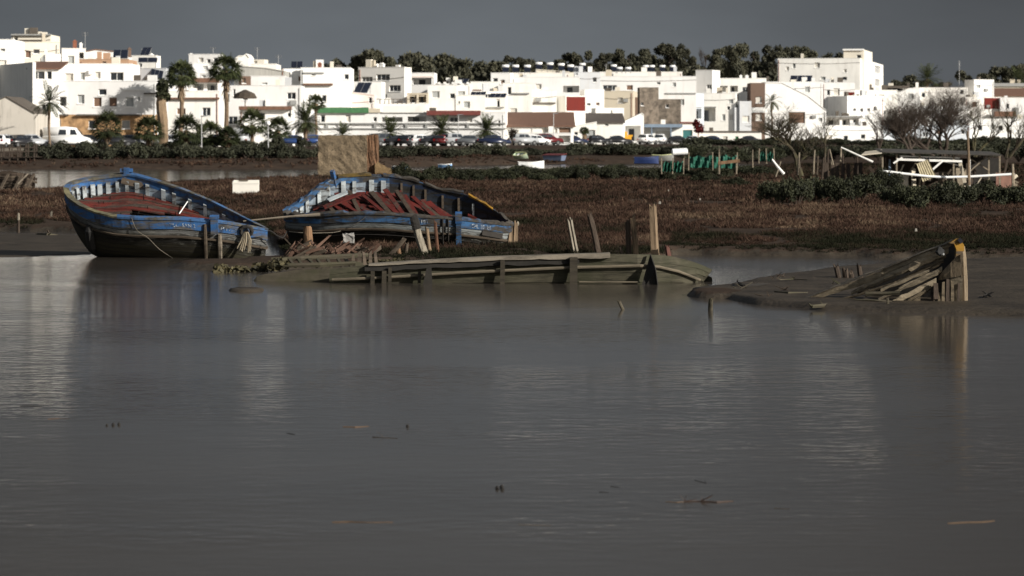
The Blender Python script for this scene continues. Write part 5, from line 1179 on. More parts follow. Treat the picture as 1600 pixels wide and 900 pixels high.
def build_boat(rt, b, hm, wale_m, cap_m, cap_m2, inner_top, ribs, walew=.25, rail_t=.46, rough=0.0, deckdrop=.42, rg=random.Random(5), skip=()):
    NR = 15; ring = b.ring; L = [0]
    for i in range(1, len(ring)+1): L.append(L[-1]+(b.E(ring[i % len(ring)])-b.E(ring[i-1])).length)
    m = MB(); ts = [b.depth*k/(NR-1) for k in range(NR)]
    m.grid([[b.outer(q, t) for q in ring] for t in ts], closed=True, uv=lambda i, j: (L[min(j, len(L)-1)], ts[i]))
    hull = m.build('hull', hm, rt, smooth=True)
    # top strake: box section standing proud
    def strake(t0, t1, out, name, mt, jit=0.0, keys=ring, parent=rt):
        m = MB(); rows = []
        for q in keys:
            o = -b.I(q); j = rg.uniform(-jit, jit)
            a0, a1 = b.outer(q, max(t0, 0))+(b.up*(-t0) if t0 < 0 else Vector()), b.outer(q, t1)
            rows.append([a0-o*.02+b.up*j, a0+o*out+b.up*j, a1+o*out, a1-o*.02])
        m.grid(rows+([rows[0]] if keys is ring else [])); return m.build(name, mt, parent)
    strake(-.01, walew, .035, 'wale', wale_m, rough*.4)
    strake(rail_t, rail_t+.05, .05, 'rubbing_rail', OLDW)
    # gunwale cap, in runs
    def cap(keys, name, mt, z=.012):
        m = MB(); rows = []
        for q in keys:
            o = -b.I(q); e = b.E(q)+b.up*z; j = b.up*rg.uniform(-rough, rough); w = min(.10, b.inw[q].length*.5)
            rows.append([e+o*.06, e+o*.06+b.up*.05+j, e-o*w+b.up*.05+j, e-o*w])
        m.grid(rows); m.add([rows[0][k] for k in range(4)], [(0, 1, 2, 3)]); m.add([rows[-1][k] for k in range(4)], [(3, 2, 1, 0)]); m.build(name, mt, rt)
    n = len(ring); nr = [q for q in ring if q[0] == 'n']; fr = [q for q in ring if q[0] == 'f']
    if skip: cap(nr, 'gunwale', cap_m)
    else: i_ = next(k for k, q in enumerate(nr) if b.us[q[1]] > .24); cap(nr[:i_+1], 'gunwale', CAPP); cap(nr[i_:], 'gunwale', cap_m)
    if not skip: cap([nr[-1]]+fr+[nr[0]], 'gunwale', cap_m)
    else:
        f2 = [nr[-1]]+fr+[nr[0]]
        for a, c, mt in skip: cap([q for q in f2 if a <= b.us[q[1]] <= c], 'gunwale', mt)
    # inner sides
    it = .20; runs = [(0, 1, inner_top, INNERM)] if not skip else [(0, .47, inner_top, INNERM), (.45, 1, BLUED, INDARK)]  # right half inside gets shade through darker wale and planking colours
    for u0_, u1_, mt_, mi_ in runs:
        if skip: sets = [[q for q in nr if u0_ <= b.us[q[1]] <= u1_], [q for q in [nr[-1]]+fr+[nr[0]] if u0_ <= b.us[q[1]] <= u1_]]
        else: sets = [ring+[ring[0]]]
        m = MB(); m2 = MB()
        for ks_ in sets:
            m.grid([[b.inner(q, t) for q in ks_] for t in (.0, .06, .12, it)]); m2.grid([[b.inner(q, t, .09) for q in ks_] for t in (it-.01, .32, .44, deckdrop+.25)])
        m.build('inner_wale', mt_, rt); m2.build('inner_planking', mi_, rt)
    for sd, u in ribs:
        q = b.pt(sd, u); i = -b.I(q); tdir = (b.E((sd, min(q[1]+1, b.N-1)))-b.E((sd, max(q[1]-1, 0)))).normalized(); w = rg.uniform(.045, .07)
        m = MB(); z1 = deckdrop+rg.uniform(.0, .06); z0 = rg.uniform(.10, .14)
        a = [b.inner(q, z1, .08), b.inner(q, z0, .06)]
        pts = []
        for p in a:
            for st, si in ((-1, .0), (1, .0), (1, -.10), (-1, -.10)): pts.append(p+tdir*st*w+i*si)
        m.hexa(pts); m.build('rib', RIBM, rt)
    return hull
def deck_planks(rt, b, n, drop, mt, holes, u0, u1, plan, rg, vmax=.86, cup=.02, name='deck'):
    m = MB(); edges = [lerp(-vmax, vmax, k/n) for k in range(n+1)]
    for k in range(n):
        va, vb = edges[k]+.010, edges[k+1]-.010
        cuts = sorted([u0, u1]+[rg.uniform(u0+.1, u1-.1) for _ in range(2)])
        for a, c in zip(cuts[:-1], cuts[1:]):
            dz = rg.uniform(-cup, cup); st = max(3, int((c-a)*26)); rows = []
            for i in range(st+1):
                u = lerp(a+.002, c-.002, i/st); wmax = plan(u)
                if any(h[0] < u < h[1] and h[2] < (va+vb)/2 < h[3] for h in holes) or abs(va)/max(wmax, .01) > .97 or abs(vb)/max(wmax, .01) > .97:
                    if len(rows) > 1: m.grid(rows)
                    rows = []; continue
                p, q = b.deckp(u, va/max(wmax, .35), drop+dz), b.deckp(u, vb/max(wmax, .35), drop+dz+rg.uniform(-.004, .004))
                rows.append([p+b.d*.035, p, q, q+b.d*.035])
            if len(rows) > 1: m.grid(rows)
    return m.build(name, mt, rt)
def bilge(rt, b, drop, plan):
    m = MB(); us = [lerp(.04, .97, k/30) for k in range(31)]
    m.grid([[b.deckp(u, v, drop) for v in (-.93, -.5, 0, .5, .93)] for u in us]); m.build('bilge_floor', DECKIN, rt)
def lettering(rt, b, text, px0, px1, sd, t0, hgt, label, out=.045):
    cu = bpy.data.curves.new('lettering_curve', 'FONT'); cu.body = text; cu.size = 1; cu.resolution_u = 3
    tmp = bpy.data.objects.new('lettering_tmp', cu); COL.objects.link(tmp); dg = bpy.context.evaluated_depsgraph_get(); me = bpy.data.meshes.new_from_object(tmp.evaluated_get(dg)); COL.objects.unlink(tmp); bpy.data.objects.remove(tmp)
    xs = [v.co.x for v in me.vertices]; w = max(xs); pts = b.near if sd == 'n' else b.far; org = Vector(rt['wo'])
    pxs_ = [p.x/p.y*F+800 for p in pts]
    for v in me.vertices:
        px = lerp(px0, px1, v.co.x/w); k = float(np.interp(px, pxs_, range(len(pts)))); i = min(int(k), len(pts)-2); q0, q1 = (sd, max(i, 1)), (sd, min(max(i+1, 1), b.N-2)); f = k-i
        t = t0+(1-v.co.y/.75)*hgt
        p = (b.outer(q0, t)-b.I(q0)*out).lerp(b.outer(q1, t)-b.I(q1)*out, f); v.co = p-org
    me.materials.clear(); me.materials.append(WLET); o = bpy.data.objects.new('lettering', me); COL.objects.link(o); o.parent = rt; return o
# left boat
rgl = random.Random(3)
planL = lambda u: (1-(1-min(u, .30)/.30)**2)**.5 if u < .30 else (1-((u-.30)/.70)**2.0)**.9
farL = [(102, 296), (105, 292), (110, 288), (120, 285), (134, 281.5), (170, 277), (195, 273.6), (200, 273), (215, 275.5), (237.5, 282), (282, 296), (327, 314.5), (372, 337), (395, 349), (416, 359)]
nearL = [(102, 296), (104, 304), (109, 311), (125, 323), (147.5, 333), (177, 340), (215, 343), (282, 343.5), (339, 348), (361, 351), (416, 361)]
bl = Boat(farL, nearL, 102, 416, 85.6, -.9, 1.25, planL, 17, 1.55, kmax=.62, ins=(.16, .93))
rt = empty('fishing_boat', (bl.Cu(.5).x, bl.Cu(.5).y, 0), 'heeled blue and grey wooden boat with red deck, the left one of the two', 'boat')
HM1 = hullmat('left_hull_planks', (.12, .12, .115), 1.55); HM2 = hullmat('right_hull_planks', (.19, .205, .205), 1.5)
build_boat(rt, bl, HM1, BLUE, CAPM, CAPM, BLUE, [('f', u) for u in (.02, .05, .085, .125, .17, .215, .26, .30, .35, .41, .475, .545, .62, .70, .78)]+[('n', u) for u in (.02, .05)], rg=rgl)
bilge(rt, bl, .60, planL)
deck_planks(rt, bl, 13, .40, REDP, [(.36, .52, -.35, .05), (.42, .60, -.62, -.30), (.50, .66, .05, .25)], .05, .86, planL, rgl)
m = MB()
for k in range(5):
    a = bl.deckp(.37+.03*k, -.45+.12*k, .46), bl.deckp(.50+.03*k, -.42+.12*k, .44); m.beam(a[0], a[1], .10, .03)
m.build('broken_plank', GREYW2, rt)
pm = bl.E(bl.pt('f', .312)); m = MB(); m.beam(pm-bl.up*.35, pm+bl.up*.20, .15, .14); m.beam(pm+bl.up*.13-Vector((.17, 0, 0)), pm+bl.up*.13+Vector((.17, 0, 0)), .09, .10); m.build('mooring_post', BLUE, rt)
m = MB(); q = bl.pt('f', .33); i = bl.I(q); p = bl.inner(q, .1, .09)
m.beam(p+i*.02-Vector((.28, 0, 0)), p+i*.02+Vector((.32, 0, -.14)), .03, .16); m.build('patch_board', OLDW, rt)
q = bl.pt('n', .745); e = bl.E(q); o_ = -bl.I(q)
m = MB(); m.beam(e+o_*.06-bl.up*.28, e+o_*.06+bl.up*.14, .19, .18); m.beam(e+o_*.06+bl.up*.14, e+o_*.06+bl.up*.20, .24, .22); m.build('mooring_post', BLUE, rt)
q = bl.pt('n', .70); m = MB(); m.tube([bl.outer(q, t)-bl.I(q)*.06 for t in (.05, .3, .6, .9, 1.15)], [.035, .05, .05, .045, .04], 6); m.build('fender_timber', OLDW, rt)
q = bl.pt('n', .755); m = MB(); m.tube([bl.outer(q, t)-bl.I(q)*.06 for t in (.3, .6, .9, 1.2)], [.05, .06, .05, .07], 6, jit=.2); m.build('fender_timber', GREYW2, rt)
q = bl.pt('n', .12); m = MB(); m.tube([bl.outer(q, t)-bl.I(q)*.05 for t in (.42, .55, .8, 1.1, 1.3)], [.05, .12, .13, .12, .06], 8); m.build('rudder_timber', plain('tarred_wood', (.012, .011, .010), .8, .3), rt)
lettering(rt, bl, '7ILC  SAN 2', 264, 305, 'n', .07, .11, ''); lettering(rt, bl, 'P1L 5', 344, 372, 'n', .07, .10, '')
# frayed rope fender on the bow
q = bl.pt('n', .905); e = bl.outer(q, .12)-bl.I(q)*.1
fr_ = empty('rope_fender', e, 'frayed pale rope bundle hanging off the bow of the left boat', 'fender')
m = MB()
for k in range(26):
    a = random.uniform(0, 6.28); r = random.uniform(.03, .10); p0 = e+Vector((math.cos(a)*r*.5, -.03-abs(math.sin(a))*r*.4, .02)); m.tube([p0, p0+Vector((math.cos(a)*r, -.03, -.22)), p0+Vector((math.cos(a)*r*1.6-.05, -.02, -.40-random.uniform(0, .15)))], [.014, .02, .01], 4)
m.build('frayed_end', plain('pale_frayed_rope', (.24, .20, .14), .95, .35), fr_)
m = MB(); m.tube([e+Vector((math.cos(a)*.15, -.04-.06*math.sin(a), .05+math.sin(a)*.13)) for a in [k*.698 for k in range(10)]], .055, 6); m.build('knot', plain('dark_rope', (.02, .018, .016), .9, .3), fr_)
# white pole leaning inside the left boat
a, c = bl.deckp(.565, .25, .38), P(297, 309, 86.6); m = MB(); m.tube([a, c], [.015, .014], 6); tag(m.build('white_pole', TANK, origin=a), 'short thin white pole leaning inside the left blue boat', 'pole')
# rope across the left hull
def rope(label, pts, r, mt=ROPE, name='rope'):
    m = MB(); P_ = [Vector(p) for p in pts]; out = []
    for i in range(len(P_)-1):
        p0, p1, p2, p3 = P_[max(i-1, 0)], P_[i], P_[i+1], P_[min(i+2, len(P_)-1)]
        for k in range(6):
            t = k/6; out.append(.5*((2*p1)+(-p0+p2)*t+(2*p0-5*p1+4*p2-p3)*t*t+(-p0+3*p1-3*p2+p3)*t**3))
    out.append(P_[-1]); m.tube(out, r, 5); return tag(m.build(name, mt, origin=P_[0]), label, 'rope')
def onhull(b, px, t, off=.07):
    k = float(np.interp(px, [p.x/p.y*F+800 for p in b.near], range(b.N))); q = ('n', int(round(min(max(k, 1), b.N-2)))); return b.outer(q, t)-b.I(q)*off
rope('thin rope slung down the near side of the left boat', [onhull(bl, 208, -.06), onhull(bl, 215, .28), onhull(bl, 226, .5), onhull(bl, 244, .85, .1), onhull(bl, 262, 1.1, .15), P(285, 414, 83.9)], .007, ROPED)
# right boat
rgr = random.Random(9)
planR = lambda u: max(0, 1-abs(2*u-1)**2.4)**.8
farR = [(445, 331), (457, 322), (469, 314), (494, 295), (508, 286), (520, 279), (535, 276), (574, 273), (612, 275), (643, 280.5), (667, 289), (689, 297), (725, 303), (753, 317), (779, 333), (800, 350)]
nearR = [(445, 333), (452, 336), (497, 338), (528, 335.5), (574, 334.5), (615, 336), (651, 339.5), (702, 342), (753, 347.6), (785, 351.5), (800, 352)]
br = Boat(farR, nearR, 445, 800, 88.6, .6, 1.3, planR, 24, 1.45, kmax=.6, ins=(.08, .93))
rt = empty('fishing_boat', (br.Cu(.5).x, br.Cu(.5).y, .3), 'decayed blue and grey wooden boat with broken red boards, the right one of the two', 'boat')
build_boat(rt, br, HM2, BLUEW, CAPD, CAPD, BLUEW, [('f', u) for u in (.03, .065, .105, .15, .20, .25, .31, .37, .44)], rg=rgr, rough=.035, walew=.22, rail_t=.44,
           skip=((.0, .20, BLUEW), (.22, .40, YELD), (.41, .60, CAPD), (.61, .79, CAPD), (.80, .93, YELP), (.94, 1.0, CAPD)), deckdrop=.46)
bilge(rt, br, .66, planR)
for u in (.50, .56, .63, .70, .77, .83):
    q = br.pt('f', u); m = MB(); m.beam(br.inner(q, .5, .12), br.inner(q, .13, .09), .06, .05, up=br.I(q)); m.build('rib', OLDW if u < .8 else RIBM, rt)
deck_planks(rt, br, 14, .48, REDP2, [(.52, .78, .1, 1), (.60, .82, -.6, .2), (.30, .36, -.6, -.3)], .08, .93, planR, rgr, cup=.05)
for k in range(24):
    u = .17+.021*k+rgr.uniform(-.01, .01); sl = .10+.02*(k % 5)+rgr.uniform(-.05, .06); a, c = br.deckp(u, .78-rgr.uniform(0, .35), .36+rgr.uniform(-.10, .08)), br.deckp(min(.95, u+sl), -.55+rgr.uniform(-.3, .5), .44+rgr.uniform(-.10, .06))
    m = MB(); m.beam(a, c, rgr.uniform(.10, .17), .03, up=br.up, jit=.04, taper=rgr.uniform(.75, 1)); m.build('broken_board', REDP2 if k % 5 else POSTD, rt)
m = MB(); m.beam(br.deckp(.17, .1, .28), br.deckp(.33, .35, .18), .16, .04, up=br.up); m.build('broken_board', REDP2, rt)
m = MB(); m.beam(br.deckp(.19, .30, .22), br.deckp(.27, .45, .18), .16, .03, up=br.up); m.build('broken_board', RIBM, rt)
m = MB(); q = br.pt('f', .165); m.beam(br.inner(q, .46, .14), br.inner(q, .12, .12), .32, .05, up=br.I(q)); m.build('white_panel', RIBM, rt)
pm = br.E(br.pt('f', .215)); m = MB(); m.beam(pm-br.up*.25+Vector((.06, 0, 0)), pm+br.up*.24-Vector((.02, 0, 0)), .11, .12); m.build('mooring_post', BLUE, rt)
q = br.pt('n', .755); e = br.E(q)-br.I(q)*.07
m = MB(); m.beam(e-br.up*.95, e+br.up*.02, .14, .12); m.build('rubbing_strake', BLUEW, rt)
m = MB(); m.beam(e-br.up*.05, e+br.up*.24, .18, .16); m.build('mooring_post', BLUE, rt)
for u in (.70, .715): q = br.pt('n', u); m = MB(); m.tube([br.outer(q, t)-br.I(q)*.07 for t in (-.02, .3, .6, .9)], [.02, .025, .02, .03], 5); m.build('iron_stay', DECKIN, rt)
m = MB(); p = br.near[-1]
for k in range(6): m.beam(p+Vector((-.12+.05*k, -.05+.03*k, -.75-.05*k)), p+Vector((-.05+.035*k+rgr.uniform(-.03, .03), 0, rgr.uniform(-.1, .12))), .07, .06, taper=.6)
m.build('stem_post', POSTW, rt)
m = MB(); q0 = br.pt('n', .87); q1 = br.pt('n', .96); m.beam(br.outer(q0, .3)-br.I(q0)*.03, br.outer(q1, .34)-br.I(q1)*.03, .04, .14); m.build('hole_shade_slab', DECKIN, rt)  # solid dark slab stands for the unlit inside of a hole
lettering(rt, br, 'SPL 18-21', 737, 766, 'n', .05, .13, ''); lettering(rt, br, '3 1E1', 650, 668, 'n', .05, .12, '')
o = br.near[-1]+Vector((.12, .1, -.75)); rt = empty('broken_stake', (o.x, o.y, o.z), 'thin pale-topped stake at the right tip of the right boat', 'stake')
m = MB(); m.tube([o-Vector((0, 0, .1)), o+Vector((.02, 0, .45)), o+Vector((.03, 0, .72))], [.04, .035, .025], 6, jit=.2); m.build('shaft', POSTD, rt)
m = MB(); m.tube([o+Vector((.03, 0, .72)), o+Vector((.035, 0, .78)), o+Vector((.04, 0, .84))], [.03, .05, .02], 6); m.build('bleached_tip', POSTG, rt)
rope('slack rope hanging along the near side of the right boat', [onhull(br, 575, .05), onhull(br, 555, .28, .1), onhull(br, 530, .46, .15), P(500, 364, 84.6), P(470, 363.5, 84.2), P(452, 362, 84.6)], .008, ROPED)
rope('dark mooring rope sagging between the two blue boats', [P(414, 358, 84.5), P(425, 362, 84.8), P(433, 368, 84.9), P(442, 371, 85), P(448, 362, 85.3)], .014, plain('dark_rope', (.02, .018, .016), .9, .3))
# long pale spar between the boats
a, c = P(380, 345.5, 85.5), P(500, 335, 86.0); m = MB(); m.tube([a, a.lerp(c, .6)+Vector((0, 0, .02)), c], [.02, .03, .045], 6, jit=.15); tag(m.build('spar', GREYW2, origin=a), 'long pale spar lying from the left boat onto the right boat', 'spar')
# ---------------------------------------------------------------- posts and stakes
def timber(label, px0, yb, px1, yt, w, D, mt, name='wooden_post', jag=.06, dark=None, n=7, split=False, cat='post'):
    a, c = P(px0, yb, D), P(px1, yt, D); a = a+(a-c).normalized()*.25; r = w/F*D/2
    rt = empty(name, P(px0, yb, D), label, cat); k = 9; L = (c-a).length
    def shaft(q0, q1, off, rr, mt, nm, jg):
        m = MB(); nn = n+3; prof = [1+random.uniform(-.22, .16) for _ in range(nn)]; dirn = (c-a).normalized(); sx = dirn.cross(Vector((0, 1, 0))).normalized(); sy = sx.cross(dirn); rows = []
        bow = random.uniform(-.25, .25)*rr
        for i_ in range(k+1):
            t = lerp(q0, q1, i_/k); ce = a.lerp(c, t)+sx*(off+bow*math.sin(3.1*t)); tp = 1.06-.2*t; row = []
            for v_ in range(nn):
                an = 6.2832*v_/nn; r_ = rr*tp*(prof[v_]+random.uniform(-.05, .05)); p = ce+sx*math.cos(an)*r_+sy*math.sin(an)*r_
                if i_ == k: p += dirn*random.uniform(-jg, jg)
                row.append(p)
            rows.append(row)
        m.grid(rows, closed=True); top = m.add([a.lerp(c, q1)+sx*off-dirn*jg*.7], []); o_ = top-nn
        for v_ in range(nn): m.f.append([o_+v_, o_+(v_+1) % nn, top]); m.m.append(0)
        m.build(nm, mt, rt)
    e = .78 if dark else 1.0
    if split: shaft(0, e, -r*.5, r*.52, mt, 'shaft', jag); shaft(0, e*.97, r*.5, r*.5, mt, 'shaft', jag)
    else: shaft(0, e, 0, r, mt, 'shaft', jag if not dark else 0)
    if dark: shaft(e-.02, 1.0, 0, r*1.12, dark, 'charred_top', jag)
    return rt
BLK = plain('charred_wood', (.014, .012, .010), .9, .4)
timber('tall straight weathered post, tallest of the row behind the sunken hull', 1024, 399, 1020, 321, 14, 81.5, POSTW, jag=.1)
timber('grey split post leaning left, first of the row behind the sunken hull', 900, 394, 890, 342, 9, 82.5, POSTG, split=True)
timber('dark rotten post leaning left, second of the row behind the sunken hull', 933, 393, 921, 336, 10, 82.3, POSTD, jag=.12)
timber('forked short post left half of the pair by the tallest post', 983, 397, 981, 345, 8, 82, POSTD, jag=.08)
timber('forked taller post right half of the pair by the tallest post', 993, 397, 988, 337, 9, 81.8, POSTW, jag=.12)
timber('low red-brown stump right of the tallest post', 1044, 398, 1042, 384, 9, 81.2, plain('red_brown_wood', (.07, .028, .02), .9, .4), 'wooden_stump', cat='stump')
timber('low dark stump between the leaning posts', 971, 396, 969, 386, 6, 82, POSTD, 'wooden_stump', cat='stump')
timber('thick leaning post with a charred black top in front of the right boat', 666, 402, 646, 340, 14, 82, POSTG, dark=BLK, jag=.08)
timber('short pale stake right behind the charred post', 671, 391, 667, 357, 6, 83.2, POSTW, 'wooden_stake', cat='stake')
timber('thin rusty stake in front of the right boat, right of the charred post', 684, 390, 680, 346, 6, 83.5, plain('rusty_stake', (.085, .038, .02), .9, .4), 'wooden_stake', cat='stake')
timber('orange-brown broad stump under the end of the long spar', 483, 379, 481, 356, 14, 84.2, WARMW, 'wooden_stump', jag=.05, cat='stump')
timber('inclined grey timber propped before the right boat', 601, 407, 631, 374, 8, 81.6, OLDW, 'propped_timber', cat='timber')
timber('short stake left of the charred post, the taller of two', 634, 402, 636, 380, 6, 81.8, OLDW, 'wooden_stake', cat='stake')
timber('short stake left of the charred post, the lower of two', 624, 404, 622, 387, 7, 81.7, WARMW, 'wooden_stake', cat='stake')
timber('white-topped stake at the far left on the marsh edge', 29, 361, 29, 335, 5, 109, POSTD, 'wooden_stake', dark=POSTG, cat='stake')
timber('small pale stake on the marsh edge left of the left boat', 79, 346, 80, 331, 5, 116, POSTG, 'wooden_stake', cat='stake')
timber('slanting stake in the shallow water left of the left boat', 79, 369, 74, 360, 3, 104, POSTD, 'wooden_stake', cat='stake')
timber('short broken post standing in the water before the sunken hull', 975, 488, 967, 470, 7, 59.5, MUDW, 'wooden_stake', jag=.04, cat='stake')
timber('short post beside the small mud lump right of the sunken hull', 1110, 490, 1111, 466, 8, 59.3, MUDW, 'wooden_stake', jag=.05, cat='stake')
timber('thin green-brown stake before the yellow-capped wreck', 1387, 489, 1387, 467, 5, 59.6, MUDW, 'wooden_stake', cat='stake')
timber('small stub before the yellow-capped wreck, right of the thin stake', 1402, 490, 1401, 482, 6, 59.2, MUDW, 'wooden_stump', cat='stump')
for lab, a in (('dark rotten rib leaning left in the mud behind the wreck', (1312, 440, 1306, 415, 10)), ('dark rotten rib with a knobbed top behind the wreck', (1323, 438, 1320, 420, 10)), ('stubby dark rib close behind the wreck planks', (1332, 437, 1331, 425, 9)), ('pointed dark rib standing nearest the wreck planks', (1345, 430, 1342, 413, 9)), ('low slanting rib at the left of the rotten ribs', (1298, 449, 1273, 436, 7))):
    timber(lab, *a[:2], a[2], a[3], a[4], 71, POSTD, 'wooden_rib', jag=.08, cat='timber')
def drift(label, pts, w, mt, name='driftwood', cat='driftwood', z=None, twigs=0):
    P_ = [P(x, y, DY(y)) for x, y in pts]; m = MB(); r = w/F*P_[0].y/2*(.6 if z is None else 1)
    for p in P_: p.z = (z if z is not None else .0)+r*.35
    m.tube(P_, [r*random.uniform(.7, 1.1) for _ in P_[:-1]]+[r*.4], 6, jit=.25)
    for k in range(twigs):
        b0 = P_[random.randrange(len(P_)-1)]; m.tube([b0, b0+Vector((random.uniform(-.14, .14), random.uniform(-.12, .12), random.uniform(.02, .09)))], [r*.5, r*.2], 4)
    return tag(m.build(name, mt, origin=P_[0]), label, cat)
REED = plain('dry_reed', (.10, .058, .028), .8, .3)
for a in [('dark thin stick floating at the left, nearest the left edge', [(32, 635), (50, 634.5), (67, 635)], 2.0, BLK, 0), ('pale reed floating at the left edge below the dark stick', [(75, 655), (92, 654), (110, 655)], 1.2, REED, 0),
          ('tan reed floating left of centre', [(536, 667), (555, 667.5), (577, 666)], 2.6, REED, 0), ('short forked dark stick right of the tan reed', [(582, 683), (600, 684), (621, 685)], 2, OLDW, 1), ('tiny dark twig floating left of centre', [(448, 677), (455, 678), (461, 679)], 1.6, BLK, 0),
          ('long tan reed floating nearest at centre left', [(519, 816), (545, 815.5), (575, 816.5), (614, 816)], 3, REED, 0), ('faint thin stick right of the long tan reed', [(810, 820), (835, 820.5), (862, 821)], 1.5, OLDW, 0),
          ('knotted dark branch floating nearest at the centre right', [(1070, 784), (1095, 783.5), (1120, 785), (1146, 783)], 4.2, plain('wet_branch', (.045, .025, .016), .6, .3), 9), ('reddish stalk trailing left of the knotted branch', [(1040, 784), (1058, 785), (1070, 784)], 1.8, REED, 0),
          ('long tan reed floating at the lower right', [(1481, 818), (1510, 816.5), (1535, 816), (1554, 814)], 3.2, REED, 0), ('thin hooked twig above the knotted branch', [(1085, 750), (1094, 753), (1103, 755), (1101, 750)], 1.6, BLK, 0), ('small dark twig left above the knotted branch', [(936, 769), (944, 769.5), (951, 770)], 1.8, BLK, 0),
          ('short grey stick right of the knotted branch', [(1210, 794), (1222, 795), (1234, 795.5)], 1.8, OLDW, 0), ('small twig above the small dark twig', [(954, 760), (962, 761), (969, 762)], 1.5, BLK, 0)]:
    drift(*a[:4], twigs=a[4])
for k, (x, y) in enumerate([(167, 665), (177, 664.5), (186, 664), (637, 667), (784, 762), (785, 765), (777, 764)]):
    p = P(x, y, DY(y)); r = .016 if k else .012; m = MB(); m.tube([p+Vector((0, 0, q*r)) for q in (-.8, -.3, .5, 1.3, 1.8)], [r*.5, r, r*1.2, r*.9, r*.3], 7); lab = 'small dark bobbing float left on the river' if k < 3 else 'single dark float right of the tan reed' if k == 3 else 'small dark float in the loose trio at mid river'
    tag(m.build('float', BLK, origin=p), lab, 'float', 'floats at the left' if k < 3 else None if k == 3 else 'floats at mid river')
drift('dark knobbly branch on the edge of the mud bank', [(1150, 456), (1153, 452), (1163, 456), (1180, 455), (1200, 453)], 5, BLK, z=.12, twigs=6)
drift('flat greenish board on the mud left of the wreck', [(1211, 465), (1232, 467), (1262, 466)], 5, MUDW, 'board', 'board', .1)
drift('slimy greenish timber lying before the wreck', [(1268, 485), (1285, 484), (1297, 481)], 8, MUDW, z=.06, twigs=3)
drift('dark weedy twig on the mud right of the wreck', [(1537, 474), (1543, 471), (1549, 474)], 5, BLK, z=.12, twigs=8)
drift('thin weed stems on the mud behind the mud branch', [(1218, 446), (1240, 445), (1262, 446)], 2, MUDW, z=.12, twigs=10)
drift('weedy lump of rotten wood left of the left boat', [(60, 369), (75, 370), (90, 369.5)], 7, MUDW, z=.02, twigs=4)
# ---------------------------------------------------------------- sunken hull in the middle
BARW = woodm('barge_planks', (.055, .049, .032), .15, 3, (.6, .6, 5), algae=(.030, .030, .016))
BART = woodm('barge_pale_cap', (.18, .155, .12), .35, 3, (.5, .5, 2))
BARR = woodm('barge_rail', (.12, .10, .07), .45, 3, (.4, .4, 3))
RIBD = woodm('dark_wet_rib', (.034, .028, .019), .3, 4)
TARW = plain('black_rotten_wood_and_shade', (.014, .012, .009), .9, .4)  # black rotten timber, and the painted shade below the cap plank
rt = empty('sunken_hull', P(770, 446, 70), 'long sunken wooden hull lying low in the water in the middle', 'boat wreck')
topE = [(515, 421), (560, 415), (600, 411.5), (700, 405), (800, 400.5), (953, 397), (1010, 397.5), (1045, 399.5), (1075, 406.5), (1095, 413), (1113.5, 421.5)]
DB = lambda x: 70.5+(.0 if x < 1000 else (x-1000)/113*1.0)+ (515-x)/600*.6
xs_ = [515+k*(1113-515)/46 for k in range(47)]; rows = []
botx = lambda x: lerp(x, 1092 if x > 1060 else x, max(0, (x-1040)/73))
for x in xs_:
    D = DB(x); t = P(x, float(poly(x, topE)), D); b = P(botx(x), 447, D+.25-.1); b.z = min(b.z, -.25) if x < 1085 else -.12
    rows.append([t+(b-t)*q+Vector((0, -.10*math.sin(q*3.1)+o_, 0)) for q, o_ in ((0, 0), (.2, -.014), (.205, .0), (.43, -.014), (.435, 0), (.68, -.014), (.685, 0), (1, 0))])
m = MB(); m.grid(rows); back = [[p+Vector((0, .07, 0)) for p in r] for r in rows]; m.grid([r[::-1] for r in back]); m.grid([[a[0], b[0]] for a, b in zip(rows, back)])
m.build('near_planking', BARW, rt)
# far side, lower and half drowned
m = MB(); far = []
for x in xs_:
    k = (x-515)/598; D = DB(x)+2.2*math.sin(math.pi*min(1, .12+k*.88))**.7+.05; t = P(x, float(poly(x, topE)), DB(x)); t = Vector((t.x, D, min(t.z-.18, .42))); far.append([t, Vector((t.x, D, -.3))])
m.grid(far); m.grid([[a[0], a[0]+Vector((0, .07, 0))] for a in far]); m.build('far_planking', BARW, rt)
m = MB(); rows = []
for k in range(25):
    x = lerp(576, 953.5, k/24); D = DB(x)-.17; y = float(poly(x, [(576, 413), (640, 408.5), (760, 402), (953, 396)])); p = P(x, y, D); th = lerp(.045, .10, k/24)+random.uniform(-.012, .012); w = .26
    rows.append([p+Vector((0, 0, -th)), p+Vector((0, .0, random.uniform(-.008, .008))), p+Vector((0, w, .015)), p+Vector((0, w, -th))])
m.grid(rows); m.add([rows[-1][k] for k in range(4)], [(3, 2, 1, 0)]); m.add([rows[0][k] for k in range(4)], [(0, 1, 2, 3)]); m.build('cap_plank', BART, rt)
m = MB(); rows = []
for k in range(22):
    x = lerp(570, 905, k/21); D = DB(x)-.12; y = float(poly(x, [(570, 417), (700, 411), (905, 404)])); p = P(x, y, D); w = random.uniform(-.02, .02); rows.append([p, p+Vector((0, -.03, -.10+w))])
m.grid(rows); m.grid([[a+Vector((0, .04, 0)) for a in r[::-1]] for r in rows]); m.build('cap_shade_strip', TARW, rt)  # black strip that paints the shadow under the cap plank
def railp(x): return P(x, float(poly(x, [(518, 437), (585, 434.5), (720, 426), (888, 418), (1008, 415), (1040, 418), (1070, 427), (1095, 438)])), DB(x)-.14)
m = MB(); m.tube([railp(x) for x in (519, 560, 600, 640, 668)], [.03, .035, .03, .035, .03], 7); m.build('rub_rail', BARR, rt)
m = MB(); m.tube([railp(x) for x in (674, 720, 760, 800, 845, 890)], [.03, .035, .035, .034, .036, .035], 7); m.build('rub_rail', BARR, rt)
m = MB(); m.tube([railp(x) for x in (901, 950, 1000, 1030, 1060, 1094)], [.035, .036, .036, .034, .034, .03], 7); m.build('rub_rail', BARR, rt)
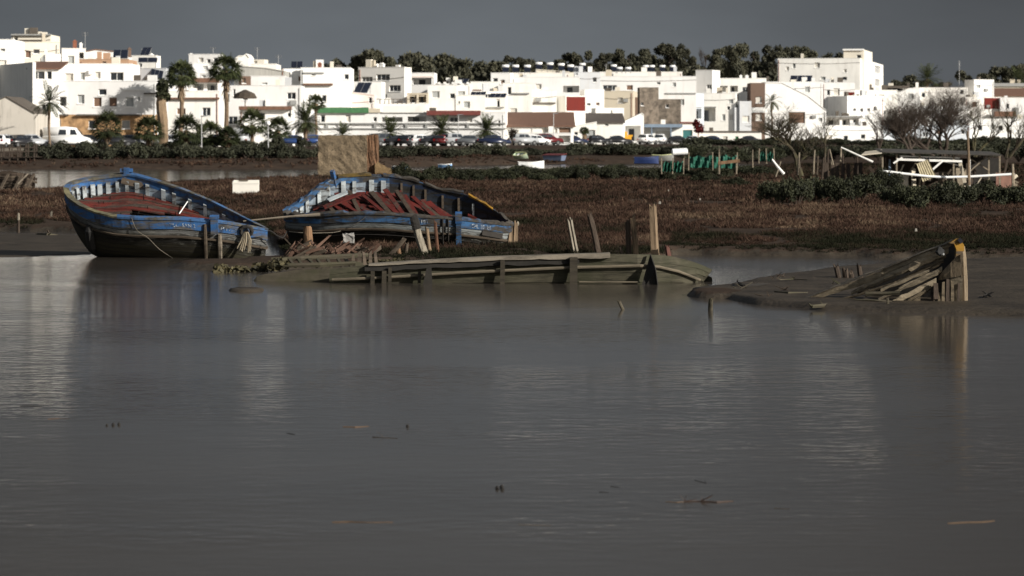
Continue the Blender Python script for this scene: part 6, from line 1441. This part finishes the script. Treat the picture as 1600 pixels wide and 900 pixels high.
m = MB(); m.tube([P(x, 440.5+(x-905)*.004, DB(x)-.16) for x in (905, 960, 1000)], .02, 6); m.build('rub_rail', BARR, rt)
for x, y0, y1, w in ((582, 424, 441, 6), (600, 423, 440, 7), (609, 418, 440, 5), (785, 407, 440, 7), (896, 402, 440, 12), (655, 424, 440, 5)):
    D = DB(x)-.2; m = MB(); m.beam(P(x, y1+(9 if w > 6.5 else 2), D), P(x+.5, y0, D-.01), w/F*D, .08, up=Vector((0, 1, 0))); m.build('rib', RIBD, rt)
D = DB(1016)-.5; f0, f1, f2, f3 = P(1016, 397, D+.3), P(998, 441, D), P(1031, 450, D-.05), P(1024, 420, D-.08)
m = MB(); m.add([f0, f1, f2, f3], [(0, 1, 2, 3)]); bk = [q+Vector((.02, .09, 0)) for q in (f0, f1, f2, f3)]; m.add(bk, [(3, 2, 1, 0)])
for a, c in ((0, 1), (1, 2), (2, 3), (3, 0)): m.quad([f0, f1, f2, f3][a], bk[a], bk[c], [f0, f1, f2, f3][c])
for v in m.v:
    if v.z < .1: v.z -= .3
m.build('rudder_blade', TARW, rt)
D = DB(669)-.35; m = MB(); m.hexa([P(x, y, D+dd) for dd in (-.05, .06) for x, y in ((659, 452), (676, 452), (674, 415), (667, 417))][:4]+[P(x, y, D+.06) for x, y in ((659, 452), (676, 452), (674, 415), (667, 417))]); m.build('broken_frame', TARW, rt)
# left low plank of the hull
m = MB(); rows = []
for k in range(14):
    x = lerp(389, 548, k/13); D = 71.5-.5*k/13; yt_ = float(poly(x, [(389, 447), (402, 430), (440, 425), (485, 420.5), (520, 418.5), (548, 416)])); t = P(x, yt_, D); b = Vector((t.x, D-.15, -.2))
    rows.append([b, b.lerp(t, .5)+Vector((0, -.06, 0)), t+Vector((0, 0, random.uniform(-.012, .012))), t+Vector((0, .08, -.01))])
m.grid(rows); m.build('outer_plank', MUDW, rt)
m = MB(); m.beam(P(556, 440, 70.6), P(562, 411, 70.8), .17, .1, up=Vector((0, 1, 0))); m.build('broken_frame', MUDW, rt)
# collapsed wreck heap before the right boat
rt = empty('collapsed_wreck', P(505, 414, 78), 'heap of collapsed brown boat timbers left of the middle, before the right boat', 'boat wreck')
BRN = woodm('reddish_split_timber', (.10, .058, .040), .25, 3.5, (1, 1, 1)); rg = random.Random(4)
for k in range(96):
    x = 442+rg.random()*138; t = (x-442)/138; D = 80.5+rg.uniform(-.7, .9); y = 401-rg.random()*20*(1-abs(2*t-.9)*.5); a = P(x, y+3, D); an = rg.choice((.5, .7, .9, 1.1, 2.2)) + rg.uniform(-.25, .25); L = rg.uniform(.25, .7)
    c = a+Vector((math.cos(an)*L, rg.uniform(-.3, .3), abs(math.sin(an))*L*.55)); m = MB(); m.beam(a, c, rg.uniform(.03, .10), rg.uniform(.02, .05), up=Vector((rg.uniform(-1, 1), 1, rg.uniform(-.5, .5))), taper=rg.uniform(.4, 1), jit=.05); m.build('broken_timber', BRN if k % 3 else OLDW, rt)
m = MB(); m.tube([P(424, 405, 77), P(470, 403.5, 77), P(520, 401, 77.2), P(575, 398.5, 77.5)], [.05, .06, .06, .05], 6, jit=.2); m.build('frame_beam', MUDW, rt)
m = MB(); m.tube([P(428, 415, 76), P(500, 414, 76), P(556, 411, 76.2)], [.05, .06, .05], 6, jit=.2); m.build('frame_beam', MUDW, rt)
for x in (436, 452, 466, 482, 496, 512, 528, 540):
    m = MB(); a = P(x, 405, 77); m.beam(a, P(x+rg.uniform(4, 14), 418, 76), .07, .05, taper=.7); m.build('rib', MUDW if rg.random() < .6 else OLDW, rt)
for k in range(5):
    x = 552+k*9; m = MB(); m.beam(P(x, 415, 76.5), P(x+rg.uniform(-3, 3), 398-rg.uniform(0, 5), 76.6), .09, .06, taper=.7, jit=.06); m.build('rib', OLDW, rt)
o = P(545, 372, 80.6); m = rough_box(o.x-.13, o.x+.13, o.y-.12, o.y+.12, o.z-.11, o.z+.10, 3, .025, 8, .03)
tag(m.build('stone_block', plain('pale_block', (.20, .19, .175), .9, .35), origin=o), 'pale grey stone lying on top of the collapsed timbers', 'stone')
# weedy mounds
WEED = leafm('wet_weed', (.020, .018, .010), (.085, .072, .036))
def weed(label, px, yb, w, hp, D, n, seed, size=.10):
    o = P(px, yb, D); rx = w/F*D/2; hz_ = hp/F*D; rg = np.random.default_rng(seed)
    bl = [(o.x+rg.uniform(-.8, .8)*rx, o.y+rg.uniform(-.5, .5), o.z+hz_*rg.uniform(.1, .6), rx*.28, .3, hz_*.35) for _ in range(9)]
    v, f, t = leaf_cloud(bl, n, size, seed, .2); ob = np_mesh('seaweed_clump', v, f, WEED, origin=o, tone=t); tag(ob, label, 'seaweed')
weed('tangled brown weed clump at the foot of the left boat bow', 372, 432, 90, 24, 76.5, 900, 301, .14)
weed('weed clump around the left end of the collapsed timbers', 432, 420, 40, 18, 76.5, 400, 302, .12)
weed('low weed on the mud before the collapsed timbers', 600, 412, 70, 10, 77.5, 500, 303, .10)
# ---------------------------------------------------------------- yellow capped wreck at the right
D0 = 61.0
rt = empty('bow_wreck', P(1440, 482, D0), 'broken wooden boat bow with a yellow-painted cap stuck in the mud at the right', 'boat wreck')
WRK = woodm('wreck_pale_plank', (.215, .175, .12), .3, 3.4, (1.6, .8, 4)); WRD = woodm('wreck_dark_plank', (.10, .078, .05), .14, 3.4, (1.6, .8, 4)); WRS = woodm('wreck_stem_wood', (.17, .13, .085), .14, 3.5, (5, 5, .5))
def plank(name, pts, mt, th=.05, par=rt):     # pts: list of (px, y_top, y_bot, D)
    m = MB(); rows = []
    for x, y0, y1, D in pts:
        a, c = P(x, y0, D), P(x, y1, D); a += Vector((0, 0, random.uniform(-.01, .01))); mid = (a+c)/2+Vector((0, -.025, 0)); rows.append([a, mid, c, c+Vector((0, th, 0)), a+Vector((0, th, 0)), a])
    m.grid(rows); m.add(rows[0][:5], [(0, 1, 2, 3, 4)]); m.add(rows[-1][:5], [(4, 3, 2, 1, 0)]); return m.build(name, mt, par)
def sub(a, b, n, wob=1.2):
    out = []
    for k in range(n+1):
        t = k/n; out.append((lerp(a[0], b[0], t), lerp(a[1], b[1], t)+random.uniform(-wob, wob)*.5, lerp(a[2], b[2], t)+random.uniform(-wob, wob), lerp(a[3], b[3], t)))
    return out
# stem and yellow cap
m = MB(); m.tube([P(1506.5, 486, 60.9), P(1506, 440, 60.85), P(1504.5, 405, 60.8), P(1503, 385, 60.8)], [.075, .075, .07, .055], 8, jit=.12); m.build('stem_post', WRS, rt)
m = MB(); c0 = [P(x, y, 60.68) for x, y in ((1483, 380), (1494.5, 373), (1500, 373.5), (1506.5, 383), (1506.5, 392), (1500, 398), (1493.5, 401), (1494.5, 390), (1491, 381))]; c1 = [q+Vector((0, .16, 0)) for q in c0]
m.add(c0, [list(range(9))[::-1]]); m.add(c1, [list(range(9))])
for k in range(9): m.quad(c0[k], c0[(k+1) % 9], c1[(k+1) % 9], c1[k])
m.build('yellow_cap', YELP, rt)
m = MB(); m.beam(P(1498, 373.5, 60.66), P(1503, 379, 60.64), .07, .04, up=Vector((0, 1, 0))); m.build('iron_plate', plain('dark_iron', (.02, .02, .025), .9, .3, spec=.05), rt)
# gunwale plank and fan of side planks
plank('gunwale_plank', sub((1488, 378, 383, 60.9), (1455, 391, 399, 61.1), 5)+sub((1450, 393, 403, 61.1), (1380, 421, 433, 61.6), 9)[0:]+sub((1375, 424, 437, 61.6), (1238, 474, 479, 62.4), 12), WRK)
plank('gunwale_strip', sub((1488, 375, 378, 60.86), (1240, 472, 474, 62.36), 20, .6), BART, .08)
plank('side_plank', sub((1482, 386, 396, 61.0), (1424, 410, 423, 61.2), 6)+sub((1420, 413, 423, 61.2), (1330, 455, 461, 61.9), 8), WRK)
plank('side_plank', sub((1474, 403, 411, 61.05), (1400, 439, 445, 61.4), 8)+sub((1396, 441, 446, 61.4), (1310, 468, 472, 61.9), 6), WRD)
plank('side_plank', sub((1472, 417, 425, 61.0), (1404, 449, 455, 61.2), 8), WRK)
plank('side_plank', sub((1400, 430, 434, 61.3), (1340, 456, 459, 61.8), 6), WRD)
plank('side_plank', sub((1463, 434, 445, 60.9), (1390, 471, 480, 60.9), 8), WRK)
plank('side_plank', sub((1438, 462, 470, 60.8), (1420, 474, 482, 60.8), 3), WRD)
for a_, b_2, mt_ in (((1478, 398, 403, 61.02), (1380, 434, 438, 61.5), WRD), ((1468, 412, 416, 61.02), (1352, 462, 466, 61.7), WRD), ((1466, 424, 429, 60.95), (1372, 466, 470, 61.3), WRK), ((1455, 446, 453, 60.85), (1408, 476, 481, 60.85), WRD), ((1444, 404, 409, 61.2), (1366, 437, 441, 61.7), WRK)):
    plank('side_plank', sub(a_, b_2, 7, 1.6), mt_, .03)
plank('loose_board', sub((1406, 455, 461, 60.7), (1352, 456, 463, 60.9), 4), MUDW)
plank('loose_board', sub((1394, 470, 473, 60.5), (1335, 467, 470, 60.7), 4), MUDW)
plank('loose_board', sub((1452, 420, 425, 60.85), (1376, 452, 456, 61.1), 6), WRK)
# inside of the far side and starboard planks
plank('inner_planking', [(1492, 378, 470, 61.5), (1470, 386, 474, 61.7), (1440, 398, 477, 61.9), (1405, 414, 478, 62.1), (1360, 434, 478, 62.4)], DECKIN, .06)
plank('starboard_plank', [(1504, 394, 430, 60.75), (1496, 399, 432, 60.8), (1485, 411, 434, 60.86), (1474, 424, 437, 60.95), (1467, 432, 438, 61.05)], WRS, .05)
plank('starboard_plank', [(1504, 431, 472, 60.78), (1494, 433, 474, 60.84), (1485, 435, 472, 60.9)], WRK, .05)
for x, y0, y1, w in ((1474, 434, 478, 5), (1481, 435, 478, 6), (1488, 434, 476, 5), (1468, 452, 476, 6), (1498, 436, 474, 4), (1457, 464, 480, 6), (1462, 440, 468, 8)):
    m = MB(); D = 60.72; m.beam(P(x-random.uniform(-2, 5), y1, D-.04), P(x, y0+random.uniform(0, 7), D+.06), w/F*D, .06, up=Vector((0, 1, 0)), taper=.8, jit=.03); m.build('rib', random.choice((WRD, POSTD, WRD)), rt)
m = MB(); q = P(1468, 393, 60.8); m.tube([q+Vector((0, -.02, 0)), q+Vector((.02, -.06, 0))], [.09, .07], 9, jit=.25); m.build('patch_plate', plain('patch_grey', (.030, .030, .030), .95, .4, spec=.05), rt)
m = MB(); q = P(1474, 397, 60.7); m.tube([q, q+Vector((0, -.04, 0))], [.025, .02], 8); m.build('ring_bolt', GREYT, rt)
# old wreck on the left bank
rt = empty('old_wreck', P(20, 299, 190), 'dark broken boat wreck lying on the marsh at the left edge', 'boat wreck')
D = 190
for k in range(6):
    y = 268+k*5; plank('plank', [(x, y+(x+20)*.05+random.uniform(-1, 1)+max(0, x-35)*.25, y+4.4+(x+20)*.05+max(0, x-35)*.25, D-k*.25+abs(x-20)*.01) for x in range(-30, 62-k*2, 8)], OLDW if k % 2 else POSTD, .06, rt)
for x in (8, 30, 48): m = MB(); m.beam(P(x-8, 297, D-1.8), P(x+5, 272, D-.4), .14, .1); m.build('rib', OLDW, rt)
m = MB(); m.tube([P(27, 288, D-2), P(44, 271, D-1.6)], .05, 6); m.build('broken_spar', GREYW2, rt)
m = MB(); rows = [[P(x, 266+abs(x-10)*.18, D+.1), P(x, 302, D+.6)] for x in range(-36, 62, 7)]; m.grid(rows); m.build('far_side', POSTD, rt)
for k in range(16):
    rr = random.Random(500+k); x = rr.uniform(1150, 1590); D = rr.uniform(61, 72); z = float(terrain(x, D))
    if z < .03: continue
    o = Vector((XX(x, D), D, z)); m = MB(); 
    for q in range(rr.randint(2, 5)): m.tube([o+Vector((rr.uniform(-.15, .15), rr.uniform(-.1, .1), -.02)), o+Vector((rr.uniform(-.25, .25), rr.uniform(-.2, .2), rr.uniform(.03, .14)))], [.014, .006], 4)
    tag(m.build('mud_twig', POSTD if k % 2 else MUDW, origin=o), 'small dark weedy twig stuck in the mud bank around the yellow-capped wreck', 'twig', 'twigs stuck in the mud bank')
# ---------------------------------------------------------------- shed and yard
D = 172; GZ = .55
rt = empty('open_shed', P(1470, 292, D), 'ramshackle open-sided shed of poles and boards under a flat dark roof at the right', 'shed'); SHW = woodm('shed_grey_wood', (.20, .165, .12), .4, 4); WP = plain('white_painted_pole', (.72, .70, .66), .6, .15)
m = MB(); a, b_ = XX(1377, D), XX(1564, D); zt = ZY(237, D)
m.hexa([Vector(q) for q in ((a, D-.3, zt-.05), (b_, D-.3, zt-.22), (b_, D+3.4, zt-.05), (a, D+3.4, zt+.12), (a, D-.3, zt), (b_, D-.3, zt-.17), (b_, D+3.4, zt+.0), (a, D+3.4, zt+.17))]); m.build('roof', plain('shed_roof_felt', (.045, .04, .034), .9, .5), rt)
m = MB(); m.hexa([P(x, y, dd) for dd in (D-.5,) for x, y in ((1346, 243), (1378, 240), (1378, 238.5), (1346, 241.5))]+[P(x, y, D+2) for x, y in ((1352, 238), (1378, 235), (1378, 233.5), (1352, 236.5))]); m.build('canopy_panel', BEIGE, rt)
for x, y0, mt in ((1379, 240, SHW), (1401, 240, SHW), (1437, 241, SHW), (1515, 241, WP), (1490, 242, SHW), (1545, 243, SHW), (1562, 243, SHW)):
    m = MB(); p = P(x, y0, D+.1); m.beam((p.x, p.y, GZ-.3), p, .09, .09); m.build('post', mt, rt)
for x in (1382, 1420, 1470, 1520, 1560): m = MB(); p = P(x, 241, D+3.2); m.beam((p.x, p.y, GZ-.3), p, .09, .09); m.build('post', POSTD, rt)
for (x0, y0, x1, y1, w, mt, dd) in ((1401, 249, 1503, 252, .12, WP, 0), (1406, 244, 1500, 247, .08, WP, .3), (1457, 265, 1472, 252, .1, WP, -.1), (1472, 251, 1499, 259, .07, WP, .2), (1396, 255, 1410, 246, .09, WP, -.05), (1378, 245, 1563, 250, .07, POSTD, 3.1), (1515, 268, 1540, 246, .06, SHW, .3), (1516, 248, 1545, 266, .06, SHW, .4), (1420, 272, 1432, 252, .08, SHW, .5), (1330, 232, 1330, 250, .08, SHW, 0)):
    if x0 == 1330: continue
    m = MB(); m.beam(P(x0, y0, D+dd), P(x1, y1, D+dd), w, w); m.build('brace', mt, rt)
for (x0, x1, y0, y1, mt, dd) in ((1388, 1393, 248, 288, BLUET, .6), (1402, 1420, 270, 292, BEIGE, .2), (1424, 1432, 262, 290, BEIGE, .5), (1493, 1512, 262, 290, SHW, .5), (1556, 1583, 270, 292, plain('brown_board', (.17, .085, .06), .8, .3), .3), (1465, 1492, 268, 290, SHW, 1.2), (1385, 1400, 256, 288, OLDW, 1.6)):
    m = MB(); p = P(x0, y1, D+dd); q = P(x1, y0, D+dd); m.hexa([Vector(v) for v in ((p.x, p.y, GZ-.2), (q.x, p.y+.1, GZ-.2), (q.x, p.y+.14, GZ-.2), (p.x, p.y+.04, GZ-.2), (p.x+.05, p.y+.2, q.z), (q.x, p.y+.3, q.z-.05), (q.x, p.y+.34, q.z-.05), (p.x+.05, p.y+.24, q.z))]); m.build('board', mt, rt)
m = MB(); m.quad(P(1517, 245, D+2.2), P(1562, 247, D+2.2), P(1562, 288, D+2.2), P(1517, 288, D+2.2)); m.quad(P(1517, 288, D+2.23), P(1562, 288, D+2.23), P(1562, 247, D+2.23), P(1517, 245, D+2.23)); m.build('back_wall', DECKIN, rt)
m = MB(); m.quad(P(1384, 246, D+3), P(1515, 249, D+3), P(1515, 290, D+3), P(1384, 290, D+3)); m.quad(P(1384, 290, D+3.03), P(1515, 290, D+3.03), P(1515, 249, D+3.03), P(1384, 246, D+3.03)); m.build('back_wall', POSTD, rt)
rj = random.Random(77)
for k in range(26):
    x = rj.uniform(1385, 1570); dd = rj.uniform(-.2, 2.6); p = P(x, 288, D+dd); p.z = GZ-.1; an = rj.uniform(-.9, .9); L = rj.uniform(.6, 1.7)
    q = p+Vector((math.sin(an)*L, rj.uniform(-.2, .3), math.cos(an)*L)) if k % 3 else p+Vector((L, .1, rj.uniform(.1, .9))); p2 = p if k % 3 else p+Vector((0, 0, rj.uniform(.1, .9)))
    m = MB(); m.beam(p2, q, rj.uniform(.05, .2), .035, up=Vector((rj.uniform(-.5, .5), 1, 0)), jit=.03); m.build('board', rj.choice((SHW, POSTD, OLDW, POSTD, BEIGE, JW)), rt)
# things around the shed
pts = [P(x, y, D-.55) for x, y in ((1373, 266.5), (1410, 271), (1450, 275.5), (1480, 277), (1515, 276), (1550, 274), (1585, 272))]; m = MB(); m.tube(pts, .065, 8); tag(m.build('plastic_pipe', TANK, origin=pts[0]), 'long white plastic pipe slung along the front of the shed', 'pipe')
q = [P(1432, 256, D-.3), P(1450, 249, D-.2), P(1463, 276, D-.5), P(1442, 284, D-.55)]; m = MB(); rows = []
for k in range(19):
    t = k/18; w = Vector((0, -.035 if k % 3 == 0 else .0, 0)); rows.append([q[0].lerp(q[1], t)+w, q[3].lerp(q[2], t)+w])
m.grid(rows); m.grid([[p+Vector((0, .02, 0)) for p in r[::-1]] for r in rows]); tag(m.build('corrugated_sheet', plain('fibre_sheet', (.36, .31, .20), .8, .3), origin=q[3]), 'tilted tan corrugated sheet leaning in the front of the shed', 'sheet')
def pole(label, x0, y0, x1, y1, D, r, mt, name='wooden_pole', cat='pole'):
    a, c = P(x0, y0, D), P(x1, y1, D); m = MB(); m.tube([a, a.lerp(c, .5)+Vector((random.uniform(-.02, .02), 0, 0)), c], [r, r*.9, r*.75], 6, jit=.12); tag(m.build(name, mt, origin=a), label, cat)
pole('long white pole sloping down to the right, left of the shed', 1364, 253, 1314, 230, 171, .055, WP); pole('upright pale pole under the sloping white pole', 1313, 252, 1314, 230, 171.5, .06, SHW)
pole('thick white pole of the crossed pair by the bare tree', 1225, 272, 1206, 249, 186, .085, WP); pole('thin pale pole of the crossed pair by the bare tree', 1212, 276, 1220, 252, 187, .05, SHW)
pole('tall brown pole through the right part of the shed', 1514, 290, 1512, 205, 170.5, .08, POSTW); pole('thick pale post right of the shed pipe end', 1583, 292, 1582, 256, 170, .09, SHW)
SL = ['tall pale stake farthest left in the ragged row left of the shed', 'pale stake just behind the bare tree trunk', 'dark stake rising from the left end of the dark planks', 'thin stake close to the left dark plank', 'tallest dark stake of the ragged row', 'short pale stake in front of the dark planks',
      'pale stake leaning over the dark planks', 'dark stake under the sloping white pole', 'dark stake nearest the shed', 'low thin stake between the pale and the dark stakes']
for k, (x0, x1, yt_, yb, mt) in enumerate([(1246, 1249, 238, 274, SHW), (1271, 1273, 234, 272, SHW), (1284, 1287, 246, 282, POSTD), (1290, 1289, 240, 282, OLDW), (1294, 1294, 233, 276, POSTD), (1299, 1299, 247, 284, SHW), (1303, 1296, 233, 262, SHW), (1318, 1317, 240, 276, POSTD), (1340, 1339, 244, 276, POSTD), (1276, 1278, 244, 280, OLDW)]):
    pole(SL[k], x0, yb, x1, yt_, 184-k*.7, .055, mt, 'fence_stake', 'stake')
m = MB()
for k in range(7): m.beam(P(1290+k*9, 284, 176), P(1291+k*9+random.uniform(-2, 2), 256+random.uniform(-3, 3), 176.2), .22, .03, up=Vector((0, 1, 0)))
tag(m.build('plank_fence', POSTD, origin=P(1318, 284, 176)), 'low dark plank fence between the stakes and the shed', 'fence')
# green netting
NET = plain('green_netting', (.012, .085, .055), .7, .45, 3, .6)
def net(label, x0, x1, y0, y1, D, seed):
    rg = random.Random(seed); rt = empty('net_fence', P((x0+x1)/2, y1, D), label, 'netting'); m = MB(); rows = []; n = 22
    for k in range(n):
        x = lerp(x0, x1, k/(n-1)); sag = 2.2*math.sin(k*1.1)+rg.uniform(-1.2, 1.2)
        rows.append([P(x+rg.uniform(-.7, .7), lerp(y0+sag, y1+rg.uniform(-1, 2), t), D+.18*math.sin(k*1.9+t*3)) for t in (0, .25, .5, .75, 1)])
    m.grid(rows); m.grid([[p+Vector((0, .015, 0)) for p in r[::-1]] for r in rows]); m.build('net', NET, rt)
    for x in (x0, (x0+x1)/2, x1): m = MB(); m.beam(P(x, y1+4, D-.1), P(x+rg.uniform(-1, 1), y0-6, D-.1), .07, .07); m.build('post', SHW, rt)
net('torn green netting strip right of the dark blue boat', 1034, 1068, 253, 268, 205, 1)
net('dark green netting behind the wooden handrail', 1076, 1152, 244, 262, 214, 2); net('green netting patch left of the forked bare tree', 1186, 1210, 238, 252, 222, 3)
rt = empty('wooden_rail', P(1140, 268, 206), 'short board rail on two posts before the green netting', 'railing')
for x, y in ((1124, 232), (1151, 246)): m = MB(); m.beam(P(x, 272, 206), P(x, y, 206), .09, .09); m.build('post', SHW, rt)
m = MB(); m.beam(P(1122, 255, 205.9), P(1156, 251, 205.9), .06, .2, up=Vector((0, 0, 1))); m.build('rail', WARMW, rt)
pole('thin dark post behind the netting, left of the bare tree', 1176, 262, 1176, 234, 216, .05, SHW, 'fence_stake', 'stake')
# thatched parasol and red-flowered shrub
D = DFRONT(383)+9.5; o = P(383, 168, D); rt = empty('thatched_parasol', o, 'dark thatched parasol on a white terrace right of the right tall palm', 'parasol'); r = 18/F*D
m = MB(); m.tube([P(383, 154, D), P(383, 152, D), P(383, 146, D), P(383, 140, D)], [r*1.0, r*1.02, r*.8, r*.08], 12, jit=.05); m.build('thatch', plain('dark_thatch', (.055, .042, .03), .95, .5), rt)
m = MB(); m.beam(o, P(383, 154, D), .14, .14); m.build('post', SHW, rt)
v, f, t = leaf_cloud([(XX(1092, 520), 520, ZY(201, 520), 1.0, .8, 1.0), (XX(1088, 520), 520, ZY(193, 520), .7, .7, .8)], 600, .3, 88)
ob = np_mesh('flowering_shrub', v, f, leafm('red_flower_leaves', (.05, .006, .006), (.13, .015, .015)), origin=P(1090, 208, 520), tone=t); tag(ob, 'red flowering shrub right of the teal doorway', 'shrub')
# ---------------------------------------------------------------- sky, sun, camera
SUN_AZ, SUN_EL = 126, 21
w = bpy.data.worlds.new('World'); scene.world = w; w.use_nodes = True; nt = w.node_tree; bg = nt.nodes['Background']
sky = nt.nodes.new('ShaderNodeTexSky'); sky.sky_type = 'NISHITA'; sky.sun_disc = False; sky.sun_elevation = R(SUN_EL); sky.sun_rotation = R(SUN_AZ)
tc = nt.nodes.new('ShaderNodeTexCoord'); sp = nt.nodes.new('ShaderNodeSeparateXYZ'); nt.links.new(tc.outputs['Generated'], sp.inputs[0])
def mrange(s, a, b, c=0.0, d=1.0):
    m = nt.nodes.new('ShaderNodeMapRange'); m.interpolation_type = 'SMOOTHSTEP'; nt.links.new(s, m.inputs[0])
    for i, v_ in zip((1, 2, 3, 4), (a, b, c, d)): m.inputs[i].default_value = v_
    return m.outputs[0]
def mul(a, b):
    m = nt.nodes.new('ShaderNodeMath'); m.operation = 'MULTIPLY'
    for i, x in enumerate((a, b)):
        if isinstance(x, (int, float)): m.inputs[i].default_value = x
        else: nt.links.new(x, m.inputs[i])
    return m.outputs[0]
front = mul(mrange(sp.outputs[1], -.15, .55), mrange(sp.outputs[2], .55, .16))
mp = nt.nodes.new('ShaderNodeMapping'); mp.inputs['Scale'].default_value = (5, 5, 16); nt.links.new(tc.outputs['Generated'], mp.inputs[0])
cn = noise(nt, mp.outputs[0], .9, 5, .5)
SKYK = 10.8
side = ramp(nt, mrange(sp.outputs[0], -.02, .20), [(0, (.0100*SKYK, .0110*SKYK, .0120*SKYK)), (1, (.0056*SKYK, .0060*SKYK, .0065*SKYK))])
left = mrange(sp.outputs[0], -.06, -.20, 1.0, .78); up_ = mul(mrange(sp.outputs[2], .0, .06, 1.15, .80), mrange(sp.outputs[2], .05, .22, 1.0, .55))
hs = N(nt, 'ShaderNodeHueSaturation'); nt.links.new(side, hs.inputs['Color'])
nt.links.new(mul(mul(left, up_), mrange(cn, .3, .7, .84, 1.14)), hs.inputs['Value'])
sat = N(nt, 'ShaderNodeHueSaturation', Saturation=.45); nt.links.new(sky.outputs[0], sat.inputs['Color'])
SKY_STRENGTH = .06
sc_ = nt.nodes.new('ShaderNodeVectorMath'); sc_.operation = 'SCALE'; nt.links.new(hs.outputs[0], sc_.inputs[0]); sc_.inputs['Scale'].default_value = 1.0/SKY_STRENGTH
nt.links.new(mixc(nt, front, sat.outputs[0], sc_.outputs[0]), bg.inputs['Color']); bg.inputs['Strength'].default_value = SKY_STRENGTH
sl = bpy.data.lights.new('sun', 'SUN'); sl.energy = 5.0; sl.angle = R(.53); sl.color = (1.0, .95, .87)
so = bpy.data.objects.new('sun', sl); COL.objects.link(so)
sd = Vector((math.sin(R(SUN_AZ))*math.cos(R(SUN_EL)), math.cos(R(SUN_AZ))*math.cos(R(SUN_EL)), math.sin(R(SUN_EL)))); so.rotation_euler = sd.to_track_quat('Z', 'Y').to_euler(); so.location = sd*50
cam = bpy.data.cameras.new('camera'); co = bpy.data.objects.new('camera', cam); COL.objects.link(co)
co.location = (0, 0, H); co.rotation_euler = (R(90), 0, 0); cam.sensor_width = 36; cam.lens = 36*F/1600; cam.shift_y = -(450-YH)/1600
cam.clip_start = .5; cam.clip_end = 12000; cam.dof.use_dof = True; cam.dof.focus_distance = 66; cam.dof.aperture_fstop = 3.4
scene.camera = co
vs = scene.view_settings; vs.view_transform = 'Standard'; vs.look = 'None'; vs.exposure = 0.44; vs.gamma = 1.0; vs.use_curve_mapping = False
scene.cycles.max_bounces = 6; scene.cycles.use_denoising = True
for o in list(bpy.data.objects):
    if 'wo' in o: del o['wo']
